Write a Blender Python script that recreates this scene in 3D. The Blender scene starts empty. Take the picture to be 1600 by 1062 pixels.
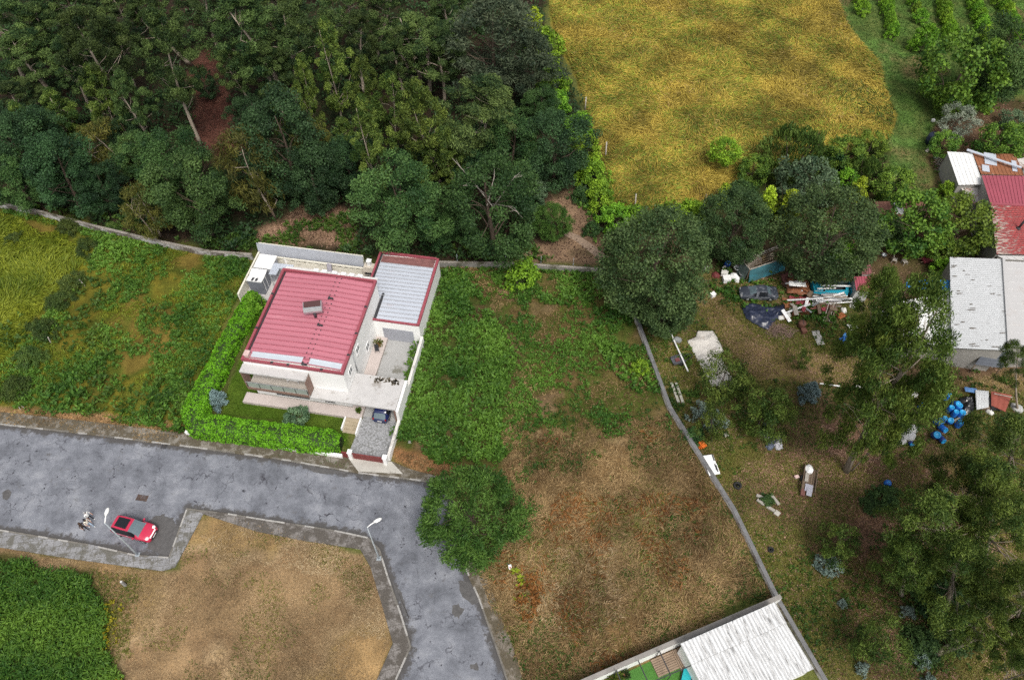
import bpy, bmesh, math, random
import numpy as np
from mathutils import Vector, Matrix, noise as mnoise

SC = bpy.context.scene
COL = SC.collection
R = math.radians
# ---------------------------------------------------------------- camera, sky, sun, exposure
F_PX, PITCH, CAM_H = 1200.0, 53.2, 70.0
cam = bpy.data.cameras.new('camera'); camo = bpy.data.objects.new('camera', cam); COL.objects.link(camo)
camo.location = (0, 0, CAM_H); camo.rotation_euler = (R(90 - PITCH), 0, 0)
cam.sensor_width = 36; cam.lens = F_PX / 1600 * 36; cam.clip_end = 6000; cam.clip_start = 1
SC.camera = camo
SUN_EL, SUN_AZ = 58.0, 160.0          # azimuth clockwise from +y (the view direction)
W = bpy.data.worlds.new('World'); SC.world = W; W.use_nodes = True
wn = W.node_tree.nodes; wl = W.node_tree.links
bg = wn['Background']; sky = wn.new('ShaderNodeTexSky'); sky.sky_type = 'NISHITA'; sky.sun_disc = False
sky.sun_elevation = R(SUN_EL); sky.sun_rotation = R(SUN_AZ); sky.dust_density = 5.0; sky.air_density = 1.0; sky.ozone_density = 1.0
hs = wn.new('ShaderNodeHueSaturation'); hs.inputs['Saturation'].default_value = 0.22
wl.new(sky.outputs[0], hs.inputs['Color']); wl.new(hs.outputs[0], bg.inputs['Color']); bg.inputs['Strength'].default_value = 0.125
sl = bpy.data.lights.new('sun', 'SUN'); sl.energy = 1.5; sl.angle = R(14); sl.color = (1.0, 0.94, 0.84)
so = bpy.data.objects.new('sun', sl); COL.objects.link(so)
_sd = Vector((math.sin(R(SUN_AZ)) * math.cos(R(SUN_EL)), math.cos(R(SUN_AZ)) * math.cos(R(SUN_EL)), math.sin(R(SUN_EL))))
so.rotation_euler = _sd.to_track_quat('Z', 'Y').to_euler(); so.location = (0, -20, 120)
SC.view_settings.view_transform = 'Standard'; SC.view_settings.look = 'None'
SC.view_settings.exposure = 0.48; SC.view_settings.gamma = 1.0
SC.render.engine = 'CYCLES'
SC.cycles.use_denoising = False
SC.cycles.max_bounces = 6; SC.cycles.diffuse_bounces = 3; SC.cycles.glossy_bounces = 2
SC.cycles.transmission_bounces = 3; SC.cycles.transparent_max_bounces = 6

# ---------------------------------------------------------------- measuring: photo pixel -> point at height z
_c, _s = math.cos(R(PITCH)), math.sin(R(PITCH))
def at(px, py, z=0.0):
    x = (px - 800) / F_PX; y = -(py - 531) / F_PX
    d = Vector((x, _c + y * _s, -_s + y * _c)); t = (z - CAM_H) / d.z
    return Vector((0, 0, CAM_H)) + d * t
def depth(p):
    return p[1] * _c - (p[2] - CAM_H) * _s
def proj(p):
    d = depth(p); return 800 + F_PX * p[0] / d, 531 - F_PX * (p[1] * _s + (p[2] - CAM_H) * _c) / d
def poly(pts, z=0.0):
    return [at(x, y, z) for x, y in pts]

# ---------------------------------------------------------------- materials
MATS = {}
def _nt(name):
    m = bpy.data.materials.new(name); m.use_nodes = True
    nt = m.node_tree; return m, nt, nt.nodes, nt.links, nt.nodes['Principled BSDF']
def ramp(nodes, stops, interp='LINEAR'):
    r = nodes.new('ShaderNodeValToRGB'); cr = r.color_ramp; cr.interpolation = interp
    while len(cr.elements) < len(stops): cr.elements.new(0.5)
    for e, (p, c) in zip(cr.elements, stops):
        e.position = p; e.color = (*c, 1) if len(c) == 3 else c
    return r
def mul(c, k): return tuple(min(1, v * k) for v in c)
def mat(name, col, rough=0.7, metal=0.0, var=0.15, scale=1.5, bump=0.0, stain=None, stain_scale=0.6, stain_amt=0.5, stretch=None, spec=0.4, coat=0.0, fine=12.0):
    """plain painted / stone / metal surface: colour wanders by noise, optional stains of another colour, fine bump"""
    if name in MATS: return MATS[name]
    m, nt, N, L, P = _nt(name)
    tc = N.new('ShaderNodeTexCoord'); mp = N.new('ShaderNodeMapping'); L.new(tc.outputs['Object'], mp.inputs[0])
    if stretch: mp.inputs['Scale'].default_value = stretch
    n1 = N.new('ShaderNodeTexNoise'); n1.inputs['Scale'].default_value = scale; n1.inputs['Detail'].default_value = 8; n1.inputs['Roughness'].default_value = 0.65
    L.new(mp.outputs[0], n1.inputs['Vector'])
    r1 = ramp(N, [(0.25, mul(col, 1 - var)), (0.5, col), (0.75, mul(col, 1 + var))]); L.new(n1.outputs[0], r1.inputs[0])
    out = r1.outputs[0]
    if stain:
        n2 = N.new('ShaderNodeTexNoise'); n2.inputs['Scale'].default_value = stain_scale; n2.inputs['Detail'].default_value = 10; n2.inputs['Roughness'].default_value = 0.7
        L.new(mp.outputs[0], n2.inputs['Vector'])
        a = 0.72 - 0.36 * stain_amt
        r2 = ramp(N, [(a, (0, 0, 0)), (min(1, a + 0.1), (1, 1, 1))]); L.new(n2.outputs[0], r2.inputs[0])
        mx = N.new('ShaderNodeMixRGB'); L.new(r2.outputs[0], mx.inputs[0]); L.new(out, mx.inputs[1]); mx.inputs[2].default_value = (*stain, 1)
        out = mx.outputs[0]
    L.new(out, P.inputs['Base Color'])
    P.inputs['Roughness'].default_value = rough; P.inputs['Metallic'].default_value = metal
    P.inputs['Specular IOR Level'].default_value = spec; P.inputs['Coat Weight'].default_value = coat
    if bump:
        n3 = N.new('ShaderNodeTexNoise'); n3.inputs['Scale'].default_value = fine; n3.inputs['Detail'].default_value = 6
        L.new(tc.outputs['Object'], n3.inputs['Vector'])
        b = N.new('ShaderNodeBump'); b.inputs['Strength'].default_value = bump; b.inputs['Distance'].default_value = 0.05
        L.new(n3.outputs[0], b.inputs['Height']); L.new(b.outputs[0], P.inputs['Normal'])
    MATS[name] = m; return m
LK = 1.0
def leafmat(name, dark, light, rnd=0.25, transl=0.25, hue=0.03, rough=0.6, dead=None):
    """leaf colour by the mesh attribute 'tint' (each leaf's own), a little different for every plant"""
    if name in MATS: return MATS[name]
    dark, light = mul(dark, LK), mul(light, LK)
    m, nt, N, L, P = _nt(name)
    a = N.new('ShaderNodeAttribute'); a.attribute_name = 'tint'
    st = [(0.0, dark), (1.0, light)]
    if dead: st = [(0.0, dark), (0.86, light), (0.94, dead)]
    r = ramp(N, st); L.new(a.outputs['Fac'], r.inputs[0])
    oi = N.new('ShaderNodeObjectInfo')
    h = N.new('ShaderNodeHueSaturation'); L.new(r.outputs[0], h.inputs['Color'])
    mr = N.new('ShaderNodeMapRange'); L.new(oi.outputs['Random'], mr.inputs[0]); mr.inputs[3].default_value = 1 - rnd; mr.inputs[4].default_value = 1 + rnd
    L.new(mr.outputs[0], h.inputs['Value'])
    m2 = N.new('ShaderNodeMath'); m2.operation = 'MULTIPLY'; m2.inputs[1].default_value = 7.31; L.new(oi.outputs['Random'], m2.inputs[0])
    m3 = N.new('ShaderNodeMath'); m3.operation = 'FRACT'; L.new(m2.outputs[0], m3.inputs[0])
    mh = N.new('ShaderNodeMapRange'); L.new(m3.outputs[0], mh.inputs[0]); mh.inputs[3].default_value = 0.5 - hue; mh.inputs[4].default_value = 0.5 + hue
    L.new(mh.outputs[0], h.inputs['Hue'])
    L.new(h.outputs[0], P.inputs['Base Color']); P.inputs['Roughness'].default_value = rough; P.inputs['Specular IOR Level'].default_value = 0.25
    t = N.new('ShaderNodeBsdfTranslucent'); L.new(h.outputs[0], t.inputs['Color'])
    mx = N.new('ShaderNodeMixShader'); mx.inputs[0].default_value = transl
    L.new(P.outputs[0], mx.inputs[1]); L.new(t.outputs[0], mx.inputs[2])
    L.new(mx.outputs[0], N['Material Output'].inputs['Surface'])
    MATS[name] = m; return m
def glass(name, col=(0.05, 0.07, 0.08), rough=0.08):
    return mat(name, col, rough=rough, var=0.1, spec=0.8)

# ---------------------------------------------------------------- mesh helpers
class MB:
    def __init__(s): s.v = []; s.f = []; s.mi = []; s.m = 0; s.sm = []; s.smooth = False
    def add(s, vs, fs):
        o = len(s.v); s.v += [tuple(v) for v in vs]
        for f in fs: s.f.append(tuple(i + o for i in f)); s.mi.append(s.m); s.sm.append(s.smooth)
        return s
    def box(s, c, size, rz=0.0, taper=1.0, rx=0.0, ry=0.0):
        x, y, z = (q / 2 for q in size); M = Matrix.Translation(c) @ Matrix.Rotation(rz, 4, 'Z') @ Matrix.Rotation(ry, 4, 'Y') @ Matrix.Rotation(rx, 4, 'X')
        t = taper
        vs = [(-x, -y, -z), (x, -y, -z), (x, y, -z), (-x, y, -z), (-x * t, -y * t, z), (x * t, -y * t, z), (x * t, y * t, z), (-x * t, y * t, z)]
        return s.add([M @ Vector(v) for v in vs], [(0, 3, 2, 1), (4, 5, 6, 7), (0, 1, 5, 4), (1, 2, 6, 5), (2, 3, 7, 6), (3, 0, 4, 7)])
    def bx(s, x0, x1, y0, y1, z0, z1):
        return s.box(((x0 + x1) / 2, (y0 + y1) / 2, (z0 + z1) / 2), (x1 - x0, y1 - y0, z1 - z0))
    def beam(s, p, q, w, h=None, up=(0, 0, 1)):
        p, q = Vector(p), Vector(q); h = h or w; d = (q - p).normalized(); u = Vector(up)
        if abs(d.dot(u)) > 0.98: u = Vector((1, 0, 0))
        a = d.cross(u).normalized() * (w / 2); b = a.cross(d).normalized() * (h / 2)
        vs = [p - a - b, p + a - b, p + a + b, p - a + b, q - a - b, q + a - b, q + a + b, q - a + b]
        return s.add(vs, [(0, 1, 2, 3), (7, 6, 5, 4), (0, 4, 5, 1), (1, 5, 6, 2), (2, 6, 7, 3), (3, 7, 4, 0)])
    def prism(s, pts, z0, z1):
        n = len(pts)
        a = sum(pts[i][0] * pts[(i + 1) % n][1] - pts[(i + 1) % n][0] * pts[i][1] for i in range(n))
        if a < 0: pts = pts[::-1]
        vs = [(p[0], p[1], z0) for p in pts] + [(p[0], p[1], z1) for p in pts]
        return s.add(vs, [tuple(range(n))[::-1], tuple(range(n, 2 * n))] + [(i, (i + 1) % n, n + (i + 1) % n, n + i) for i in range(n)])
    def tube(s, pts, rs, n=8, cap=True):
        pts = [Vector(p) for p in pts]
        if not hasattr(rs, '__len__'): rs = [rs] * len(pts)
        ring = []; prev = None
        for i, p in enumerate(pts):
            d = (pts[min(i + 1, len(pts) - 1)] - pts[max(i - 1, 0)]).normalized()
            u = Vector((0, 0, 1)) if abs(d.z) < 0.9 else Vector((1, 0, 0))
            if prev is not None: u = prev
            a = (u - d * u.dot(d)).normalized(); b = d.cross(a); prev = a
            ring.append([p + (a * math.cos(2 * math.pi * k / n) + b * math.sin(2 * math.pi * k / n)) * rs[i] for k in range(n)])
        vs = [v for r in ring for v in r]; fs = []
        for i in range(len(pts) - 1):
            for k in range(n):
                k2 = (k + 1) % n; fs.append((i * n + k, i * n + k2, (i + 1) * n + k2, (i + 1) * n + k))
        if cap: fs += [tuple(range(n))[::-1], tuple(range((len(pts) - 1) * n, len(pts) * n))]
        o = s.smooth; s.smooth = True; s.add(vs, fs); s.smooth = o; return s
    def lathe(s, c, prof, n=16, M=None):
        """prof: (r, z) pairs about a vertical axis at c"""
        vs = []; fs = []
        for r, z in prof:
            for k in range(n):
                v = Vector((r * math.cos(2 * math.pi * k / n), r * math.sin(2 * math.pi * k / n), z))
                if M: v = M @ v
                vs.append(v + Vector(c))
        for i in range(len(prof) - 1):
            for k in range(n): k2 = (k + 1) % n; fs.append((i * n + k, i * n + k2, (i + 1) * n + k2, (i + 1) * n + k))
        fs += [tuple(range(n))[::-1], tuple(range((len(prof) - 1) * n, len(prof) * n))]
        o = s.smooth; s.smooth = True; s.add(vs, fs); s.smooth = o; return s
    def build(s, name, mats, parent=None, loc=None, rz=0.0, bevel=0.0):
        me = bpy.data.meshes.new(name); me.from_pydata(s.v, [], s.f)
        for m in (mats if isinstance(mats, (list, tuple)) else [mats]): me.materials.append(m)
        me.polygons.foreach_set('material_index', s.mi); me.polygons.foreach_set('use_smooth', s.sm); me.update()
        o = bpy.data.objects.new(name, me); COL.objects.link(o)
        if parent: o.parent = parent
        if loc is not None: o.location = loc
        if rz: o.rotation_euler.z = rz
        if bevel:
            b = o.modifiers.new('bevel', 'BEVEL'); b.width = bevel; b.segments = 2; b.limit_method = 'ANGLE'
        return o
def tag(o, label=None, cat=None, group=None, kind=None):
    if label: o['label'] = label
    if cat: o['category'] = cat
    if group: o['group'] = group
    if kind: o['kind'] = kind
    return o
def thing(name, label, cat, loc=(0, 0, 0), rz=0.0, group=None):
    o = bpy.data.objects.new(name, None); COL.objects.link(o); o.location = loc; o.rotation_euler = (0, 0, rz); o.empty_display_size = 0.3
    return tag(o, label, cat, group)
def dup(root, loc, rz=0.0, label=None, scale=None, group=None):
    r = root.copy(); COL.objects.link(r); r.location = loc; r.rotation_euler = (0, 0, rz)
    if scale is not None: r.scale = scale if hasattr(scale, '__len__') else (scale,) * 3
    if label: r['label'] = label
    if group: r['group'] = group
    for ch in list(root.children):
        c = ch.copy(); COL.objects.link(c); c.parent = r
        for g in list(ch.children):
            d = g.copy(); COL.objects.link(d); d.parent = c
    return r
def sheet(mb, A, B, C, D, ribs, amp=0.03, thick=0.03, prof='box', nl=1, seam=0):
    """a corrugated or standing-seam sheet on four corners; the ribs run from edge AB to edge DC"""
    A, B, C, D = map(Vector, (A, B, C, D)); ts = []
    for i in range(ribs):
        if prof == 'box': ts += [(i + q, h) for q, h in ((0.0, 0), (0.74, 0), (0.80, 1), (0.94, 1))]
        elif prof == 'seam': ts += [(i + q, h) for q, h in ((0.0, 0), (0.9, 0), (0.92, 1), (0.98, 1))]
        else: ts += [(i + q / 6, 0.5 - 0.5 * math.cos(2 * math.pi * q / 6)) for q in range(6)]
    ts.append((ribs, 0)); n = len(ts)
    nrm = (B - A).cross(D - A).normalized()
    if nrm.z < 0: nrm = -nrm
    vs = []
    for j in range(nl + 1):
        w = j / nl
        for t, h in ts:
            t /= ribs; p = (A * (1 - t) + B * t) * (1 - w) + (D * (1 - t) + C * t) * w
            vs.append(p + nrm * h * amp)
    m = len(vs); vs += [v - nrm * thick for v in vs]; fs = []; sf = []
    for j in range(nl):
        for i in range(n - 1):
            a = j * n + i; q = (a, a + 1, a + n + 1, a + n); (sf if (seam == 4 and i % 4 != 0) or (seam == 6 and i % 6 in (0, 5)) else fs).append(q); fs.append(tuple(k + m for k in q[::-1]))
    for i in range(n - 1):
        fs.append((i, i + m, i + 1 + m, i + 1)); a = nl * n + i; fs.append((a, a + 1, a + 1 + m, a + m))
    for j in range(nl):
        a = j * n; fs.append((a, a + n, a + n + m, a + m)); b = a + n - 1; fs.append((b, b + m, b + n + m, b + n))
    mb.add(vs, fs)
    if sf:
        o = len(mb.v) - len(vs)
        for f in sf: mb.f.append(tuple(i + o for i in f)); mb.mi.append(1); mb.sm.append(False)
    return mb

def npmesh(name, V, quads, tint=None, mats=None, tris=None, smooth=False):
    me = bpy.data.meshes.new(name); V = np.asarray(V, np.float32).reshape(-1, 3); Q = np.asarray(quads, np.int32).reshape(-1, 4)
    me.vertices.add(len(V)); me.vertices.foreach_set('co', V.ravel())
    me.loops.add(Q.size); me.loops.foreach_set('vertex_index', Q.ravel())
    me.polygons.add(len(Q)); me.polygons.foreach_set('loop_start', np.arange(0, Q.size, 4, dtype=np.int32))
    if smooth: me.polygons.foreach_set('use_smooth', np.ones(len(Q), bool))
    if tint is not None:
        a = me.attributes.new('tint', 'FLOAT', 'POINT'); a.data.foreach_set('value', np.asarray(tint, np.float32))
    for m in (mats or []): me.materials.append(m)
    me.update(calc_edges=True); return me
def meshobj(name, me, parent=None):
    o = bpy.data.objects.new(name, me); COL.objects.link(o)
    if parent: o.parent = parent
    return o
def unit(a): return a / (np.linalg.norm(a, axis=-1, keepdims=True) + 1e-9)
def leaves(C, D, Nn, L, Wd, bend=0.0):
    """rhombic leaves: centre C, direction D, rough normal Nn, length L, width Wd -> verts, quads"""
    D = unit(D); S = unit(np.cross(D, Nn)); L = np.asarray(L).reshape(-1, 1) * np.ones((len(C), 1)); Wd = np.asarray(Wd).reshape(-1, 1) * np.ones((len(C), 1))
    up = np.cross(S, D)
    a = C - D * L * 0.5; b = C - D * L * 0.05 + S * Wd * 0.5 + up * L * 0.06; c = C + D * L * 0.5 - up * L * bend; d = C - D * L * 0.05 - S * Wd * 0.5 + up * L * 0.06
    V = np.stack([a, b, c, d], 1).reshape(-1, 3); Q = np.arange(len(V)).reshape(-1, 4)
    return V, Q
# fast value noise
_rng = np.random.default_rng(7); _T = _rng.random((256, 256))
def vnoise(x, y, s):
    x = np.asarray(x) / s; y = np.asarray(y) / s; xi = np.floor(x).astype(int); yi = np.floor(y).astype(int); fx = x - xi; fy = y - yi
    fx = fx * fx * (3 - 2 * fx); fy = fy * fy * (3 - 2 * fy); g = lambda i, j: _T[i & 255, j & 255]
    return (g(xi, yi) * (1 - fx) + g(xi + 1, yi) * fx) * (1 - fy) + (g(xi, yi + 1) * (1 - fx) + g(xi + 1, yi + 1) * fx) * fy
def fbm(x, y, s, o=4):
    t = 0; a = 0.5; 
    for k in range(o): t = t + a * vnoise(np.asarray(x) + 17.3 * k, np.asarray(y) - 9.1 * k, s / 2 ** k); a *= 0.5
    return t / (1 - 0.5 ** o)
def sdist(P, x, y):
    """signed distance to a polygon (positive inside), vectorised"""
    P = np.array([[p[0], p[1]] for p in P]); x = np.asarray(x, float); y = np.asarray(y, float)
    d = np.full(x.shape, 1e9); ins = np.zeros(x.shape, bool); n = len(P)
    for i in range(n):
        ax, ay = P[i]; bx_, by_ = P[(i + 1) % n]; ex, ey = bx_ - ax, by_ - ay
        t = np.clip(((x - ax) * ex + (y - ay) * ey) / (ex * ex + ey * ey + 1e-12), 0, 1)
        d = np.minimum(d, np.hypot(x - ax - t * ex, y - ay - t * ey))
        c = ((ay > y) != (by_ > y)); xx = ex * (y - ay) / (ey if abs(ey) > 1e-12 else 1e-12) + ax
        ins ^= c & (x < xx)
    return np.where(ins, d, -d)
def sample(P, dens, rng):
    """random points in a polygon, dens per square metre"""
    A = np.array([[p[0], p[1]] for p in P]); lo = A.min(0); hi = A.max(0); n = int((hi - lo).prod() * dens)
    q = lo + rng.random((n, 2)) * (hi - lo); return q[sdist(P, q[:, 0], q[:, 1]) > 0]
# ================================================================ GROUND
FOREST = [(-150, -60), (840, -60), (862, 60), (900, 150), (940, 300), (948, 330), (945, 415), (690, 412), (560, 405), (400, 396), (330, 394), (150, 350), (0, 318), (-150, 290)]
CLEARING = [(318, 60), (345, 95), (350, 150), (372, 190), (392, 235), (330, 245), (312, 215), (300, 150), (296, 100)]
BEHIND = [(455, 330), (520, 318), (556, 335), (560, 388), (470, 385), (395, 382), (400, 365), (440, 350)]
DIRTWAY = [(845, 290), (900, 300), (925, 345), (948, 385), (944, 415), (800, 413), (830, 380), (870, 360), (850, 320)]
HAY = [(845, -60), (1292, -60), (1322, 40), (1372, 100), (1395, 180), (1388, 215), (1340, 240), (1200, 262), (1130, 300), (1100, 322), (990, 325), (955, 310), (935, 230), (905, 130), (868, 50)]
GREENW = [(1292, -60), (1800, -60), (1800, 150), (1600, 150), (1500, 165), (1462, 190), (1450, 250), (1455, 325), (1380, 330), (1388, 215), (1395, 180), (1372, 100), (1322, 40)]
SOIL = [(1455, 200), (1500, 165), (1800, 150), (1800, 620), (1390, 600), (1360, 480), (1330, 430), (1355, 330), (1455, 325)]
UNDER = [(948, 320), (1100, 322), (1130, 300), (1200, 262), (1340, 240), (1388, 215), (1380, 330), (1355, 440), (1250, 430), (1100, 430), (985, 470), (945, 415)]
MIDTOP = [(690, 415), (945, 420), (990, 480), (1045, 640), (1060, 670), (900, 690), (800, 700), (780, 735), (690, 742), (608, 715), (640, 560)]
WEEDY = [(688, 425), (735, 440), (775, 500), (808, 560), (785, 640), (790, 720), (690, 735), (612, 690), (640, 560)]
DRY = [(800, 690), (900, 680), (1055, 650), (1145, 795), (1210, 940), (1060, 1000), (920, 1068), (800, 1080), (770, 960), (745, 890), (780, 800), (785, 735)]
LEFTLOT = [(-100, 300), (0, 322), (150, 355), (330, 398), (398, 402), (385, 440), (300, 620), (300, 680), (150, 655), (-100, 640)]
LEFTFIELD = [(-150, 310), (0, 335), (120, 365), (150, 385), (110, 440), (60, 500), (0, 570), (-150, 640)]
VERGE = [(-100, 632), (60, 637), (160, 648), (290, 664), (320, 682), (320, 690), (150, 672), (-100, 655)]
VERGE2 = [(608, 708), (660, 712), (705, 722), (715, 742), (690, 752), (612, 730)]
DIRTLOT = [(300, 800), (360, 806), (480, 845), (570, 862), (600, 940), (618, 1005), (592, 1080), (150, 1080), (190, 960), (130, 900), (-50, 880), (-50, 850), (250, 892), (280, 888)]
BRACKEN = [(-60, 876), (55, 878), (100, 895), (140, 900), (150, 935), (175, 960), (172, 1010), (205, 1090), (-60, 1090)]
YARD = [(985, 470), (1100, 430), (1250, 430), (1360, 440), (1390, 600), (1800, 620), (1800, 1150), (1310, 1090), (1210, 940), (1145, 795), (1045, 640), (992, 490)]
LITTER = [(1215, 620), (1330, 610), (1470, 660), (1520, 800), (1520, 1080), (1340, 1080), (1290, 900), (1220, 800), (1120, 740), (1190, 660)]
TRACK = [(1075, 470), (1110, 465), (1170, 520), (1225, 550), (1330, 560), (1420, 590), (1620, 575), (1620, 612), (1500, 612), (1350, 600), (1180, 590), (1120, 520)]
VERGE3 = [(745, 885), (800, 890), (830, 960), (850, 1080), (792, 1080), (770, 960)]
LAWN = [(400, 470), (385, 540), (350, 620), (345, 650), (420, 655), (545, 700), (545, 650), (480, 600), (440, 480)]
C = lambda *a: tuple(a)
ZONES = [  # outline, softness, ragged edge, colours (noise picks among them), noise size
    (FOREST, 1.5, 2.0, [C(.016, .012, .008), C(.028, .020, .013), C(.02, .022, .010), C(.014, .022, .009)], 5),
    (CLEARING, 2.5, 2.0, [C(.065, .027, .021), C(.085, .037, .027), C(.05, .022, .017)], 3),
    (BEHIND, 2.0, 2.0, [C(.15, .095, .060), C(.20, .13, .085), C(.10, .07, .035)], 3),
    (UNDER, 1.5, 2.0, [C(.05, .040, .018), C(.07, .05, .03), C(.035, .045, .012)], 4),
    (DIRTWAY, 1.5, 1.5, [C(.13, .085, .055), C(.19, .125, .08), C(.085, .065, .035)], 3),
    (GREENW, 1.0, 1.2, [C(.062, .115, .024), C(.085, .110, .030), C(.068, .130, .028), C(.13, .105, .045)], 7),
    (SOIL, 1.5, 2.0, [C(.075, .048, .030), C(.10, .062, .038), C(.06, .05, .02)], 5),
    (HAY, 0.5, 1.0, [C(.15, .118, .020), C(.19, .145, .026), C(.11, .115, .016), C(.17, .115, .022)], 5),
    (LEFTLOT, 1.0, 1.0, [C(.075, .082, .012), C(.115, .100, .014), C(.055, .072, .010), C(.12, .09, .02)], 5),
    (LEFTFIELD, 2.0, 3.0, [C(.10, .125, .010), C(.08, .11, .010), C(.13, .13, .012)], 6),
    (MIDTOP, 1.0, 1.0, [C(.085, .060, .024), C(.062, .060, .016), C(.050, .070, .013), C(.075, .062, .02), C(.13, .09, .048)], 4),
    (WEEDY, 2.5, 3.0, [C(.05, .05, .014), C(.04, .055, .012), C(.09, .06, .03)], 4),
    (YARD, 1.0, 1.5, [C(.085, .082, .022), C(.115, .098, .030), C(.062, .075, .015), C(.13, .10, .038)], 6),
    (LITTER, 5.0, 5.0, [C(.13, .075, .048), C(.16, .095, .062), C(.10, .06, .03)], 4),
    (TRACK, 2.5, 2.0, [C(.14, .105, .040), C(.115, .095, .030), C(.175, .125, .055)], 4),
    (DRY, 2.5, 3.5, [C(.155, .098, .044), C(.215, .148, .072), C(.10, .060, .025), C(.255, .185, .10), C(.11, .085, .028)], 5),
    (VERGE, 0.7, 0.7, [C(.22, .12, .055), C(.26, .16, .08), C(.16, .10, .04)], 3),
    (VERGE2, 0.8, 1.0, [C(.25, .135, .065), C(.20, .10, .045)], 3),
    (VERGE3, 1.2, 1.2, [C(.22, .155, .085), C(.26, .19, .11), C(.14, .10, .045)], 3),
    (DIRTLOT, 0.6, 0.7, [C(.215, .145, .078), C(.175, .115, .062), C(.245, .175, .10), C(.185, .130, .058), C(.225, .148, .070)], 6),
    (BRACKEN, 1.0, 1.2, [C(.035, .045, .010), C(.05, .05, .015)], 3),
    (LAWN, 0.2, 0.1, [C(.045, .085, .008), C(.06, .095, .012)], 3),
]
def build_ground():
    def axis(lo, hi, st, far):
        a = list(np.arange(lo, hi + st, st)); k = st; p = a[-1]
        while p < far: k *= 1.35; p += k; a.append(p)
        k = st; p = a[0]; pre = []
        while p > -far: k *= 1.35; p -= k; pre.append(p)
        return np.array(pre[::-1] + a)
    xs = axis(-94, 94, 0.32, 3000); ys = axis(12, 130, 0.32, 3000)
    X, Y = np.meshgrid(xs, ys); x = X.ravel(); y = Y.ravel()
    col = np.ones((len(x), 3)) * np.array([.08, .09, .025])
    g1 = (fbm(x, y, 9) - 0.5)[:, None]
    col = col * (1 + g1)
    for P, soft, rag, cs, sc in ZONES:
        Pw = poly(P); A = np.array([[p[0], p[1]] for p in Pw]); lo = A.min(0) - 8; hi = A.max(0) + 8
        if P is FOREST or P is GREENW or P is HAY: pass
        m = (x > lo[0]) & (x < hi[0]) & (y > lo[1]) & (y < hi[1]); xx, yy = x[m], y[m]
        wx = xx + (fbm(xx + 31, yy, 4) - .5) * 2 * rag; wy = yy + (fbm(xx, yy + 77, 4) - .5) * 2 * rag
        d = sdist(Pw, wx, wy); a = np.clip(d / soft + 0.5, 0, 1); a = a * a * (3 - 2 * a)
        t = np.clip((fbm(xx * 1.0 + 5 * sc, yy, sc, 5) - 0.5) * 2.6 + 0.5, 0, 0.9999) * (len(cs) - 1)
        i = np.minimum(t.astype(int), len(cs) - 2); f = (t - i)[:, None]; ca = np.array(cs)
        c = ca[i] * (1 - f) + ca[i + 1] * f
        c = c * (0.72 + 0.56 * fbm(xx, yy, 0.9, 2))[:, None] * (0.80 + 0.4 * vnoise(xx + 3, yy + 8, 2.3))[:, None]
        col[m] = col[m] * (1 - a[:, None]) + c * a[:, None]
    z = (fbm(x, y, 2.5, 3) - .5) * 0.05; z = np.where((np.abs(x) > 94) | (y > 130) | (y < 12), -0.05, np.minimum(z, 0.0))
    nx, ny = len(xs), len(ys); idx = np.arange(nx * ny).reshape(ny, nx)
    Q = np.stack([idx[:-1, :-1], idx[:-1, 1:], idx[1:, 1:], idx[1:, :-1]], -1).reshape(-1, 4)
    me = npmesh('ground', np.stack([x, y, z], 1), Q, smooth=True)
    ca = me.color_attributes.new('albedo', 'FLOAT_COLOR', 'POINT')
    ca.data.foreach_set('color', np.concatenate([np.clip(col, 0, 1), np.ones((len(x), 1))], 1).astype(np.float32).ravel())
    m, nt, N, L, P = _nt('soil and turf')
    at_ = N.new('ShaderNodeAttribute'); at_.attribute_name = 'albedo'; tc = N.new('ShaderNodeTexCoord')
    n1 = N.new('ShaderNodeTexNoise'); n1.inputs['Scale'].default_value = 5.5; n1.inputs['Detail'].default_value = 10; n1.inputs['Roughness'].default_value = 0.75; L.new(tc.outputs['Object'], n1.inputs['Vector'])
    r = ramp(N, [(0.33, (0.34, 0.34, 0.35)), (0.5, (0.88, 0.88, 0.88)), (0.66, (1.0, 1.0, 1.0))]); L.new(n1.outputs[0], r.inputs[0])
    v = N.new('ShaderNodeTexVoronoi'); v.inputs['Scale'].default_value = 7.0; L.new(tc.outputs['Object'], v.inputs['Vector'])
    rv = ramp(N, [(0.0, (0.82, 0.82, 0.82)), (0.5, (1.0, 1.0, 1.0)), (1.0, (1.0, 0.97, 0.92))]); sx = N.new('ShaderNodeSeparateColor'); L.new(v.outputs['Color'], sx.inputs[0]); L.new(sx.outputs[0], rv.inputs[0])
    mx = N.new('ShaderNodeMixRGB'); mx.blend_type = 'MULTIPLY'; mx.inputs[0].default_value = 1; L.new(at_.outputs['Color'], mx.inputs[1]); L.new(r.outputs[0], mx.inputs[2])
    m2 = N.new('ShaderNodeMixRGB'); m2.blend_type = 'MULTIPLY'; m2.inputs[0].default_value = 1; L.new(mx.outputs[0], m2.inputs[1]); L.new(rv.outputs[0], m2.inputs[2])
    gain = N.new('ShaderNodeMixRGB'); gain.blend_type = 'MULTIPLY'; gain.inputs[0].default_value = 1; gain.inputs[2].default_value = (1.42, 1.42, 1.42, 1); L.new(m2.outputs[0], gain.inputs[1])
    L.new(gain.outputs[0], P.inputs['Base Color']); P.inputs['Roughness'].default_value = 0.95; P.inputs['Specular IOR Level'].default_value = 0.1
    b = N.new('ShaderNodeBump'); b.inputs['Strength'].default_value = 0.7; b.inputs['Distance'].default_value = 0.12; L.new(n1.outputs[0], b.inputs['Height']); L.new(b.outputs[0], P.inputs['Normal'])
    me.materials.append(m); o = meshobj('ground', me); tag(o, kind='structure')
build_ground()

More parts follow.
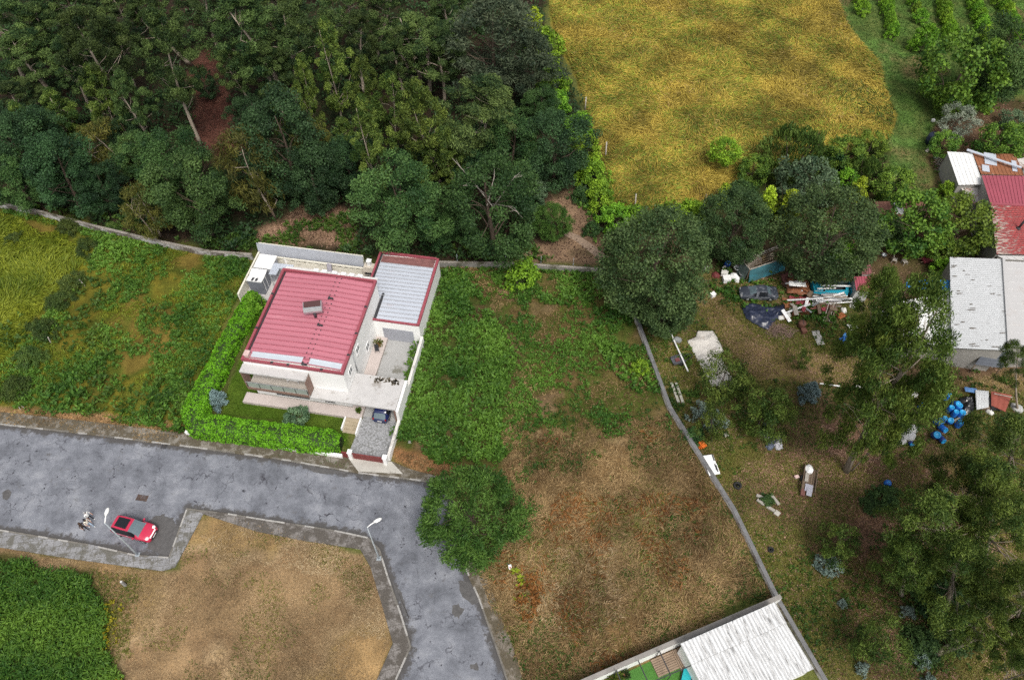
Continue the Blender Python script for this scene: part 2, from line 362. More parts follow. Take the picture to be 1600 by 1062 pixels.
# ================================================================ ROAD, PAVEMENTS
ROAD_UP = [(-160, 650), (0, 664), (150, 681), (310, 701), (440, 719), (560, 740), (640, 750), (692, 757)]
ROAD_EAST = [(724, 883), (747, 935), (778, 1023), (800, 1090)]
ROAD_LOW = [(614, 1090), (620, 1062), (643, 1010), (628, 960), (607, 900), (594, 858), (575, 839), (523, 828), (400, 809), (357, 802), (292, 794), (264, 870), (216, 867), (139, 850), (0, 827), (-160, 800)]
def build_road():
    P = poly(ROAD_UP + [(712, 800)] + ROAD_EAST + ROAD_LOW); A = np.array([[p[0], p[1]] for p in P])
    st = 0.3; xs = np.arange(A[:, 0].min() - 1, A[:, 0].max() + 1, st); ys = np.arange(A[:, 1].min() - 1, A[:, 1].max() + 1, st)
    X, Y = np.meshgrid(xs, ys); d = sdist(P, X.ravel(), Y.ravel()).reshape(X.shape)
    idx = np.arange(X.size).reshape(X.shape); Q = np.stack([idx[:-1, :-1], idx[:-1, 1:], idx[1:, 1:], idx[1:, :-1]], -1).reshape(-1, 4)
    ok = (d.ravel()[Q] > -0.45).all(1); Q = Q[ok]; used = np.unique(Q); re = np.full(X.size, -1); re[used] = np.arange(len(used))
    V = np.stack([X.ravel(), Y.ravel(), np.full(X.size, 0.012)], 1)[used]
    me = npmesh('road', V, re[Q], tint=np.clip(d.ravel()[used] / 3.6, 0, 1))
    m, nt, N, L, Pb = _nt('worn asphalt'); tc = N.new('ShaderNodeTexCoord')
    def noi(s, dt=10, ro=0.65, off=0, dist=0):
        mp = N.new('ShaderNodeMapping'); mp.inputs['Location'].default_value = (off, off * 2, 0); L.new(tc.outputs['Object'], mp.inputs[0])
        n = N.new('ShaderNodeTexNoise'); n.inputs['Scale'].default_value = s; n.inputs['Detail'].default_value = dt + 2; n.inputs['Roughness'].default_value = ro; n.inputs['Distortion'].default_value = dist
        L.new(mp.outputs[0], n.inputs['Vector']); return n.outputs[0]
    def mix(f, a, b, mode='MIX'):
        x = N.new('ShaderNodeMixRGB'); x.blend_type = mode
        if hasattr(f, 'links'): L.new(f, x.inputs[0])
        else: x.inputs[0].default_value = f
        for k, q in ((1, a), (2, b)):
            if hasattr(q, 'links'): L.new(q, x.inputs[k])
            else: x.inputs[k].default_value = (*q, 1)
        return x.outputs[0]
    def thr(v, a, b):
        r = ramp(N, [(a, (0, 0, 0)), (b, (1, 1, 1))]); L.new(v, r.inputs[0]); return r.outputs[0]
    base = ramp(N, [(0.32, (.092, .097, .112)), (0.43, (.142, .150, .174)), (0.54, (.196, .206, .236)), (0.67, (.285, .295, .325))]); L.new(noi(0.35, 12, 0.7), base.inputs[0]); c = base.outputs[0]
    grain = ramp(N, [(0.25, (.55, .55, .55)), (0.55, (1, 1, 1)), (0.8, (1.25, 1.25, 1.25))]); L.new(noi(9, 8, 0.8, 3), grain.inputs[0]); c = mix(1.0, c, grain.outputs[0], 'MULTIPLY')
    c = mix(thr(noi(0.7, 12, 0.78, 11), 0.58, 0.66), c, (.115, .115, .122)); c = mix(thr(noi(0.22, 12, 0.8, 71), 0.60, 0.66), c, (.085, .082, .082))
    holes = thr(noi(1.3, 8, 0.62, 23, 0.5), 0.645, 0.655); c = mix(holes, c, (.045, .045, .055))
    vo = N.new('ShaderNodeTexVoronoi'); vo.feature = 'DISTANCE_TO_EDGE'; vo.inputs['Scale'].default_value = 0.75
    wv = N.new('ShaderNodeTexNoise'); wv.inputs['Scale'].default_value = 1.6; wv.inputs['Detail'].default_value = 6; L.new(tc.outputs['Object'], wv.inputs['Vector'])
    vm = N.new('ShaderNodeVectorMath'); vm.operation = 'MULTIPLY_ADD'; vm.inputs[1].default_value = (1.2, 1.2, 0); L.new(wv.outputs['Color'], vm.inputs[0]); L.new(tc.outputs['Object'], vm.inputs[2]); L.new(vm.outputs[0], vo.inputs['Vector'])
    cr = ramp(N, [(0.0, (1, 1, 1)), (0.028, (0, 0, 0))]); L.new(vo.outputs['Distance'], cr.inputs[0])
    crm = mix(1.0, cr.outputs[0], thr(noi(0.45, 5, 0.5, 41), 0.47, 0.60), 'MULTIPLY'); c = mix(crm, c, (.05, .05, .06))
    ea = N.new('ShaderNodeAttribute'); ea.attribute_name = 'tint'
    sub = N.new('ShaderNodeMath'); sub.operation = 'SUBTRACT'; L.new(noi(0.8, 12, 0.8, 57), sub.inputs[0]); L.new(ea.outputs['Fac'], sub.inputs[1])
    c = mix(thr(sub.outputs[0], 0.33, 0.42), c, (.075, .072, .072))
    L.new(c, Pb.inputs['Base Color']); Pb.inputs['Roughness'].default_value = 0.85; Pb.inputs['Specular IOR Level'].default_value = 0.25
    bm_ = N.new('ShaderNodeBump'); bm_.inputs['Strength'].default_value = 0.4; bm_.inputs['Distance'].default_value = 0.04; L.new(noi(14, 6), bm_.inputs['Height']); L.new(bm_.outputs[0], Pb.inputs['Normal'])
    me.materials.append(m); tag(meshobj('road', me), kind='structure')
build_road()
def pavement_mat(name, base, dark, ang, tile, dirt):
    m, nt, N, L, P = _nt(name); tc = N.new('ShaderNodeTexCoord'); mp = N.new('ShaderNodeMapping'); mp.inputs['Rotation'].default_value = (0, 0, R(ang)); L.new(tc.outputs['Object'], mp.inputs[0])
    br = N.new('ShaderNodeTexBrick'); br.inputs['Scale'].default_value = 1; br.inputs['Mortar Size'].default_value = 0.022; br.inputs['Brick Width'].default_value = tile; br.inputs['Row Height'].default_value = tile * 0.8; br.offset = 0.5
    br.inputs['Color1'].default_value = (*base, 1); br.inputs['Color2'].default_value = (*mul(base, .82), 1); br.inputs['Mortar'].default_value = (*mul(dark, 1.0), 1); L.new(mp.outputs[0], br.inputs['Vector'])
    n = N.new('ShaderNodeTexNoise'); n.inputs['Scale'].default_value = 0.9; n.inputs['Detail'].default_value = 12; n.inputs['Roughness'].default_value = 0.75; L.new(tc.outputs['Object'], n.inputs['Vector'])
    r = ramp(N, [(0.62 - dirt * 0.3, (0, 0, 0)), (0.70 - dirt * 0.3, (1, 1, 1))]); L.new(n.outputs[0], r.inputs[0])
    mx = N.new('ShaderNodeMixRGB'); L.new(r.outputs[0], mx.inputs[0]); L.new(br.outputs[0], mx.inputs[1]); mx.inputs[2].default_value = (*dark, 1)
    n2 = N.new('ShaderNodeTexNoise'); n2.inputs['Scale'].default_value = 8; n2.inputs['Detail'].default_value = 8; L.new(tc.outputs['Object'], n2.inputs['Vector'])
    r2 = ramp(N, [(0.3, (.6, .6, .6)), (0.6, (1.1, 1.1, 1.1))]); L.new(n2.outputs[0], r2.inputs[0])
    m2 = N.new('ShaderNodeMixRGB'); m2.blend_type = 'MULTIPLY'; m2.inputs[0].default_value = 1; L.new(mx.outputs[0], m2.inputs[1]); L.new(r2.outputs[0], m2.inputs[2])
    L.new(m2.outputs[0], P.inputs['Base Color']); P.inputs['Roughness'].default_value = 0.9
    b = N.new('ShaderNodeBump'); b.inputs['Strength'].default_value = 0.3; b.inputs['Distance'].default_value = 0.03; L.new(n2.outputs[0], b.inputs['Height']); L.new(b.outputs[0], P.inputs['Normal'])
    return m
def strip_between(name, inner, outer, m, z=0.12):
    mb = MB(); mb.prism([(p.x, p.y) for p in poly(inner + outer[::-1])], -0.1, z); return tag(mb.build(name, m), kind='structure')
def kerb(name, pts, m, side, w=0.16, z=0.135):
    """a row of kerb stones along a line, each a little off from the next"""
    rng = random.Random(len(pts) * 7 + int(pts[0][0])); mb = MB(); P = poly(pts)
    for a, b in zip(P[:-1], P[1:]):
        d = (b - a); n = max(1, round(d.length / 1.0)); u = d.normalized(); q = Vector((-u.y, u.x, 0)) * side * w / 2
        for k in range(n):
            if rng.random() < 0.14: continue
            s = a + d * (k / n) + u * 0.015; e = a + d * ((k + 1) / n) - u * 0.015; j = rng.uniform(-0.015, 0.015); zz = z + rng.uniform(-0.015, 0.01)
            mb.m = 0 if rng.random() < 0.55 else 1
            mb.beam(s + q * (1 + j) + Vector((0, 0, zz - 0.1)), e + q * (1 - j) + Vector((0, 0, zz - 0.1)), w, 0.2)
    mb.m = 0; return tag(mb.build(name, [m, M_kerb2]), kind='structure')
M_kerb = mat('kerb stone', (.31, .30, .285), var=.3, scale=2, bump=.3); M_kerb2 = mat('mossy kerb stone', (.14, .13, .115), var=.35, scale=2, bump=.3)
PV_LOW_IN = ROAD_LOW[10:]; PV_LOW_OUT = [(318, 803), (274, 886), (254, 892), (119, 874), (0, 855), (-160, 830)]
strip_between('pavement', PV_LOW_IN, PV_LOW_OUT, pavement_mat('tiled pavement', (.26, .26, .27), (.12, .115, .10), -9, 1.1, 0.50))
PV_MID_IN = ROAD_LOW[:11]; PV_MID_OUT = [(584, 1090), (589, 1062), (614, 1005), (596, 942), (579, 886), (563, 858), (470, 844), (400, 830), (318, 803)]
strip_between('pavement', PV_MID_IN, PV_MID_OUT, pavement_mat('mossy pavement', (.20, .185, .175), (.085, .075, .065), -12, 0.9, 0.62))
PV_UP_OUT = [(-160, 630), (0, 644), (150, 660), (310, 680), (330, 684), (545, 712), (612, 721), (640, 733), (697, 748)]
strip_between('pavement', ROAD_UP, PV_UP_OUT, pavement_mat('stained pavement', (.225, .205, .175), (.09, .075, .05), -9.5, 2.2, 0.62))
PV_E_OUT = [(735, 800), (754, 886), (776, 942), (806, 1023), (824, 1090)]
strip_between('pavement', [(712, 800)] + ROAD_EAST, PV_E_OUT, pavement_mat('overgrown pavement', (.19, .165, .135), (.085, .07, .045), 18, 1.2, 0.6))
kerb('kerb', ROAD_LOW[10:], M_kerb, 1); kerb('kerb', ROAD_LOW[:11], M_kerb, 1); kerb('kerb', ROAD_UP, M_kerb, 1); kerb('kerb', ROAD_EAST, M_kerb, 1)
kerb('kerb', PV_MID_OUT, M_kerb, -1, .14, .11)
# darker repairs and a damp corner in the asphalt
mb = MB(); rg_ = random.Random(6)
def blob(pts, z=.02, n=5):
    P = poly(pts); out = []
    for i, p in enumerate(P):
        q = P[(i + 1) % len(P)]
        for k in range(n): a = p.lerp(q, k / n); out.append((a.x + rg_.uniform(-.16, .16), a.y + rg_.uniform(-.16, .16), z))
    mb.add(out, [tuple(range(len(out)))])
blob([(262, 868), (228, 858), (236, 838), (232, 812), (252, 804), (270, 808), (282, 826), (276, 850)]); blob([(706, 948), (716, 943), (726, 952), (718, 966), (708, 962)], n=3); blob([(735, 1036), (744, 1037), (747, 1046), (738, 1047)], n=2); blob([(716, 905), (736, 912), (752, 940), (740, 944), (722, 930)], n=3); blob([(480, 728), (545, 738), (520, 742), (490, 738)], n=3); blob([(2, 768), (12, 762), (20, 772), (8, 782)], n=3); blob([(612, 905), (630, 925), (640, 965), (634, 960), (620, 930)], n=3)
tag(mb.build('road_patch', mat('dark damp asphalt', (.085, .082, .082), var=.35, scale=2.5, bump=.4)), kind='structure')
# driveway ramp in front of the gate
mb = MB(); mb.prism([(p.x, p.y) for p in poly([(543, 714), (612, 722), (630, 741), (560, 737)])], 0.0, 0.135)
tag(mb.build('driveway_ramp', mat('pale concrete', (.40, .385, .35), stain=(.2, .18, .15), stain_amt=.45, bump=.3)), kind='structure')
# trodden path behind the wall
mb = MB(); A = poly([(885, 360), (905, 368), (930, 385), (952, 402)], .02); B = poly([(880, 367), (899, 376), (922, 394), (940, 408)], .02)
mb.add(A + B, [(i, i + 1, 4 + i + 1, 4 + i) for i in range(3)])
tag(mb.build('path', mat('trodden earth', (.25, .18, .13), var=.3, scale=1, bump=.4)), kind='structure')

# ================================================================ WALLS
def wall_run(name, label, pts, h, w, m, cap=None, capmat=None, joints=None, group=None):
    root = thing(name, label, 'wall', at(*pts[0]), group=group); o = root.location; P = [p - o for p in poly(pts)]
    mb = MB(); cb = MB(); n = len(P); offs = []
    for i, p in enumerate(P):
        a = (P[i] - P[i - 1]).normalized() if i else None; b = (P[i + 1] - P[i]).normalized() if i < n - 1 else None
        d = (a + b).normalized() if a and b else (a or b); offs.append(Vector((-d.y, d.x, 0)))
    def ribbon(b, ww, z0, z1):
        for i in range(n - 1):
            q = [P[i] + offs[i] * ww / 2, P[i] - offs[i] * ww / 2, P[i + 1] - offs[i + 1] * ww / 2, P[i + 1] + offs[i + 1] * ww / 2]
            vs = [v + Vector((0, 0, z0)) for v in q] + [v + Vector((0, 0, z1)) for v in q]
            fs = [(4, 5, 6, 7)[::1], (1, 2, 6, 5), (3, 0, 4, 7), (0, 3, 2, 1)]
            if i == 0: fs.append((0, 1, 5, 4))
            if i == n - 2: fs.append((2, 3, 7, 6))
            b.add(vs, fs)
    ribbon(mb, w, -0.1, h); mb.build('masonry', m, root)
    if capmat: ribbon(cb, w + 0.06, h, h + 0.07); cb.build('coping', capmat, root)
    return root
M_oldwall = mat('weathered render', (.42, .41, .40), var=.3, scale=.8, stain=(.12, .10, .085), stain_amt=.75, stain_scale=.45, bump=.4)
M_oldcap = mat('old coping', (.26, .235, .21), var=.35, scale=1.2, stain=(.08, .075, .05), stain_amt=.6, bump=.4)
wall_run('boundary_wall', 'low weathered wall between the wood and the overgrown left plot', [(-160, 288), (0, 324), (60, 336), (150, 360), (250, 384), (330, 400), (396, 405)], .85, .26, M_oldwall, capmat=M_oldcap)
wall_run('boundary_wall', 'low grey wall closing the weedy plot at its back, right of the garage', [(684, 416), (800, 418), (880, 423), (945, 428)], .75, .26, mat('grey blockwork', (.22, .21, .195), var=.3, stain=(.1, .1, .07), stain_amt=.6, bump=.4), capmat=M_oldcap)
DIAG = [(985, 478), (1045, 640), (1145, 800), (1212, 938), (1290, 1072)]
wall_run('boundary_wall', 'long dark topped wall running slantwise between dry plot and junk yard', DIAG, .62, .34, mat('limewashed face', (.66, .62, .58), var=.35, scale=1.5, stain=(.2, .15, .12), stain_amt=.55, bump=.4),
         capmat=mat('dark mortar top', (.15, .15, .155), var=.4, scale=1.3, stain=(.20, .195, .19), stain_amt=.35, bump=.5))
# ================================================================ THE WHITE HOUSE AND ITS PLOT (own axes: u along the front, v to the back)
H0 = Vector((-27.4067, 45.1269, 0)); HA = math.atan2(-0.16469605, 0.98634437)
_U = Vector((0.98634437, -0.16469605, 0)); _V = Vector((0.16469605, 0.98634437, 0))
def hw(u, v, z=0.0): return H0 + _U * u + _V * v + Vector((0, 0, z))
M_white = mat('white plaster', (.80, .80, .79), var=.04, scale=.5, stain=(.60, .59, .57), stain_amt=.25, stain_scale=.5, bump=.08)
M_cream = mat('cream plaster', (.68, .65, .56), var=.08, scale=.7, stain=(.45, .42, .35), stain_amt=.35, bump=.1)
M_redribshade = mat('red rib shade', (.31, .09, .12), rough=.6)  # darker red for the roof ribs, their shading put into the colour
M_red = mat('red painted sheet', (.43, .150, .192), rough=.6, var=.10, scale=.5, stain=(.50, .21, .25), stain_amt=.3, stain_scale=.35, stretch=(.35, 2.2, 1))
M_redtrim = mat('red trim', (.28, .065, .085), rough=.5, var=.15, scale=1)
M_dark = mat('dark metal', (.035, .035, .04), rough=.55, var=.2)
M_skyl = mat('translucent strip', (.46, .50, .55), rough=.4, var=.06)
M_conc = mat('stained concrete', (.46, .45, .445), var=.10, scale=1.1, stain=(.30, .28, .26), stain_amt=.5, stain_scale=.8, bump=.25)
M_brown = mat('brown render', (.20, .125, .10), var=.12, scale=2, bump=.1)
M_tile = mat('pink tiles', (.47, .41, .385), var=.08, scale=2)
M_frame = mat('white frame', (.78, .78, .78), rough=.4, var=.03)
M_glass = glass('window glass')
M_glass2 = mat('balcony glass', (.30, .34, .31), rough=.08, var=.08, spec=.8)
M_alu = mat('aluminium', (.50, .52, .54), rough=.35, metal=.6, var=.08)
M_grey = mat('grey sheet', (.33, .34, .38), rough=.5, var=.10, scale=.6)
M_ribshadeg = mat('grey rib shade', (.31, .32, .35), rough=.6)  # garage roof ribs painted darker to stand in for their shade
M_paleg = mat('pale grey sheet', (.44, .475, .54), rough=.45, var=.07, scale=.5, stain=(.42, .38, .40), stain_amt=.35, stretch=(.4, 2.5, 1))
house = thing('house', 'white two storey house with a shallow red metal roof and front balcony', 'house', H0, HA)
mb = MB()
mb.bx(0, 10.6, 0, 12.4, 0, 2.72)
mb.bx(6.75, 10.6, 0, 12.4, 2.72, 6.2); mb.bx(0, 6.75, 1.5, 12.4, 2.72, 6.2); mb.bx(0, 6.75, 0, 1.5, 5.62, 6.2)
mb.build('wall', M_white, house)
mb = MB()
ZE, ZR, UR = 6.36, 6.62, 6.55
def rz_(u): return ZE + (ZR - ZE) * (u / UR if u < UR else (10.6 - u) / (10.6 - UR))
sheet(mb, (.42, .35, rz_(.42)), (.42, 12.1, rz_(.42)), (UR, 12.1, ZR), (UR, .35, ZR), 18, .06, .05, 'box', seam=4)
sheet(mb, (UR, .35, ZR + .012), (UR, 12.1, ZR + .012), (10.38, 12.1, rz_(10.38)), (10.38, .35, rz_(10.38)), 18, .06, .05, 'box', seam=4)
roof = mb.build('roof', [M_red, M_redribshade], house)
mb = MB()
for (x0, x1, y0, y1) in ((-.08, .17, -.08, 12.48), (10.42, 10.68, -.08, 12.48), (.17, 10.42, -.08, .14), (.17, 10.42, 12.22, 12.48)): mb.bx(x0, x1, y0, y1, 6.2, 6.56)
mb.build('parapet_flashing', M_redtrim, house)
mb = MB(); mb.bx(.17, .42, .14, 12.22, 6.2, 6.27); mb.build('gutter', M_dark, house)
for (a, b) in ((.75, 6.2), (6.95, 10.25)):
    mb = MB(); sheet(mb, (a, .42, rz_(a) + .075), (a, 1.12, rz_(a) + .075), (b, 1.12, rz_(b) + .075), (b, .42, rz_(b) + .075), 1, .02, .02); mb.build('skylight_strip', M_skyl, roof)
for k in range(20):
    y = .5 + k * .6
    for du in (-.22, .3): mb = MB(); mb.box((UR + du, y, ZR + .05), (.10, .10, .07)); mb.build('fixing_bolt', M_dark, roof)
for y in (.25, 5.3, 9.0): mb = MB(); mb.box((UR, y, ZR + .09), (.55, .18, .12)); mb.box((UR - .2, y + .1, ZR + .09), (.16, .3, .1)); mb.build('ridge_clamp', M_dark, roof)
for (x, y) in ((10.55, 2.2), (10.55, 5.0), (10.55, 8.6), (.1, 4), (.1, 8.7), (3.2, .02), (4.9, .02), (8.4, .02)):
    mb = MB(); mb.box((x, y, 6.585), (.28, .22, .05)); mb.build('joint_cover', M_dark, roof)
mb = MB(); mb.bx(.2, .62, .25, .8, 6.3, 6.85); mb.bx(.14, .68, .19, .86, 6.85, 6.93); mb.build('vent_stack', mat('pinkish render', (.55, .40, .38)), house)
# chimney cowl: a tilted steel hood on a short flue
mb = MB(); mb.tube([(5.75, 6.35, 6.5), (5.75, 6.35, 7.5)], .16, 10); fl = mb.build('chimney_flue', M_dark, house)
mb = MB(); Mx = Matrix.Translation((5.55, 6.75, 7.85)) @ Matrix.Rotation(R(18), 4, 'Z') @ Matrix.Rotation(R(8), 4, 'X')
prof = [(-.62, -.38), (-.66, .02), (-.45, .36), (.42, .36), (.62, .05), (.60, -.38)]
vs = [Mx @ Vector((x, y, z)) for x in (-.95, .95) for y, z in prof]; n = 6
mb.add(vs, [tuple(range(n)), tuple(range(n, 2 * n))[::-1]] + [(i, n + i, n + (i + 1) % n, (i + 1) % n) for i in range(n)]); mb.build('chimney_hood', M_alu, fl)
mb = MB(); vs = [Mx @ Vector(p) for p in ((-.88, -.30, .385), (.88, -.30, .385), (.88, .42, .385), (-.88, .42, .385))]; mb.add(vs + [v + Vector((0, 0, .03)) for v in vs], [(4, 5, 6, 7), (0, 1, 5, 4), (1, 2, 6, 5), (2, 3, 7, 6), (3, 0, 4, 7)]); mb.build('hood_opening', mat('sooty brown', (.07, .03, .03)), fl)
# rear eave and its row of white vent boxes
mb = MB(); mb.bx(-.1, 10.5, 12.5, 13.25, 5.85, 5.98); mb.build('rear_eave', mat('dirty white slab', (.62, .61, .60), stain=(.4, .39, .38), stain_amt=.4), house)
for k, u in enumerate((3.55, 4.5, 5.65, 6.7, 7.65, 8.6)):
    mb = MB(); mb.smooth = False; mb.box((u, 12.95, 6.2), (.72, .5, .42), taper=.75); vb = mb.build('vent_box', M_frame, house, bevel=.05)
    mb = MB(); mb.box((u + .03, 12.72, 6.1), (.5, .08, .2)); mb.build('grille', M_dark, vb)
# side windows, down pipe
def side_window(v, z, w=.95, h=1.0):
    mb = MB(); x = 10.6
    for (y0, y1, z0, z1) in ((v - w / 2, v - w / 2 + .08, z - h / 2, z + h / 2), (v + w / 2 - .08, v + w / 2, z - h / 2, z + h / 2), (v - w / 2 + .08, v + w / 2 - .08, z - h / 2, z - h / 2 + .08), (v - w / 2 + .08, v + w / 2 - .08, z + h / 2 - .08, z + h / 2), (v - .03, v + .03, z - h / 2 + .08, z + h / 2 - .08)): mb.bx(x - .02, x + .05, y0, y1, z0, z1)
    f = mb.build('window', M_frame, house)
    mb = MB(); mb.bx(x - .01, x + .02, v - w / 2 + .08, v - .03, z - h / 2 + .08, z + h / 2 - .08); mb.bx(x - .01, x + .02, v + .03, v + w / 2 - .08, z - h / 2 + .08, z + h / 2 - .08); mb.build('pane', M_glass, f)
    mb = MB(); mb.bx(x + .0, x + .14, v - w / 2 - .05, v + w / 2 + .05, z - h / 2 - .06, z - h / 2 - .003); mb.build('sill', M_conc, f)
side_window(1.57, 4.6); side_window(4.25, 4.78); side_window(6.6, 2.1)
mb = MB(); mb.tube([(10.68, 2.87, 6.05), (10.68, 2.87, 2.75)], .06, 8); mb.box((10.68, 2.87, 6.05), (.18, .22, .2)); mb.build('down_pipe', mat('grey pipe', (.30, .31, .32)), house)
# canopy, fins and balcony
mb = MB(); mb.bx(-.12, 6.85, -1.05, -.003, 5.52, 5.70); mb.build('canopy', M_conc, house)
mb = MB(); mb.bx(-.12, .02, -1.0, -.01, 2.6, 5.515); mb.build('side_fin', M_brown, house)
mb = MB(); mb.bx(6.70, 6.86, -1.0, -.01, 2.92, 5.515); mb.build('side_fin', M_brown, house)
mb = MB(); mb.bx(.02, 6.70, -1.05, 1.497, 2.725, 2.85); bal = mb.build('balcony', mat('balcony floor', (.46, .42, .38)), house)
mb = MB(); mb.bx(.02, 6.70, -1.12, -1.053, 2.6, 2.95); mb.build('balcony_edge', M_brown, bal)
for k in range(5):
    a = .1 + k * 1.3; mb = MB(); mb.bx(a + .04, a + 1.26, -1.02, -.99, 2.95, 3.72); mb.build('glass_panel', M_glass2, bal)
for k in range(6): mb = MB(); mb.bx(.1 + k * 1.3 - .025, .1 + k * 1.3 + .025, -1.04, -.97, 2.86, 3.78); mb.build('railing_post', M_dark, bal)
mb = MB(); mb.bx(.03, 6.68, -1.04, -.96, 3.782, 3.84); mb.build('handrail', M_alu, bal)
mb = MB(); mb.bx(.6, 2.4, 1.44, 1.495, 2.86, 5.0); dr = mb.build('balcony_door', M_brown, house); mb = MB(); mb.bx(.75, 2.25, 1.42, 1.437, 3.0, 4.9); mb.build('pane', M_glass, dr)
mb = MB(); mb.bx(3.6, 5.9, 1.44, 1.495, 2.86, 5.0); dr = mb.build('balcony_door', M_brown, house); mb = MB(); mb.bx(3.75, 5.75, 1.42, 1.437, 3.0, 4.9); mb.build('pane', M_glass, dr)
mb = MB(); mb.bx(7.6, 8.7, -.04, -.003, .4, 2.4); mb.build('front_door', M_dark, house)
mb = MB(); mb.bx(2.2, 5.9, -.05, -.003, .45, 2.3); mb.build('ground_floor_window', M_glass, house)
# carport slab
cp = thing('carport', 'flat grey concrete carport slab joining the house to the side wall', 'carport', H0, HA)
mb = MB(); mb.prism([(6.9, -1.25), (15.9, -1.25), (15.9, 2.5), (10.62, 2.5), (10.62, -.02), (6.9, -.02)], 2.70, 2.90); mb.build('slab', M_conc, cp)
mb = MB(); mb.bx(15.62, 15.88, -1.15, -.8, 0, 2.70); mb.build('post', M_brown, cp)
rngd = random.Random(3); mb = MB()
for k in range(60):
    u = rngd.gauss(13.6, .7) if k < 40 else rngd.gauss(15.0, .25); v = 2.1 + rngd.gauss(0, .16)
    if 10.8 < u < 15.8 and v < 2.45: mb.box((u, v, 2.915), (rngd.uniform(.1, .35), rngd.uniform(.06, .2), .03), rngd.uniform(0, 3))
tag(mb.build('moss_litter', mat('dead moss', (.10, .085, .06), var=.4), cp), kind='stuff')
# garage
gar = thing('garage', 'white garage with a pale ribbed metal roof behind the driveway', 'garage', H0, HA)
mb = MB(); mb.prism([(10.62, 9.4), (15.85, 9.4), (15.85, 19.35), (8.75, 19.1), (8.75, 12.5), (10.62, 12.5)], 0, 3.3); mb.build('wall', M_white, gar)
mb = MB(); sheet(mb, (10.95, 9.6, 3.36), (10.95, 12.52, 3.36), (15.55, 12.52, 3.46), (15.55, 9.6, 3.46), 5, .06, .04, seam=4); sheet(mb, (9.15, 12.525, 3.34), (9.15, 17.9, 3.34), (15.55, 17.9, 3.46), (15.55, 12.525, 3.46), 10, .06, .04, seam=4); mb.build('roof', [M_paleg, M_ribshadeg], gar)
mb = MB(); sheet(mb, (9.15, 17.92, 3.32), (9.15, 19.0, 3.30), (15.5, 19.2, 3.44), (15.5, 17.92, 3.46), 2, .05, .04); mb.build('roof', mat('stained red sheet', (.20, .09, .085), var=.3, stain=(.10, .05, .05), stain_amt=.5), gar)
mb = MB(); mb.bx(15.60, 15.90, 9.35, 19.38, 3.30, 3.56); mb.bx(10.62, 15.60, 9.33, 9.55, 3.30, 3.48); mb.bx(8.7, 15.60, 19.22, 19.42, 3.3, 3.62); mb.bx(8.70, 8.92, 12.5, 19.22, 3.3, 3.56)
mb.build('roof_trim', M_redtrim, gar)
mb = MB(); mb.bx(10.64, 10.92, 9.58, 13.3, 3.3, 3.42); mb.bx(8.93, 9.12, 13.3, 19.2, 3.3, 3.38); mb.build('gutter', M_dark, gar)
mb = MB(); sheet(mb, (11.55, 9.36, .05), (15.05, 9.36, .05), (15.05, 9.36, 2.15), (11.55, 9.36, 2.15), 14, .02, .02); mb.build('garage_door', M_grey, gar)
# driveway, paths, lawn side
mb = MB(); mb.bx(11.95, 15.7, -.9, 9.38, -.1, .03); tag(mb.build('driveway', mat('grey concrete yard', (.34, .34, .335), var=.12, scale=1.2, stain=(.17, .165, .14), stain_amt=.5, bump=.3), None, H0, HA), kind='structure')
def cobble():
    m, nt, N, L, P = _nt('granite setts'); tc = N.new('ShaderNodeTexCoord'); v = N.new('ShaderNodeTexVoronoi'); v.inputs['Scale'].default_value = 6; L.new(tc.outputs['Object'], v.inputs['Vector'])
    s = N.new('ShaderNodeSeparateColor'); L.new(v.outputs['Color'], s.inputs[0]); r = ramp(N, [(0, (.24, .245, .255)), (.5, (.29, .295, .31)), (1, (.35, .355, .37))]); L.new(s.outputs[0], r.inputs[0])
    d = ramp(N, [(.4, (1, 1, 1)), (.8, (.55, .55, .52))]); L.new(v.outputs['Distance'], d.inputs[0]); mx = N.new('ShaderNodeMixRGB'); mx.blend_type = 'MULTIPLY'; mx.inputs[0].default_value = 1; L.new(r.outputs[0], mx.inputs[1]); L.new(d.outputs[0], mx.inputs[2])
    L.new(mx.outputs[0], P.inputs['Base Color']); P.inputs['Roughness'].default_value = .8
    b = N.new('ShaderNodeBump'); b.inputs['Strength'].default_value = .5; b.inputs['Distance'].default_value = .03; b.invert = True; L.new(v.outputs['Distance'], b.inputs['Height']); L.new(b.outputs[0], P.inputs['Normal']); return m
mb = MB(); mb.prism([(11.7, -5.6), (15.9, -5.6), (15.85, -.9), (12.0, -.9)], -.1, .026); tag(mb.build('driveway', cobble(), None, H0, HA), kind='structure')
mb = MB(); mb.bx(10.62, 11.93, -.2, 9.38, -.1, .36); tag(mb.build('side_path', M_tile, None, H0, HA), kind='structure')
mb = MB(); mb.bx(-1.15, 11.93, -1.45, -.21, -.1, .37); tag(mb.build('front_terrace', M_tile, None, H0, HA), kind='structure')
st = thing('garden_steps', 'three beige steps from the front terrace down to the cobbled drive', 'steps', hw(11.1, -1.47), HA)
for k in range(4): mb = MB(); mb.bx(-.75, .75, -.42 * (k + 1), -.42 * k - .004, 0, .36 - .085 * (k + 1) + .04); mb.build('step', mat('beige stone', (.36, .30, .21), stain=(.2, .17, .11), stain_amt=.4), st)
mb = MB(); mb.bx(.76, .90, -1.9, .1, 0, .55); mb.build('side_wall', M_white, st)
mb = MB(); mb.bx(-.9, -.76, -1.5, .0, 0, .5); mb.build('side_wall', M_white, st)
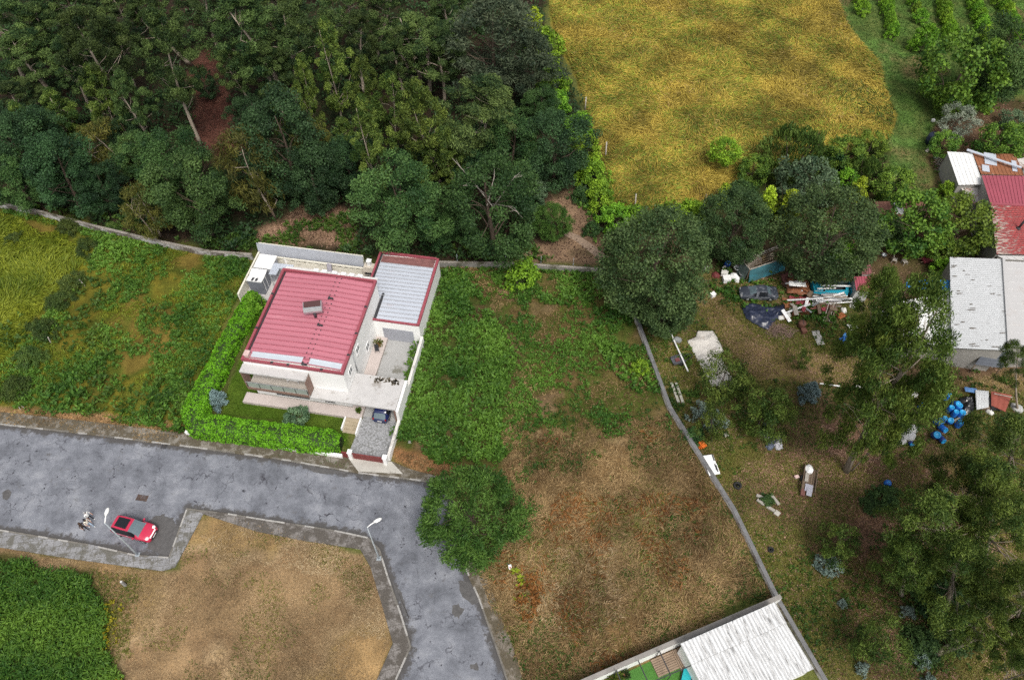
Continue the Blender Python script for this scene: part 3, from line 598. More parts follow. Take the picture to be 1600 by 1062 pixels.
# plot walls
pw = thing('plot_wall', 'white side wall running from the front gate back to the garage', 'wall', hw(16.05, -5.6), HA)
mb = MB(); mb.bx(-.14, .14, 0, 4.3, -.1, .95); mb.bx(-.14, .14, 4.3, 8.2, -.1, 2.69); mb.bx(-.14, .14, 8.2, 14.95, -.1, 1.5); mb.build('masonry', M_white, pw)
mb = MB(); mb.bx(-.145, .145, 0, 4.3, .95, 1.0); mb.bx(-.145, .145, 8.2, 14.93, 1.5, 1.55); mb.build('coping', mat('worn white coping', (.62, .60, .57), var=.15, stain=(.35, .33, .3), stain_amt=.5), pw)
rw = thing('retaining_wall', 'low white street wall under the clipped hedge', 'wall', hw(-5.6, -6.0), HA)
mb = MB(); mb.bx(0, 16.9, -.12, .12, -.1, .50); mb.build('masonry', M_white, rw); mb = MB(); mb.bx(0, 16.9, -.15, .15, .50, .56); mb.build('coping', M_frame, rw)
gt = thing('gate', 'dark red metal driveway gate between two white pillars', 'gate', hw(11.3, -5.95), HA)
for (a, b) in ((0, .72), (1.12, 4.35)): mb = MB(); sheet(mb, (a, 0, .12), (b, 0, .12), (b, 0, 1.15), (a, 0, 1.15), max(3, int((b - a) * 5)), .03, .03); mb.bx(a, b, -.05, .05, 1.155, 1.22); mb.build('gate_leaf', mat('gate red', (.17, .035, .035), rough=.5), gt)
for a in (.74, 4.37): mb = MB(); mb.bx(a, a + .36, -.2, .2, 0, 1.45); mb.bx(a - .05, a + .41, -.25, .25, 1.45, 1.55); mb.build('pillar', M_white, gt)
# rear yard
mb = MB(); mb.bx(-6.5, 8.7, 12.42, 18.6, -.1, .05); mb.bx(-6.5, -.15, 11.9, 12.42, -.1, .05); tag(mb.build('rear_yard', mat('grey yard tiles', (.47, .45, .44), var=.1, stain=(.36, .34, .33), stain_amt=.4), None, H0, HA), kind='structure')
bw = thing('rear_wall', 'tall grey metal clad wall behind the house', 'wall', hw(-6.75, 18.75), HA)
mb = MB(); sheet(mb, (0, 0, 1.0), (13.3, 0, 1.0), (13.3, .25, 2.7), (0, .25, 2.7), 30, .02, .04); mb.build('cladding', mat('grey cladding', (.40, .42, .47), rough=.5, var=.12, scale=.5, stain=(.52, .54, .58), stain_amt=.4), bw)
mb = MB(); mb.bx(.2, 13.3, .28, .5, -.1, 2.6); mb.build('masonry', M_cream, bw)
bw2 = thing('pierced_wall', 'cream rear yard wall pierced by a row of dark openings', 'wall', hw(-4.3, 18.3), HA)
mb = MB(); mb.bx(0, 10.9, 0, .18, 0, .82); mb.bx(0, 10.9, 0, .18, 1.12, 1.32)
for k in range(15): mb.bx(k * .75, k * .75 + .25, 0, .18, .82, 1.12)
mb.bx(15 * .75 - .35 + .0, 10.9, 0.001, .179, .821, 1.119); mb.build('masonry', M_cream, bw2)
mb = MB(); mb.bx(.05, 10.85, .185, .25, .5, 1.3); mb.build('backing', M_dark, bw2)
lw = thing('side_wall', 'narrow cream wall along the left edge of the rear yard', 'wall', hw(-6.62, 11.9), HA)
mb = MB(); mb.bx(-.1, .1, 0, 6.8, -.1, 1.5); mb.build('masonry', M_cream, lw)
M_shed = mat('white shed roof', (.80, .80, .80), rough=.5, var=.03, bump=.03)
s1 = thing('shed', 'small flat white roofed shed in the rear yard corner', 'shed', hw(-4.75, 16.55), HA)
mb = MB(); mb.box((0, 0, 1.15), (1.9, 1.95, 2.3)); mb.build('wall', M_grey, s1); mb = MB(); mb.box((0, 0, 2.36), (2.15, 2.15, .12)); mb.build('roof', M_shed, s1)
s2 = thing('shed', 'grey garden shed with a white roof and two dark roof windows', 'shed', hw(-5.0, 14.35), HA)
mb = MB(); mb.box((0, 0, 1.1), (1.75, 1.85, 2.2)); mb.build('wall', mat('slate grey boards', (.16, .17, .20), rough=.6), s2); mb = MB(); mb.box((0, .48, 2.3), (1.85, .95, .12), rx=R(5)); mb.box((0, -.5, 2.27), (1.85, .98, .12), rx=R(-8)); mb.build('roof', M_shed, s2)
for d in (-.13, .33): mb = MB(); mb.box((d - .1, -.68, 2.335), (.28, .55, .06), rx=R(-8)); mb.build('roof_window', M_dark, s2)
for d in (.2, -.5): mb = MB(); mb.box((.885, d, 1.2), (.03, .05, 1.9)); mb.build('corner_strip', M_frame, s2)
lt = thing('lean_to', 'pale grey sheet roof bending round the back corner of the house', 'canopy', hw(-3.0, 15.2), HA)
mb = MB(); sheet(mb, (-.6, -.6, 2.5), (.35, -.6, 2.55), (.35, 1.2, 2.55), (-.6, 1.2, 2.5), 4, .03, .03); sheet(mb, (.36, .45, 2.55), (.36, 1.2, 2.55), (1.9, 1.2, 2.58), (1.9, .45, 2.58), 3, .03, .03); mb.build('roof', M_paleg, lt)
for (x, y) in ((-.5, -.5), (1.8, 1.1)): mb = MB(); mb.tube([(x, y, 0), (x, y, 2.5)], .04, 6); mb.build('post', M_alu, lt)
# barbecue, dish, folded airer
bq = thing('barbecue', 'beige masonry barbecue with a stubby chimney beside the garage', 'barbecue', hw(7.5, 18.3), HA)
M_bq = mat('beige render', (.52, .47, .40), var=.12, stain=(.3, .27, .22), stain_amt=.4)
mb = MB(); mb.bx(-.85, -.62, -.5, .5, 0, 1.3); mb.bx(.62, .85, -.5, .5, 0, 1.3); mb.bx(-.62, .62, .3, .5, 0, 1.3); mb.bx(-.62, .62, -.5, .3, .75, .85); mb.build('body', M_bq, bq)
mb = MB(); mb.box((0, 0, 1.65), (1.75, 1.05, .7), taper=.75); mb.build('hood', M_bq, bq); mb = MB(); mb.bx(-.22, .22, -.1, .3, 2.0, 2.7); mb.bx(-.3, .3, -.18, .38, 2.7, 2.78); mb.build('chimney', M_frame, bq)
mb = MB(); mb.bx(-.6, .6, -.48, .28, .86, .93); mb.build('ember_tray', M_dark, bq)
dz = thing('satellite_dish', 'small white satellite dish and aerial mast behind the house', 'satellite dish', hw(-2.0, 16.4), HA)
mb = MB(); mb.tube([(0, 0, 0), (0, 0, 3.6)], .035, 6); mb.tube([(-.45, 0, 3.3), (.45, 0, 3.3)], .02, 5); mb.tube([(-.3, 0, 3.0), (.3, 0, 3.0)], .02, 5); mb.build('mast', M_frame, dz)
Md = Matrix.Rotation(R(50), 4, 'X'); mb = MB(); mb.lathe((.1, -.2, 1.9), [(.02, 0), (.2, .03), (.36, .1), (.43, .17), (.42, .19), (.34, .13), (.02, .04)], 14, Md); mb.build('dish', mat('dish grey', (.6, .6, .62), rough=.4), dz)
ar = thing('folding_airer', 'lilac grey folded clothes airer leaning on the pierced wall', 'airer', hw(2.55, 17.75), HA)
mb = MB(); mb.box((0, 0, .95), (.55, .12, 1.7), rx=R(-15)); mb.build('panel', mat('lilac plastic', (.40, .38, .43), rough=.5), ar); mb = MB(); mb.beam((-.3, -.25, .02), (-.3, .2, 1.7), .04); mb.beam((.3, -.25, .02), (.3, .2, 1.7), .04); mb.box((.1, -.32, .1), (.9, .3, .16)); mb.build('frame', M_dark, ar)
# small things on terrace and balcony
def table(loc, label, w, d, h, m=M_frame):
    t = thing('table', label, 'table', loc, HA); mb = MB(); mb.box((0, 0, h), (w, d, .05)); mb.build('top', m, t)
    for sx in (-1, 1):
        for sy in (-1, 1): mb = MB(); mb.box((sx * (w / 2 - .06), sy * (d / 2 - .06), h / 2 - .013), (.05, .05, h - .026)); mb.build('leg', m, t)
table(hw(4.6, .35, 2.85), 'white table on the balcony near its right end', 1.3, .6, .7)
table(hw(1.35, .55, 2.85), 'small white table on the balcony near its left end', .5, .5, .7)
def pot_plant(loc, label, r, h, leafm, seed):
    t = thing('potted_plant', label, 'plant', loc); mb = MB(); mb.lathe((0, 0, 0), [(r * .32, 0), (r * .45, h * .35), (r * .5, h * .38), (r * .42, h * .36)], 12); mb.build('pot', mat('terracotta', (.30, .13, .07)), t)
    g = np.random.default_rng(seed); n = 160; D = unit(g.normal(size=(n, 3)) * [1, 1, .6] + [0, 0, .5]); Cc = np.array([0, 0, h * .55]) + D * r * g.uniform(.3, 1, (n, 1)); V, Q = leaves(Cc, D, g.normal(size=(n, 3)) + [0, 0, 1], .22, .11)
    o = meshobj('foliage', npmesh('foliage', V, Q, np.repeat(g.random(n), 4), [leafm]), t)
LM_pot = leafmat('pot plant leaf', (.04, .07, .01), (.16, .19, .03))
pot_plant(hw(11.25, 8.1, .36), 'leafy yellow green potted plant in a dark frame by the side path', .6, 1.0, LM_pot, 1)
pot_plant(hw(11.5, 3.0, .36), 'small potted plant at the edge of the carport slab', .35, .7, LM_pot, 2)
pot_plant(hw(11.55, -.75, .37), 'potted cactus green plant at the top of the steps', .35, .9, LM_pot, 3)
pot_plant(hw(.45, .9, 2.85), 'dark leafed potted plant in the left corner of the balcony', .45, 1.2, leafmat('dark pot leaf', (.015, .025, .008), (.05, .07, .02)), 4)
for (u, v, l) in ((11.3, 7.3, 'open grey wooden folding chair on the side path'),):
    t = thing('folding_chair', l, 'chair', hw(u, v, .36), HA + .4); mb = MB(); mb.box((0, 0, .45), (.45, .45, .04)); mb.build('seat', M_dark, t); mb = MB(); mb.box((0, .22, .75), (.45, .04, .5), rx=R(-10)); mb.build('backrest', M_dark, t)
    for sx in (-.2, .2):
        for sy in (-.2, .2): mb = MB(); mb.beam((sx, sy, 0), (sx, -sy * .6, .43), .035); mb.build('leg', M_dark, t)
# ================================================================ CARS
def car(name, label, cat, loc, rz, st, paint, glassx, L2, wheelx, wr=.31, W=.84, lampm=None, extras=None):
    """st: stations from tail to nose (x, z sill, half width sill, z belt, half width belt, z top, half width top)"""
    root = thing(name, label, cat, loc, rz)
    rows = []
    for (x, zs, ws, zb, wb, zt, wt) in st:
        h = [(ws, zs), (wb * 1.0, zs * .45 + zb * .55), (wb * .985, zb), (wt, zt - .035), (wt * .6, zt), (0, zt + .012)]
        rows.append([(x, -y, z) for y, z in h] + [(x, y, z) for y, z in h[-2::-1]])
    n = len(rows[0]); V = [p for r in rows for p in r]
    body, wins = [], {}
    xa, xb, xc, xd = glassx      # tail glass start, end = roof start; roof end = screen start, screen end
    for i in range(len(rows) - 1):
        xm = (st[i][0] + st[i + 1][0]) / 2
        for k in range(n - 1):
            f = (i * n + k, (i + 1) * n + k, (i + 1) * n + k + 1, i * n + k + 1); key = None
            if k in (2, n - 4) and xb < xm < xc: key = 'side_window' + ('a' if k == 2 else 'b')
            if k in (3, 4, 5, 6) and xc < xm < xd: key = 'windscreen'
            if k in (3, 4, 5, 6) and xa < xm < xb: key = 'rear_window'
            if k in (2, n - 4) and (xc < xm < xd - .25): key = 'side_window' + ('a' if k == 2 else 'b')
            (wins.setdefault(key, []) if key else body).append(f)
    caps = [tuple(range(n)), tuple(range((len(rows) - 1) * n, len(rows) * n))[::-1]]
    floor = [tuple([i * n for i in range(len(rows))][::-1] + [i * n + n - 1 for i in range(len(rows))])]
    mb = MB(); mb.smooth = True; mb.add(V, body); mb.smooth = False; mb.add(V, caps + floor); b = mb.build('body', paint, root)
    def used(fs): ids = sorted({i for f in fs for i in f}); mp = {i: k for k, i in enumerate(ids)}; return [V[i] for i in ids], [tuple(mp[i] for i in f) for f in fs]
    for key, fs in wins.items(): mb = MB(); v, f = used(fs); mb.add(v, f); mb.build(key.rstrip('ab') if key.startswith('side') else key, M_darkglass if key.startswith('side') else M_carglass, root)
    for x in wheelx:
        for s in (-1, 1):
            mb = MB(); Mw = Matrix.Rotation(R(90), 4, 'X'); y = s * (W - .06)
            mb.lathe((x, y, wr), [(wr * .62, -.11), (wr * .96, -.10), (wr, -.05), (wr, .05), (wr * .96, .10), (wr * .62, .11)], 18, Mw); wh = mb.build('wheel', M_tyre, root)
            mb = MB(); mb.lathe((x, y, wr), [(.02, -.112), (wr * .6, -.115), (wr * .6, .115), (.02, .112)], 12, Mw); mb.build('rim', M_alu, wh)
    if extras: extras(root, b)
    return root
M_darkglass = mat('dark car glass', (.012, .014, .018), rough=.12, var=.1)
M_tyre = mat('tyre rubber', (.02, .02, .02), rough=.9); M_carglass = mat('car glass', (.10, .14, .16), rough=.05, var=.1, spec=.9)
M_lampw = mat('headlamp', (.80, .80, .78), rough=.15, var=.02); M_plate = mat('number plate', (.7, .7, .68))
M_carred = mat('red car paint', (.47, .022, .065), rough=.28, var=.04, coat=.6); M_carblue = mat('blue car paint', (.006, .013, .07), rough=.28, var=.06, coat=.6)
M_wreck = mat('faded dark paint', (.035, .042, .058), rough=.55, var=.25, scale=1.5, stain=(.19, .20, .22), stain_amt=.55, stain_scale=1.6)
HATCH = [(-2.05, .42, .60, .80, .70, .86, .56), (-1.98, .30, .74, .92, .82, 1.00, .62), (-1.78, .26, .80, 1.0, .88, 1.46, .60), (-1.45, .24, .82, 1.0, .89, 1.54, .62), (-.85, .22, .83, .99, .895, 1.575, .645), (0.05, .22, .83, .97, .89, 1.56, .64), (.38, .22, .83, .96, .89, 1.49, .62), (.70, .22, .83, .95, .885, 1.28, .66), (1.02, .23, .82, .94, .88, 1.03, .72), (1.35, .24, .82, .91, .87, .99, .70), (1.70, .26, .80, .86, .84, .94, .66), (1.93, .30, .74, .74, .77, .84, .56), (2.05, .38, .58, .60, .62, .68, .42)]
def red_extras(root, b):
    mb = MB(); mb.prism([(-1.45, -.46), (-.25, -.50), (-.25, .50), (-1.45, .46)], 1.578, 1.600); mb.build('sunroof', M_darkglass, root)
    for s in (-1, 1):
        mb = MB(); mb.lathe((1.78, s * .60, .83), [(.16, -.06), (.19, .0), (.15, .07), (.05, .10)], 14); mb.build('headlight', M_lampw, root)
        mb = MB(); mb.box((.62, s * 1.0, 1.02), (.14, .22, .14)); mb.build('mirror', M_carred, root, bevel=.03)
        mb = MB(); mb.box((-.15, s * .90, .84), (.22, .03, .04)); mb.box((-.95, s * .90, .84), (.18, .03, .04)); mb.build('door_handle', M_alu, root)
    mb = MB(); mb.box((1.97, 0, .74), (.12, .95, .10), ry=R(35)); mb.build('bonnet_trim', M_lampw, root)
    mb = MB(); mb.box((2.03, 0, .50), (.10, .95, .18)); mb.build('grille', M_dark, root); mb = MB(); mb.box((2.09, 0, .48), (.02, .5, .11)); mb.build('number_plate', M_plate, root)
    mb = MB(); mb.beam((.98, -.76, 1.01), (.98, .76, 1.01), .04, .05); mb.build('cowl_strip', M_alu, root)
pa, pb = at(180, 817, .8), at(238, 833, .8); rc = (pa + pb) / 2
car('parked_car', 'red compact car with white headlights and a dark panoramic roof', 'car', (rc.x, rc.y, .012), math.atan2((pb - pa).y, (pb - pa).x) + .0, HATCH, M_carred, (-1.97, -1.8, .2, 1.03), 2.05, (-1.28, 1.28), extras=red_extras)
def blue_extras(root, b):
    for s in (-1, 1):
        mb = MB(); mb.box((-1.98, s * .66, .86), (.12, .16, .22)); mb.build('tail_light', mat('tail lamp red', (.25, .01, .01), rough=.2), root)
        mb = MB(); mb.box((.62, s * 1.0, 1.02), (.14, .22, .14)); mb.build('mirror', M_carblue, root, bevel=.03)
    mb = MB(); mb.box((-2.06, 0, .62), (.02, .5, .11)); mb.build('number_plate', M_plate, root)
    mb = MB(); mb.box((-2.05, 0, .46), (.06, 1.2, .10)); mb.build('bumper', M_carblue, root)
BH = [tuple(r) for r in HATCH]; BH[1] = (-1.96, .30, .74, .88, .80, .93, .64); BH[2] = (-1.55, .26, .80, .98, .87, 1.40, .58)
bcar = at(594, 662, .1)
car('parked_car', 'dark blue small car half under the carport slab', 'car', (bcar.x + .35, bcar.y + 2.0, .03), HA + R(90), BH, M_carblue, (-1.97, -1.5, .2, 1.03), 2.05, (-1.28, 1.28), extras=blue_extras)
SALOON = [(-2.22, .40, .60, .72, .68, .80, .58), (-2.12, .30, .74, .86, .80, .93, .66), (-1.60, .26, .80, .90, .84, .97, .68), (-1.30, .24, .80, .91, .85, 1.02, .66), (-.85, .23, .80, .92, .86, 1.34, .56), (-.5, .22, .80, .92, .86, 1.40, .57), (.15, .22, .80, .91, .86, 1.41, .58), (.45, .22, .80, .90, .86, 1.34, .58), (.80, .22, .80, .89, .85, 1.12, .62), (1.10, .23, .80, .87, .85, .95, .68), (1.60, .25, .79, .82, .83, .89, .66), (2.02, .30, .74, .72, .78, .79, .62), (2.22, .40, .58, .58, .64, .64, .52)]
def wreck_extras(root, b):
    for s in (-1, 1):
        mb = MB(); mb.box((2.08, s * .56, .68), (.12, .26, .12)); mb.build('headlight', mat('dull lamp', (.3, .3, .3), rough=.3), root)
    mb = MB(); mb.beam((-1.2, -.885, .72), (1.4, -.885, .72), .03, .05); mb.beam((-1.2, .885, .72), (1.4, .885, .72), .03, .05); mb.build('side_trim', mat('dull trim', (.14, .15, .16)), root)
pa, pb = at(1215, 457, .7), at(1156, 456, .7); wc = (pa + pb) / 2
car('abandoned_car', 'abandoned dark saloon with peeling faded paint in the junk yard', 'car', (wc.x, wc.y, 0), math.atan2((pb - pa).y, (pb - pa).x), SALOON, M_wreck, (-1.32, -.8, .3, 1.12), 2.2, (-1.32, 1.35), wr=.29, W=.80, extras=wreck_extras)

# ================================================================ PEOPLE
M_skin = mat('skin', (.48, .28, .20), rough=.6, var=.05)
def person(label, loc, face, hair, top, legs, shoes, step=.22, hairlen=.16, arm=(.25, .1), h=1.68, female=True):
    """one continuous skinned body; faces take skin, top or trouser colour; facing +x before turning"""
    k = h / 1.70; sh = .19 if female else .22
    J = {'pel': (0, 0, .93, .125), 'bel': (.005, 0, 1.08, .115), 'che': (.0, 0, 1.28, .135), 'nck': (-.01, 0, 1.46, .052), 'hd0': (.015, 0, 1.56, .082), 'hd1': (.02, 0, 1.64, .078)}
    E = [('pel', 'bel'), ('bel', 'che'), ('che', 'nck'), ('nck', 'hd0'), ('hd0', 'hd1')]; col = {}
    for s, n in ((1, 'l'), (-1, 'r')):
        f = step * s; a = arm[0] if s > 0 else arm[1]
        J.update({'hip' + n: (0, s * .09, .88, .095), 'kne' + n: (f * .5 + .05, s * .095, .49, .060), 'ank' + n: (f, s * .095, .09, .040), 'toe' + n: (f + .17, s * .105, .045, .032),
                  'sho' + n: (-.01, s * sh, 1.39, .058), 'elb' + n: (-.06 + a * .3, s * (sh + .07), 1.13, .042), 'wri' + n: (.0 + a, s * (sh + .03), .93, .030), 'pal' + n: (.03 + a, s * (sh + .02), .86, .034)})
        E += [('pel', 'hip' + n), ('hip' + n, 'kne' + n), ('kne' + n, 'ank' + n), ('ank' + n, 'toe' + n), ('che', 'sho' + n), ('sho' + n, 'elb' + n), ('elb' + n, 'wri' + n), ('wri' + n, 'pal' + n)]
        for q, (dy, L) in enumerate(((-.024, .075), (-.008, .09), (.008, .085), (.024, .07))):
            J['fa%d' % q + n] = (.045 + a, s * (sh + .02) + dy, .80, .010); J['fb%d' % q + n] = (.06 + a, s * (sh + .02) + dy, .80 - L * .6, .008)
            E += [('pal' + n, 'fa%d' % q + n), ('fa%d' % q + n, 'fb%d' % q + n)]
        J['th' + n] = (.075 + a, s * (sh - .015), .82, .010); E.append(('pal' + n, 'th' + n))
    names = list(J); me = bpy.data.meshes.new('body'); me.from_pydata([tuple(c * k for c in J[q][:3]) for q in names], [(names.index(a), names.index(b)) for a, b in E], [])
    tmp = bpy.data.objects.new('tmp', me); COL.objects.link(tmp); tmp.modifiers.new('skin', 'SKIN'); sd = me.skin_vertices[0].data
    for i, q in enumerate(names): sd[i].radius = (J[q][3] * k * (1.0 if q not in ('pel', 'bel', 'che') else .80), J[q][3] * k * (1.0 if q not in ('pel', 'bel', 'che') else 1.25)); sd[i].use_root = (q == 'pel')
    ss = tmp.modifiers.new('sub', 'SUBSURF'); ss.levels = ss.render_levels = 1
    bpy.context.view_layer.update(); dg = bpy.context.evaluated_depsgraph_get(); bm = bpy.data.meshes.new_from_object(tmp.evaluated_get(dg)); bpy.data.objects.remove(tmp)
    bm.materials.clear()
    for m in (M_skin, top, legs, shoes): bm.materials.append(m)
    for p in bm.polygons:
        c = p.center / k; p.use_smooth = True
        if c.z > 1.44: i = 0
        elif abs(c.y) > sh + .0 and c.z < 1.08 or (c.z < .93 and abs(c.y) > sh - .03): i = 0
        elif c.z > .92: i = 1
        elif c.z > .10: i = 2
        else: i = 3
        p.material_index = i
    root = thing('person', label, 'person', loc, face); meshobj('body', bm, root)
    mb = MB(); mb.smooth = True; rr = .105 * k; g = random.Random(len(label))
    prof = [(.02, 1.745 * k), (.07, 1.735 * k), (.105, 1.69 * k), (.112, 1.62 * k), (.118, (1.60 - hairlen * .6) * k), (.10, (1.58 - hairlen) * k), (.06, (1.57 - hairlen) * k)]
    mb.lathe((-.035, 0, 0), prof[::-1], 14); mb.build('hair', hair, root)
    mb = MB(); mb.lathe((.103 * k, 0, 1.585 * k), [(.006, .0), (.018, .004), (.006, .045)], 6); mb.build('nose', M_skin, root)
    for s in (-1, 1): mb = MB(); mb.lathe((.088 * k, s * .032, 1.625 * k), [(.004, -.01), (.012, 0), (.004, .01)], 6); mb.build('eye', M_dark, root)
    return root
def ppl(foot, head, face, *a, **kw): f = at(*foot, .012); return person(a[0], f, face, *a[1:], **kw)
M_hairb = mat('black hair', (.012, .010, .012), rough=.6, var=.2); M_hairn = mat('brown hair', (.035, .018, .010), rough=.6, var=.3); M_hairg = mat('grey streaked hair', (.30, .30, .31), rough=.6, var=.5, scale=14)
M_wt = mat('white cloth', (.78, .78, .76), rough=.9, var=.05); M_ct = mat('cream cloth', (.70, .64, .55), rough=.9, var=.06); M_bk = mat('black cloth', (.015, .015, .02), rough=.9, var=.2); M_jean = mat('pale denim', (.38, .48, .60), rough=.9, var=.12); M_brn = mat('dark brown cloth', (.05, .03, .022), rough=.9, var=.3)
ppl((143.5, 811.5), None, -.2, 'person in a white top and black trousers standing on the road', M_hairg, M_wt, M_bk, M_wt, step=.16, hairlen=.12, female=False, arm=(.3, .2))
ppl((143, 822.5), None, -.35, 'person in a cream top and pale jeans with long black hair', M_hairb, M_ct, M_jean, M_wt, step=.24, hairlen=.30, arm=(.2, .3))
ppl((135, 828), None, -.3, 'person dressed in black and dark brown behind the one in jeans', M_hairn, M_brn, M_bk, M_bk, step=.2, hairlen=.26, arm=(.2, .15), h=1.62)

# ================================================================ STREET LAMPS, DRAIN, SIGN
M_galv = mat('galvanised steel', (.38, .42, .45), rough=.45, metal=.4, var=.1)
def lamp(label, base, hd, group=None):
    b = at(*base, .1); t = thing('street_lamp', label, 'street lamp', (b.x, b.y, .1)); H = 7.3
    mb = MB(); mb.tube([(0, 0, 0), (0, 0, 1.0), (0, 0, 1.05), (0, 0, H)], [.10, .095, .08, .045], 10); mb.build('pole', M_galv, t)
    mb = MB(); mb.box((0, 0, .02), (.42, .42, .05)); mb.build('base_plate', M_galv, t)
    e = at(*hd, H + .35) - Vector((b.x, b.y, .1)); e.z = H + .30; d = Vector((e.x, e.y, 0)).normalized(); L = Vector((e.x, e.y, 0)).length
    mb = MB(); mb.tube([(0, 0, H - .05), tuple(d * L * .3 + Vector((0, 0, H + .12))), tuple(d * L * .68 + Vector((0, 0, H + .25)))], [.055, .05, .045], 8); mb.build('arm', M_frame, t)
    mb = MB(); a = math.atan2(d.y, d.x); q = d * (L * .84) + Vector((0, 0, H + .28)); Mx = Matrix.Rotation(a, 4, 'Z') @ Matrix.Scale(2.4, 4, (1, 0, 0)); mb.lathe(q, [(.05, -.10), (.15, -.06), (.17, 0), (.13, .07), (.04, .10)], 14, Mx); mb.build('lamp_head', M_lampw, t)
lamp('tall galvanised street lamp behind the red car, arm over the road', (215, 866), (168, 796))
lamp('tall galvanised street lamp at the road bend, arm pointing at the junction', (592, 872), (593, 811))
g = thing('drain_grate', 'rusty rectangular drain grate in the road above the red car', 'drain', at(222, 778, .014), -.15)
mb = MB(); [mb.bx(-.5, .5, -.25 + k * .1, -.19 + k * .1, 0, .02) for k in range(6)]; mb.bx(-.56, -.5, -.3, .36, 0, .025); mb.bx(.5, .56, -.3, .36, 0, .025); mb.build('grille', mat('rusty iron', (.09, .055, .04), var=.3), g); mb = MB(); mb.bx(-.5, .5, -.28, .34, -.011, -.002); mb.build('pit', M_dark, g)
g = thing('drain_grate', 'small dark drain grate near the upper kerb left of the hedge', 'drain', at(256, 698, .014), -.15)
mb = MB(); [mb.bx(-.3, .3, -.2 + k * .1, -.14 + k * .1, 0, .02) for k in range(5)]; mb.build('grille', M_dark, g)
g = thing('marker_sign', 'small white plate with a red mark lying beside the roadside tree', 'sign', at(797, 888, 0), .2)
mb = MB(); mb.box((0, 0, .35), (.28, .03, .62), rx=R(-35)); mb.build('plate', M_frame, g); mb = MB(); mb.box((0, -.02, .40), (.12, .012, .14), rx=R(-35)); mb.build('mark', mat('sign red', (.45, .05, .05)), g); mb = MB(); mb.beam((0, .05, 0), (0, .05, .4), .04); mb.build('post', M_dark, g)
g = thing('concrete_post', 'short grey concrete marker post in the sandy verge below the pavement', 'post', at(197, 915, 0), .1)
mb = MB(); mb.box((0, 0, .55), (.22, .2, 1.1), taper=.85); mb.build('shaft', mat('old concrete', (.30, .29, .28), var=.2), g); mb = MB(); mb.box((0, 0, 1.12), (.18, .17, .05)); mb.build('cap', mat('pale cap', (.5, .5, .5)), g)
mb = MB(); mb.box((0, 0, .06), (.35, .3, .12), taper=.6); tag(mb.build('concrete_chunk', mat('old concrete', (.3, .29, .28)), None, at(640, 690, 0)), 'pale concrete chunk in the weeds right of the drive wall', 'rubble')
t = thing('fallen_posts', 'two pale broken stakes by the verge at the end of the bramble row', 'stakes', at(33, 636, 0))
for a, b in (((-.3, .1, .05), (.3, -.5, .4)), ((-.2, .3, .05), (.5, -.2, .25))): mb = MB(); mb.beam(a, b, .07); mb.build('stake', mat('grey wood', (.36, .33, .29), var=.25), t)
for (bp, tp, l) in (((133, 447), (124, 437), 'pale leaning stake between the meadow and bramble row'), ((80, 536), (75, 527), 'pale stake standing in the bramble row')):
    t = thing('stake', l, 'post', at(*bp)); e = at(*tp, .9) - at(*bp); mb = MB(); mb.beam((0, 0, 0), e, .09); mb.build('shaft', mat('grey wood', (.36, .33, .29)), t); mb = MB(); mb.box(e, (.1, .1, .05)); mb.build('tip', mat('pale end grain', (.5, .46, .40)), t)
# ================================================================ SHEDS AND ROOFS ON THE RIGHT
M_wsheet = mat('white weathered sheet', (.52, .535, .55), rough=.5, var=.05, scale=.6, stain=(.36, .35, .34), stain_amt=.35, stain_scale=.9, stretch=(.5, 3, 1))
M_wsheet2 = mat('grey white sheet', (.43, .425, .425), rough=.55, var=.06, scale=.5, stain=(.40, .38, .37), stain_amt=.5, stain_scale=.5)
M_pure = mat('bright white sheet', (.70, .70, .69), rough=.45, var=.03, scale=.6, stain=(.55, .53, .50), stain_amt=.2, stain_scale=1.5)
M_rust = mat('rusty sheet', (.24, .095, .045), rough=.8, var=.25, scale=1.2, stain=(.42, .34, .30), stain_amt=.4, stain_scale=.8)
M_rustw = mat('rust spotted sheet', (.50, .47, .45), rough=.7, var=.12, stain=(.20, .09, .05), stain_amt=.62, stain_scale=.9)
M_redseam = mat('raspberry seam sheet', (.34, .075, .105), rough=.5, var=.10, scale=.5)
M_block = mat('grey block wall', (.30, .29, .27), var=.2, scale=1.5, stain=(.16, .15, .13), stain_amt=.4, bump=.2)
M_bluesh = mat('blue sheet', (.03, .20, .50), rough=.45, var=.12)
M_slate = mat('slate grey tarp', (.075, .085, .105), rough=.6, var=.2)
M_wood = mat('old timber', (.16, .115, .08), rough=.85, var=.3, scale=3, stretch=(1, 6, 1)); M_woodp = mat('pale timber', (.36, .33, .29), rough=.85, var=.25, scale=3)
M_rebrown = mat('red brown paint', (.24, .06, .04), rough=.6, var=.2)
M_wribshade = mat('pale rib shade', (.40, .41, .42), rough=.6, var=.2)  # painted rib shade on the barn; shade and grime in the outbuilding troughs
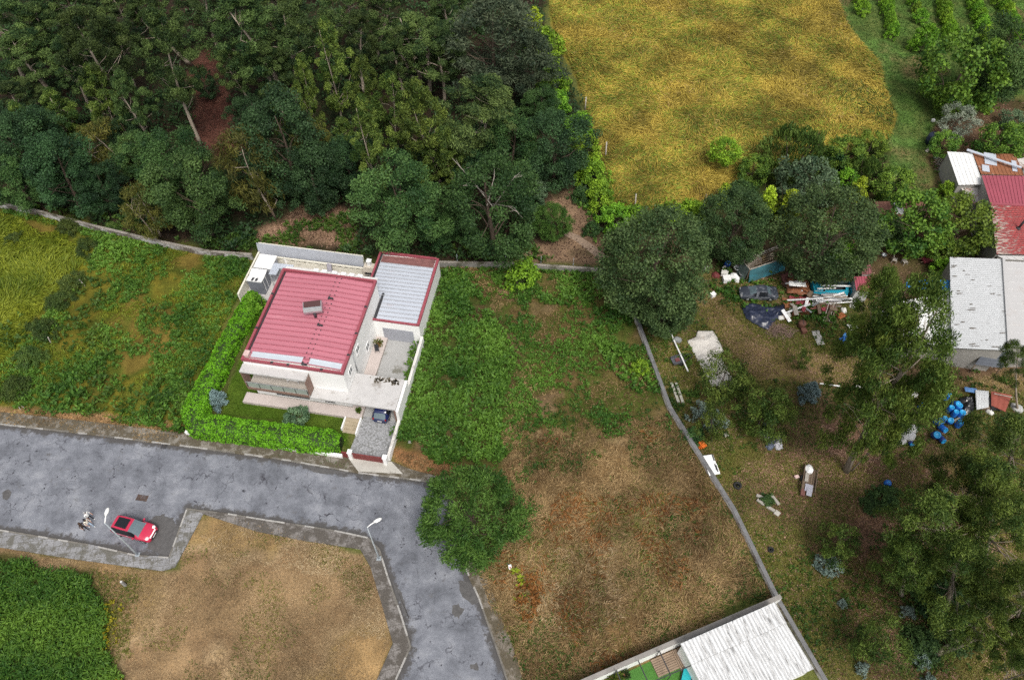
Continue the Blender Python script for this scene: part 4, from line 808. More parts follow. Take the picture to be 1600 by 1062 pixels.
def building(name, label, cat, cor, zs, m, ribs, prof='box', wall=M_block, amp=.05, nl=1, hz=None, seam=0):
    P = [at(x, y, z) for (x, y), z in zip(cor, zs)]; o = Vector((sum(p.x for p in P) / 4, sum(p.y for p in P) / 4, 0)); P = [p - o for p in P]
    t = thing(name, label, cat, o); mb = MB(); sheet(mb, *P, ribs, amp, .05, prof, nl, seam); r = mb.build('roof', [m, M_wribshade] if seam else m, t)
    if wall:
        Q = [Vector((p.x * .95, p.y * .95, p.z - .12)) for p in P]; mb = MB(); vs = [(q.x, q.y, -.05) for q in Q] + [tuple(q) for q in Q]
        mb.add(vs, [(0, 1, 5, 4), (1, 2, 6, 5), (2, 3, 7, 6), (3, 0, 4, 7), (4, 5, 6, 7)]); mb.build('wall', wall, t)
    else:
        for q in P: mb = MB(); mb.tube([(q.x * .93, q.y * .93, -.02), (q.x * .93, q.y * .93, q.z - .06)], .06, 6); mb.build('post', M_wood, t)
    return t, o, P, r
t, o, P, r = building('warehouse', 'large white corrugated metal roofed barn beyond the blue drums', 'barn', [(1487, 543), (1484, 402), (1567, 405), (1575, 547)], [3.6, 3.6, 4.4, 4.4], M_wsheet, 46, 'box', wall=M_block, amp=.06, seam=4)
rg = random.Random(9); mb = MB()
for k in range(26):
    a, b = rg.random(), rg.random(); p = (P[0] * (1 - a) + P[1] * a) * (1 - b) + (P[3] * (1 - a) + P[2] * a) * b; mb.box(p + Vector((0, 0, .06)), (rg.uniform(.2, .9), rg.uniform(.05, .12), .03), rg.gauss(0, .1))
mb.build('debris', mat('leaf debris', (.10, .085, .07)), t)
mb = MB(); mb.beam(P[3] + Vector((.05, -.1, .1)), P[2] + Vector((.05, .1, .1)), .3, .18); mb.build('ridge_cap', M_wsheet2, t)
building('barn', 'greyish flat sheet roof beside the white barn at the right edge', 'barn', [(1577, 542), (1569, 408), (1660, 412), (1668, 545)], [4.25, 4.25, 3.7, 3.7], M_wsheet2, 12, 'seam', amp=.03)
t, o, P, r = building('lean_to', 'low bright white roofed lean-to half under a eucalyptus crown', 'lean-to', [(1391, 534), (1392, 474), (1486, 455), (1490, 541)], [2.8, 2.8, 3.0, 3.0], M_pure, 9, 'box', amp=.04)
building('lean_to', 'narrow blue sheet roof beside the big white barn', 'lean-to', [(1416, 450), (1417, 437), (1485, 438), (1486, 454)], [3.1, 3.1, 3.1, 3.1], M_bluesh, 4, 'box', wall=None)
building('lean_to', 'small grey sheet roof at the left end of the bright white lean-to', 'lean-to', [(1376, 492), (1377, 485), (1391, 489), (1391, 498)], [2.2, 2.2, 2.4, 2.4], M_grey, 3, 'box', wall=None)
building('lean_to', 'dark slate tarp roof sloping down in front of the white barn', 'lean-to', [(1523, 569), (1540, 547), (1576, 549), (1566, 575)], [1.6, 3.0, 3.0, 1.6], M_slate, 5, 'seam', wall=None, amp=.02)
# red house: seam side, tile side
red = building('red_house', 'house with a raspberry seam roof and a worn red tile roof', 'house', [(1534, 274), (1660, 276), (1660, 324), (1548, 319)], [3.9, 3.9, 5.2, 5.2], M_redseam, 22, 'seam', wall=None, amp=.05)
t, o, P, r = red
for ch in list(t.children):
    if ch.name.startswith('post'): bpy.data.objects.remove(ch)
def tiles():
    m, nt, N, L, Pb = _nt('worn red tiles'); tc = N.new('ShaderNodeTexCoord'); br = N.new('ShaderNodeTexBrick'); br.inputs['Scale'].default_value = 1; br.inputs['Brick Width'].default_value = .42; br.inputs['Row Height'].default_value = .32; br.inputs['Mortar Size'].default_value = .03
    br.inputs['Color1'].default_value = (.36, .06, .06, 1); br.inputs['Color2'].default_value = (.27, .05, .05, 1); br.inputs['Mortar'].default_value = (.14, .03, .03, 1); L.new(tc.outputs['Object'], br.inputs['Vector'])
    n = N.new('ShaderNodeTexNoise'); n.inputs['Scale'].default_value = 2.2; n.inputs['Detail'].default_value = 8; mp = N.new('ShaderNodeMapping'); mp.inputs['Scale'].default_value = (.8, 3.2, 1); L.new(tc.outputs['Object'], mp.inputs[0]); L.new(mp.outputs[0], n.inputs['Vector'])
    sx = N.new('ShaderNodeSeparateXYZ'); L.new(tc.outputs['Object'], sx.inputs[0]); mr = N.new('ShaderNodeMapRange'); mr.inputs[1].default_value = -8.5; mr.inputs[2].default_value = -1.0; mr.inputs[3].default_value = .16; mr.inputs[4].default_value = -.25; L.new(sx.outputs[0], mr.inputs[0])
    ad = N.new('ShaderNodeMath'); L.new(n.outputs[0], ad.inputs[0]); L.new(mr.outputs[0], ad.inputs[1])
    r1 = ramp(N, [(.52, (0, 0, 0)), (.60, (1, 1, 1))]); L.new(ad.outputs[0], r1.inputs[0]); r2 = ramp(N, [(.44, (0, 0, 0)), (.52, (1, 1, 1))]); L.new(ad.outputs[0], r2.inputs[0])
    m1 = N.new('ShaderNodeMixRGB'); L.new(r2.outputs[0], m1.inputs[0]); L.new(br.outputs[0], m1.inputs[1]); m1.inputs[2].default_value = (.20, .09, .085, 1)
    m2 = N.new('ShaderNodeMixRGB'); L.new(r1.outputs[0], m2.inputs[0]); L.new(m1.outputs[0], m2.inputs[1]); m2.inputs[2].default_value = (.40, .33, .29, 1)
    L.new(m2.outputs[0], Pb.inputs['Base Color']); Pb.inputs['Roughness'].default_value = .8; return m
A, B = P[3], P[2]; D2, C2 = at(1557, 397, 4.0) - o, at(1660, 399, 4.0) - o
mb = MB(); k = 24
for i in range(k):
    f0, f1 = i / k, (i + 1) / k; a, b, c, d = A.lerp(D2, f0), B.lerp(C2, f0), B.lerp(C2, f1), A.lerp(D2, f1); up = Vector((0, 0, .045))
    mb.add([a + up * .3, b + up * .3, c + up * 1.3, d + up * 1.3, d, c], [(0, 1, 2, 3), (3, 2, 5, 4)])
mb.build('tile_roof', tiles(), t)
mb = MB(); Q = [P[0], P[1], P[2], C2, D2, P[3]]; vs = [(q.x * .97, q.y * .97, -.05) for q in Q] + [(q.x * .97, q.y * .97, q.z - .15) for q in Q]; mb.add(vs, [(i, (i + 1) % 6, 6 + (i + 1) % 6, 6 + i) for i in range(6)]); mb.build('wall', M_block, t)
mb = MB(); mb.beam(A + Vector((0, 0, .07)), B + Vector((0, 0, .07)), .35, .12); mb.build('ridge', M_redtrim, t)
pb = at(1591, 357, 4.65) - o; mb = MB(); mb.tube([pb, pb + Vector((.12, 0, 1.7))], .13, 10); mb.lathe(pb, [(.26, -.15), (.24, .12), (.15, .2)], 12); mb.build('chimney_pipe', M_dark, t)
building('lean_to', 'pale apron roof between the worn tile roof and the white barn', 'lean-to', [(1558, 399), (1660, 401), (1660, 410), (1569, 405)], [3.7, 3.7, 3.5, 3.5], M_wsheet2, 8, 'box')
building('shed', 'white sheet roofed shed left of the red house', 'shed', [(1480, 237), (1519, 239), (1536, 288), (1498, 289)], [3.1, 3.1, 3.3, 3.3], M_pure, 6, 'box')
t, o, P, r = building('shed', 'rust brown sheet roofed shed with pale patches behind the red house', 'shed', [(1520, 239), (1586, 241), (1600, 274), (1533, 272)], [3.0, 3.0, 3.2, 3.2], M_rust, 11, 'box')
for (q, w) in (((.35, .3), (1.5, 2.4)), ((.85, .6), (.6, 2.2)), ((.15, .75), (.9, 1.3))):
    p = (P[0] * (1 - q[0]) + P[1] * q[0]) * (1 - q[1]) + (P[3] * (1 - q[0]) + P[2] * q[0]) * q[1]; mb = MB(); mb.box(p + Vector((0, 0, .1)), (*w, .03), -.3); mb.build('patch_sheet', M_paleg, r)
building('shed', 'low rust spotted sheet roof below the white shed', 'shed', [(1499, 291), (1537, 291), (1543, 321), (1522, 319)], [2.6, 2.6, 2.2, 2.2], M_rustw, 5, 'box')
building('shed', 'white and red patched roof behind the rusty shed at the right edge', 'shed', [(1581, 250), (1640, 240), (1640, 262), (1600, 264)], [3.0, 3.0, 3.0, 3.0], M_rustw, 6, 'box')
t, o, P, r = building('shed', 'long low brown shed with one white sheet behind the fruit trees', 'shed', [(1367, 315), (1448, 314), (1450, 334), (1376, 341)], [2.2, 2.2, 2.4, 2.4], mat('brown red sheet', (.20, .09, .065), rough=.8, var=.25), 12, 'box')
p = P[0].lerp(P[1], .42) * .5 + P[3].lerp(P[2], .42) * .5; mb = MB(); mb.box(p + Vector((0, 0, .1)), (1.0, 2.2, .03), -.1); mb.build('patch_sheet', M_pure, r)
building('hut', 'tiny red ribbed roof hut beside the scrap heap', 'hut', [(1334, 432), (1360, 431), (1361, 454), (1338, 454)], [2.0, 2.0, 2.1, 2.1], M_redseam, 6, 'box', wall=mat('hut wall', (.42, .42, .42)))
building('hut', 'small dull red roof hut behind the tiny red hut', 'hut', [(1346, 416), (1361, 413), (1362, 428), (1347, 429)], [1.8, 1.8, 1.8, 1.8], mat('dull red sheet', (.22, .08, .085), rough=.7), 4, 'box')
def item(name, label, cat, mb, m, loc=(0, 0, 0), rz=0, group=None, part='body', bevel=0):
    t = thing(name, label, cat, loc, rz, group); mb.build(part, m, t, bevel=bevel); return t
a, b = at(1511, 234, 3.5), at(1596, 262, 3.7); mb = MB(); mb.beam((0, 0, 0), b - a, .35, .12); item('gutter_beam', 'long pale metal gutter lying across the rusty shed roof', 'gutter', mb, M_paleg, a)
a = at(1547, 356, 0); mb = MB(); mb.box((0, 0, 1.1), (.08, 1.6, 2.2)); t = item('leaning_sheet', 'pale grey metal sheet leaning by the red house wall', 'metal sheet', mb, M_paleg, a + Vector((-.1, .2, 0)), .25)
a, b = at(1552, 404, 4.1), at(1538, 412, 3.8); mb = MB(); mb.tube([(0, 0, 0), b - a], .07, 8); item('drain_pipe', 'short white pipe leaning from the tile roof to the barn', 'pipe', mb, M_frame, a)

# ================================================================ WHITE HOUSE AT THE BOTTOM EDGE
A, B, C_, D = at(1063, 1005, 3.0), at(1211, 940, 3.0), at(1229, 973, 2.75), at(1080, 1038, 2.75); o = Vector((A.x, A.y, 0))
t = thing('outbuilding', 'white outbuilding with streaky corrugated roof at the bottom edge', 'outbuilding', o)
def streak():
    m, nt, N, L, Pb = _nt('streaky white sheet'); tc = N.new('ShaderNodeTexCoord'); m0 = N.new('ShaderNodeMapping'); m0.inputs['Rotation'].default_value = (0, 0, -math.atan2((B - A).y, (B - A).x)); L.new(tc.outputs['Object'], m0.inputs[0]); mp = N.new('ShaderNodeMapping'); mp.inputs['Scale'].default_value = (1.6, .13, 1); L.new(m0.outputs[0], mp.inputs[0])
    n = N.new('ShaderNodeTexNoise'); n.inputs['Scale'].default_value = 3.2; n.inputs['Detail'].default_value = 9; n.inputs['Roughness'].default_value = .7; L.new(mp.outputs[0], n.inputs['Vector'])
    r = ramp(N, [(.46, (.62, .63, .64)), (.55, (.50, .50, .50)), (.64, (.12, .12, .12))]); L.new(n.outputs[0], r.inputs[0]); L.new(r.outputs[0], Pb.inputs['Base Color']); Pb.inputs['Roughness'].default_value = .55; return m
M_str = streak()
mb = MB(); sheet(mb, A - o, B - o, C_ - o, D - o, 26, .06, .03, 'sin', 1, 6); mb.build('roof', [M_str, M_wribshade], t)
C2, D2 = at(1272, 1044, 2.3), at(1118, 1112, 2.3); mb = MB(); dn = Vector((0, 0, -.09)); sheet(mb, D - o + dn, C_ - o + dn, C2 - o + dn, D2 - o + dn, 30, .06, .03, 'sin', 1, 6); mb.build('roof', [M_str, M_wribshade], t)
Q = [A - o, B - o, C2 - o, D2 - o]; cx = sum(q.x for q in Q) / 4; cy = sum(q.y for q in Q) / 4
Q = [(cx + (q.x - cx) * .965, cy + (q.y - cy) * .965, q.z - .22) for q in Q]; mb = MB(); mb.add([(x, y, -.05) for x, y, z in Q] + Q, [(0, 1, 5, 4), (1, 2, 6, 5), (2, 3, 7, 6), (3, 0, 4, 7)]); mb.build('wall', M_white, t)
mb = MB(); p = at(1147, 972, 3.0) - o; mb.box(p, (.18, .16, .3)); mb.build('roof_vent', M_frame, t)
a, b = at(890, 1077, 0), at(1213, 936, 0)
w = wall_run('garden_wall', 'white garden wall with grey top beside the white outbuilding', [(868, 1090), (922, 1066), (1060, 1006), (1212, 941)], 1.7, .34, M_white, capmat=mat('grey wall top', (.24, .225, .21), var=.25, scale=1.5, stain=(.12, .11, .1), stain_amt=.4))
yard = poly([(925, 1075), (1060, 1012), (1090, 1060), (1100, 1110), (930, 1110)]); mb = MB(); mb.prism([(p.x, p.y) for p in yard], -.1, .03)
tag(mb.build('artificial_lawn', mat('artificial turf', (.05, .16, .02), var=.2, scale=6, bump=.5, fine=40)), kind='structure')
dk = at(1042, 1034, 0); t = thing('deck', 'weathered wooden deck platform on the green turf by the outbuilding', 'deck', (dk.x, dk.y, .03), math.atan2((b - a).y, (b - a).x))
M_deck = mat('weathered deck', (.26, .19, .135), rough=.85, var=.2, scale=3)
for k in range(8): mb = MB(); mb.bx(-1.3, .75, -.85 + k * .19, -.69 + k * .19, .0, .22); mb.build('board', M_deck, t)
for k in range(5): mb = MB(); mb.bx(.78 + k * .17, .92 + k * .17, -2.0, .65, 0, .22); mb.build('board', M_deck, t)
t = thing('pergola', 'open dark metal pergola frame over the green turf', 'pergola', (dk.x, dk.y, 0)); oo = Vector((dk.x, dk.y, 0)); beams = [((963, 1046), (976, 1078)), ((997, 1031), (1014, 1068)), ((1030, 1016), (1048, 1054)), ((940, 1098), (1082, 1038))]
for i, (p, q) in enumerate(beams):
    mb = MB(); z = 2.4 + (.08 if i == 3 else 0); mb.beam(at(*p, z) - oo, at(*q, z) - oo, .08); mb.build('beam', M_dark, t)
for p in ((963, 1046), (1030, 1016), (1048, 1054)): e = at(*p, 2.4) - oo; mb = MB(); mb.tube([(e.x, e.y, 0), (e.x, e.y, 2.36)], .04, 6); mb.build('post', M_dark, t)
e = at(1076, 1060, .4); t = thing('sunbed', 'turquoise cushioned sunbed beside the outbuilding', 'sunbed', (e.x, e.y, .03), -.35); M_turq = mat('turquoise cushion', (.02, .38, .42), rough=.8)
mb = MB(); mb.box((-.2, .1, .38), (.75, 1.3, .16)); mb.build('cushion', M_turq, t, bevel=.04); mb = MB(); mb.box((.55, -.1, .38), (.5, 1.1, .16)); mb.build('cushion', M_turq, t, bevel=.04); mb = MB(); mb.box((.1, 0, .2), (1.5, 1.5, .18)); mb.build('frame', M_dark, t)
for k, px in enumerate(((957, 1058), (966, 1057), (976, 1053))):
    e = at(*px, .5); pot_plant((e.x, e.y, .03), ('round yellow green pot plant, leftmost on the artificial turf', 'round yellow green pot plant, middle of three on the artificial turf', 'dark potted shrub, rightmost of three on the artificial turf')[k], .55, .7, LM_pot if k < 2 else leafmat('dark pot leaf', (.02, .03, .01), (.05, .07, .02)), 20 + k)

# ================================================================ JUNK YARD
def G(px, py, z=0): return at(px, py, z)
# tarpaulin shelter
q = [G(1161, 415, 2.0), G(1222, 381, 2.0), G(1229, 400, 2.0), G(1170, 425, 2.0)]
o = (q[0] + q[2]) / 2; o = Vector((o.x, o.y, 0)); t = thing('tarp_shelter', 'timber frame shelter with a torn teal tarpaulin side', 'shelter', o)
c0, c1, c2, c3 = G(1160, 407, 2.0) - o, G(1221, 382, 2.0) - o, G(1229, 402, 2.0) - o, G(1172, 421, 2.0) - o
for p in (c0, c1, c2, c3): mb = MB(); mb.beam((p.x, p.y, 0), p, .12); mb.build('post', M_wood, t)
for p, r_ in ((c0, c1), (c1, c2), (c2, c3), (c3, c0)): mb = MB(); mb.beam(p, r_, .11); mb.build('rail', M_woodp, t)
for k in range(1, 6): mb = MB(); f = k / 6; mb.beam(c0.lerp(c3, f) + Vector((0, 0, .09)), c1.lerp(c2, f) + Vector((0, 0, .09)), .06); mb.build('slat', M_woodp if k == 1 else M_wood, t)
for f in (.3, .62): mb = MB(); mb.beam(c0.lerp(c1, f) + Vector((0, 0, .18)), c3.lerp(c2, f) + Vector((0, 0, .18)), .06); mb.build('slat', M_wood, t)
M_teal = mat('teal tarp', (.05, .15, .18), rough=.5, var=.25, scale=1.0, stain=(.04, .24, .32), stain_amt=.45, stain_scale=.7); M_dteal = mat('grey green tarp', (.07, .10, .095), rough=.6, var=.25)
def tarp(name, m, a, b, hh, par, n=14, k=5, amp=.1, seed=0):
    mb = MB(); mb.smooth = True; d = (b - a); nn = Vector((d.y, -d.x, 0)).normalized(); vs = []
    for j in range(k + 1):
        for i in range(n + 1):
            p = a.lerp(b, i / n); w = mnoise.noise(Vector((i * .45, j * .4, seed))) * amp; vs.append(Vector((p.x, p.y, p.z * (1 - j / k * hh))) + nn * (w + .1 + .35 * j / k))
    mb.add(vs, [(j * (n + 1) + i, j * (n + 1) + i + 1, (j + 1) * (n + 1) + i + 1, (j + 1) * (n + 1) + i) for j in range(k) for i in range(n)]); return mb.build(name, m, par)
tarp('tarpaulin', M_teal, c3, c2, .95, t, amp=.16, seed=2); tarp('tarpaulin', M_dteal, c0, c3, .95, t, n=8, amp=.14, seed=5)
for (px, py, l, m, sz) in ((1183, 404, 'white slatted crate stored inside the teal tarp shelter', M_woodp, (1.2, .8, .7)), (1193, 401, 'yellowish bucket shaped tin inside the teal tarp shelter', mat('ochre tin', (.33, .25, .09)), (.5, .5, .6)), (1205, 398, 'cream sack inside the right part of the tarp shelter', mat('cream sack', (.42, .36, .27)), (.8, .6, .6)), (1172, 412, 'pale board pile at the left end of the tarp shelter', M_woodp, (1.0, .7, .8))):
    mb = MB(); mb.box((0, 0, sz[2] / 2), sz, .3, taper=.85); mb.box((.05, 0, sz[2] + .05), (sz[0] * .7, sz[1] * .7, .1), .5); item('stored_box', l, 'stored goods', mb, m, Vector((G(px, py, .6).x, G(px, py, .6).y, 0)), bevel=.04)
M_drum = mat('blue plastic drum', (.012, .13, .50), rough=.35, var=.12, spec=.5); M_navy = mat('navy plastic', (.015, .04, .20), rough=.4, var=.15); M_lid = mat('light blue lid', (.02, .28, .58), rough=.35, var=.08)
M_whitep = mat('dirty white plastic', (.62, .61, .58), rough=.6, var=.10, stain=(.35, .32, .28), stain_amt=.35, stain_scale=2)
def drum(loc, label, r=.30, h=.9, tilt=None, m=M_drum, lid=None, group=None):
    t = thing('drum', label, 'drum', loc, group=group); M3 = None
    if tilt: t.rotation_euler = (R(tilt[0]), R(tilt[1]), 0); t.location.z += r
    mb = MB(); mb.lathe((0, 0, 0), [(r * .9, 0), (r * .97, h * .05), (r, h * .3), (r * 1.03, h * .34), (r, h * .38), (r, h * .64), (r * 1.03, h * .68), (r, h * .72), (r * .95, h * .95), (r * .85, h)], 16); b = mb.build('barrel', m, t)
    mb = MB(); mb.lathe((0, 0, h + .002), [(r * .9, 0), (r * .92, .03), (r * .7, .04), (r * .68, .02), (r * .1, .02)], 16); mb.lathe((r * .4, 0, h + .02), [(.045, 0), (.045, .05)], 8); mb.build('lid', lid or M_lid, t); return t
def sack(loc, label, sx, sy, sz, seed, m=M_whitep, name='sack', cat='sack'):
    g = random.Random(seed); t = thing(name, label, cat, loc, g.uniform(0, 3)); bm = bmesh.new(); bmesh.ops.create_icosphere(bm, subdivisions=3, radius=1)
    for v in bm.verts:
        n = mnoise.noise(v.co * 1.7 + Vector((seed, 0, 0))) * .28 + mnoise.noise(v.co * 4 + Vector((0, seed, 0))) * .12; v.co *= 1 + n; v.co = Vector((v.co.x * sx, v.co.y * sy, max(-.1, v.co.z) * sz))
    me = bpy.data.meshes.new('bag'); bm.to_mesh(me); bm.free(); me.materials.append(m)
    for p in me.polygons: p.use_smooth = True
    meshobj('bag', me, t); mb = MB(); mb.lathe((sx * .2, 0, sz * .9), [(.12 * sx, -.1), (.16 * sx, .05), (.05 * sx, .16)], 8); mb.build('knot', m, t); return t
drum(G(1135, 418), 'navy blue drum among white tubs beside the teal shelter', .42, .9, m=M_navy, lid=M_drum)
def tub(loc, label, r=.35, h=.6, m=M_whitep, tilt=0):
    t = thing('tub', label, 'tub', loc, .4); t.rotation_euler.x = R(tilt); mb = MB(); mb.lathe((0, 0, 0), [(r * .8, 0), (r, h), (r * 1.07, h), (r * 1.07, h + .03), (r * .92, h + .03), (r * .74, .06)], 14); mb.build('bowl', m, t); mb = MB(); mb.tube([(-r, 0, h - .05), (-r * .7, 0, h + .2), (0, 0, h + .3), (r * .7, 0, h + .2), (r, 0, h - .05)], .015, 5); mb.build('handle', M_dark, t); return t
tub(G(1132, 424), 'white tub standing right below the navy drum'); tub(G(1158, 432), 'grey open tub nearest the teal tarpaulin corner', .34, .6, mat('grey tub', (.28, .29, .30), rough=.5)); tub(G(1150, 424), 'pale grey tub between the sacks and teal tarp', .4, .7, mat('pale grey tub', (.45, .46, .48), rough=.5))
def box_item(loc, label, size, m, rz=0, name='box', cat='box'):
    t = thing(name, label, cat, loc, rz); mb = MB(); x, y, z = size
    mb.box((0, 0, z * .45), (x, y, z * .9), taper=1.04); mb.build('shell', m, t, bevel=.03); mb = MB(); mb.box((0, 0, z * .93), (x * 1.06, y * 1.06, z * .1)); mb.build('rim', m, t); return t
box_item(G(1134, 439), 'white square box in front of the white tub', (.85, .75, .7), M_frame, .1); box_item(G(1131, 430), 'white cracked box behind the white square box', (.75, .6, .6), M_whitep, -.3)
sack(G(1147, 436), 'white crumpled sack leaning against the grey tubs', .5, .75, .8, 3, M_frame)
sack(G(1118, 431), 'dark red crumpled bag at the edge of the big oak crown', .5, .5, .5, 8, mat('wine red bag', (.14, .03, .03), rough=.7))
sack(G(1102, 420), 'pale grey bag half hidden under the big oak crown', .5, .4, .5, 9, mat('pale grey bag', (.4, .4, .38)))
box_item(G(1113, 463), 'small white container alone in the grass near the abandoned car', (.55, .5, .55), M_frame, .5)
def tyre(loc, label, r=.42, tilt=0):
    t = thing('tyre', label, 'tyre', loc); t.rotation_euler.x = R(tilt); mb = MB(); mb.lathe((0, 0, .12), [(r * .58, -.1), (r * .9, -.12), (r, -.06), (r, .06), (r * .9, .12), (r * .58, .1), (r * .52, 0)], 18); mb.build('tread', M_tyre, t); mb = MB(); mb.lathe((0, 0, .10), [(r * .5, -.02), (r * .5, .02)], 16); mb.build('inner_ring', M_dark, t)
tyre(G(1239, 424), 'worn dark tyre lying under the oak beside the scrap heap', .5)
# scrap heap pieces
def plank(a, b, label, w=.14, m=M_frame, za=.3, zb=.5, h=.05, name='plank', cat='plank', group=None):
    A, B = G(*a, za), G(*b, zb); t = thing(name, label, cat, Vector((A.x, A.y, 0)), group=group); e = B - A; z0 = Vector((0, 0, za)); mb = MB(); mb.beam(z0, e + z0, w, h); mb.build('board', m, t); mb = MB(); d = e.normalized(); mb.beam(z0 + e - d * .04, z0 + e + d * .02, w * 1.02, h * 1.1); mb.build('end', M_woodp, t); return t
M_scrapred = mat('scrap red', (.30, .055, .07), rough=.6, var=.2); M_cyan = mat('cyan panel', (.02, .30, .42), rough=.5, var=.12)
def bent(loc, label, size, m, rz, seed, name='sheet', cat='metal sheet', amp=.25, z=.25):
    t = thing(name, label, cat, loc, rz); mb = MB(); mb.smooth = True; n, k = 12, 8; vs = []
    for j in range(k + 1):
        for i in range(n + 1): x, y = (i / n - .5) * size[0], (j / k - .5) * size[1]; vs.append((x + mnoise.noise(Vector((j * .6, seed, 0))) * .15, y, z + mnoise.noise(Vector((i * .35, j * .35, seed))) * amp + .06 * (i % 2)))
    mb.add(vs, [(j * (n + 1) + i, j * (n + 1) + i + 1, (j + 1) * (n + 1) + i + 1, (j + 1) * (n + 1) + i) for j in range(k) for i in range(n)]); o = mb.build('sheet', m, t)
    so_ = o.modifiers.new('thick', 'SOLIDIFY'); so_.thickness = .03; return t
bent(G(1248, 471), 'bright red crumpled metal sheet in front of the scrap heap', (2.3, 1.2), M_scrapred, -.05, 1); bent(G(1245, 452), 'rust brown metal sheet in the middle of the scrap heap', (2.6, 2.4), M_rust, -.2, 2, amp=.5, z=.5); bent(G(1240, 439), 'dark red rusted sheet at the back of the scrap heap', (3.2, 1.8), mat('dark red rust', (.12, .045, .04), rough=.8, var=.3), .1, 3, amp=.5, z=.5)
bent(G(1229, 448), 'brown rusted bent sheet at the left end of the scrap heap', (1.0, 1.2), mat('brown rust', (.13, .07, .045), var=.3), .6, 4, amp=.4, z=.4)
bent(G(1242, 452, .8), 'torn white corrugated sheet on top of the scrap heap', (2.0, .7), M_frame, -.08, 5, amp=.15, z=.95)
bent(G(1232, 478), 'rust orange scrap by the dark plastic sheeting', (1.2, .8), mat('orange rust', (.26, .10, .04), var=.3), .2, 6, amp=.3)
# broken cyan frame (old boat / pickup bed)
o = G(1296, 455); t = thing('cyan_hull', 'broken cyan blue cargo bed with torn panels in the scrap heap', 'cargo bed', o, -.05)
mb = MB(); L_, W_, H_ = 4.4, 1.7, .75
mb.box((-.2, -W_ / 2, H_ / 2 + .2), (L_ * .9, .07, H_ * .55), rx=R(-12)); mb.build('side_panel', M_cyan, t); mb = MB(); mb.box((-.0, W_ / 2, H_ / 2 + .2), (L_, .07, H_), rx=R(8)); mb.build('side_panel', M_dteal, t)
mb = MB(); mb.box((-L_ / 2, 0, H_ / 2 + .2), (.07, W_, H_)); mb.box((L_ / 2, 0, H_ / 2 + .2), (.07, W_, H_)); mb.build('end_panel', M_cyan, t)
mb = MB(); mb.add([(-2.1, -.75, .62), (-1.1, -.7, .66), (-.9, .1, .68), (-1.3, .7, .7), (-2.1, .7, .64)], [(0, 1, 2, 3, 4)]); mb.add([(-1.0, -.8, .66), (1.9, -.75, .80), (2.05, .35, .85), (1.7, .3, .83), (1.6, -.35, .78), (-.8, -.45, .68)], [(0, 1, 5), (1, 4, 5), (1, 2, 3, 4)]); o2 = mb.build('top_panel', M_cyan, t); so_ = o2.modifiers.new('thick', 'SOLIDIFY'); so_.thickness = .05
mb = MB(); mb.box((0, 0, .25), (L_ * .96, W_ * .92, .1)); mb.build('floor', M_dark, t)
for i, (a, b, za, zb, l) in enumerate((((1282, 446), (1330, 447), 1.0, 1.1, 'long white pole across the top of the cyan cargo bed'), ((1277, 451), (1306, 450), 1.0, 1.1, 'white pole in the middle of the cyan cargo bed'), ((1302, 462), (1319, 457), .9, 1.1, 'white pole stub over the right corner of the cyan bed'), ((1230, 469), (1287, 466), .8, 1.0, 'long white pole above the red crumpled sheet'), ((1227, 489), (1266, 475), .4, .9, 'thick white beam sloping below the red sheet'), ((1227, 443), (1255, 438), .9, 1.0, 'pale thin pole on the back of the scrap heap'))): plank(a, b, l, .20 if 'beam' in l else .15, M_frame, za, zb, .12, 'pole', 'pole')
rg = random.Random(4)
t = thing('timber_stack', 'untidy stack of grey white battens beside the cyan bed', 'timber stack', G(1296, 474))
for k in range(26): mb = MB(); x, y = rg.gauss(0, .4), rg.gauss(0, .55); L_ = rg.uniform(2.2, 4.4); a = rg.gauss(.05, .13); z = .2 + .03 * k; mb.box((x, y, z), (L_, rg.uniform(.08, .2), .05), a); mb.build('batten', (M_woodp, M_frame, M_wood, M_alu, mat('lilac grey batten', (.33, .31, .33), var=.2))[k % 5], t)
t = thing('plank_bundle', 'bundle of dark brown laths sloping off the batten stack', 'plank bundle', G(1290, 492))
for k in range(9): mb = MB(); x = -.5 + k * .13; mb.beam((x - .2, -1.1 + rg.uniform(-.3, .1), .12), (x + .8, 1.0 + rg.uniform(-.2, .3), .85), .07, .05); mb.build('lath', M_wood if k % 3 else M_woodp, t)
bent(G(1283, 483), 'salmon pink metal strip under the batten stack', (3.0, .6), mat('salmon sheet', (.32, .12, .10), var=.2), .02, 11, amp=.12, z=.4)
bent(G(1313, 495), 'rust orange panel right of the dark laths', (1.0, .7), mat('orange panel', (.28, .09, .03), var=.2), .5, 12, amp=.1)
for k, (px, py, l) in enumerate(((1318, 485, 'white foam block under the eucalyptus edge of the scrap heap'), (1231, 493, 'white rubble block by the thick white beam'), (1238, 484, 'small white rubble piece on the grass by the scrap'), (1220, 497, 'white rubble slab beside the dark plastic sheeting'), (1332, 478, 'pale blue white crumpled plastic at the scrap heap edge'))): sack(G(px, py), l, .45, .35, .35, 40 + k, M_whitep, 'rubble_block', 'rubble')
t = thing('rusty_tank', 'rusty round tank with a brown box at its foot', 'tank', G(1251, 511)); mb = MB(); mb.lathe((0, 0, .1), [(.3, 0), (.42, .1), (.44, .7), (.36, .85), (.1, .9)], 14); mb.build('shell', mat('tank rust', (.15, .065, .045), var=.3), t); mb = MB(); mb.box((.1, -.75, .25), (.6, .55, .5), .2); mb.build('box', mat('tank rust', (.15, .065, .045)), t); mb = MB(); mb.beam((0, -.35, 1.0), (.05, .3, 1.0), .05); mb.build('handle', M_dark, t)
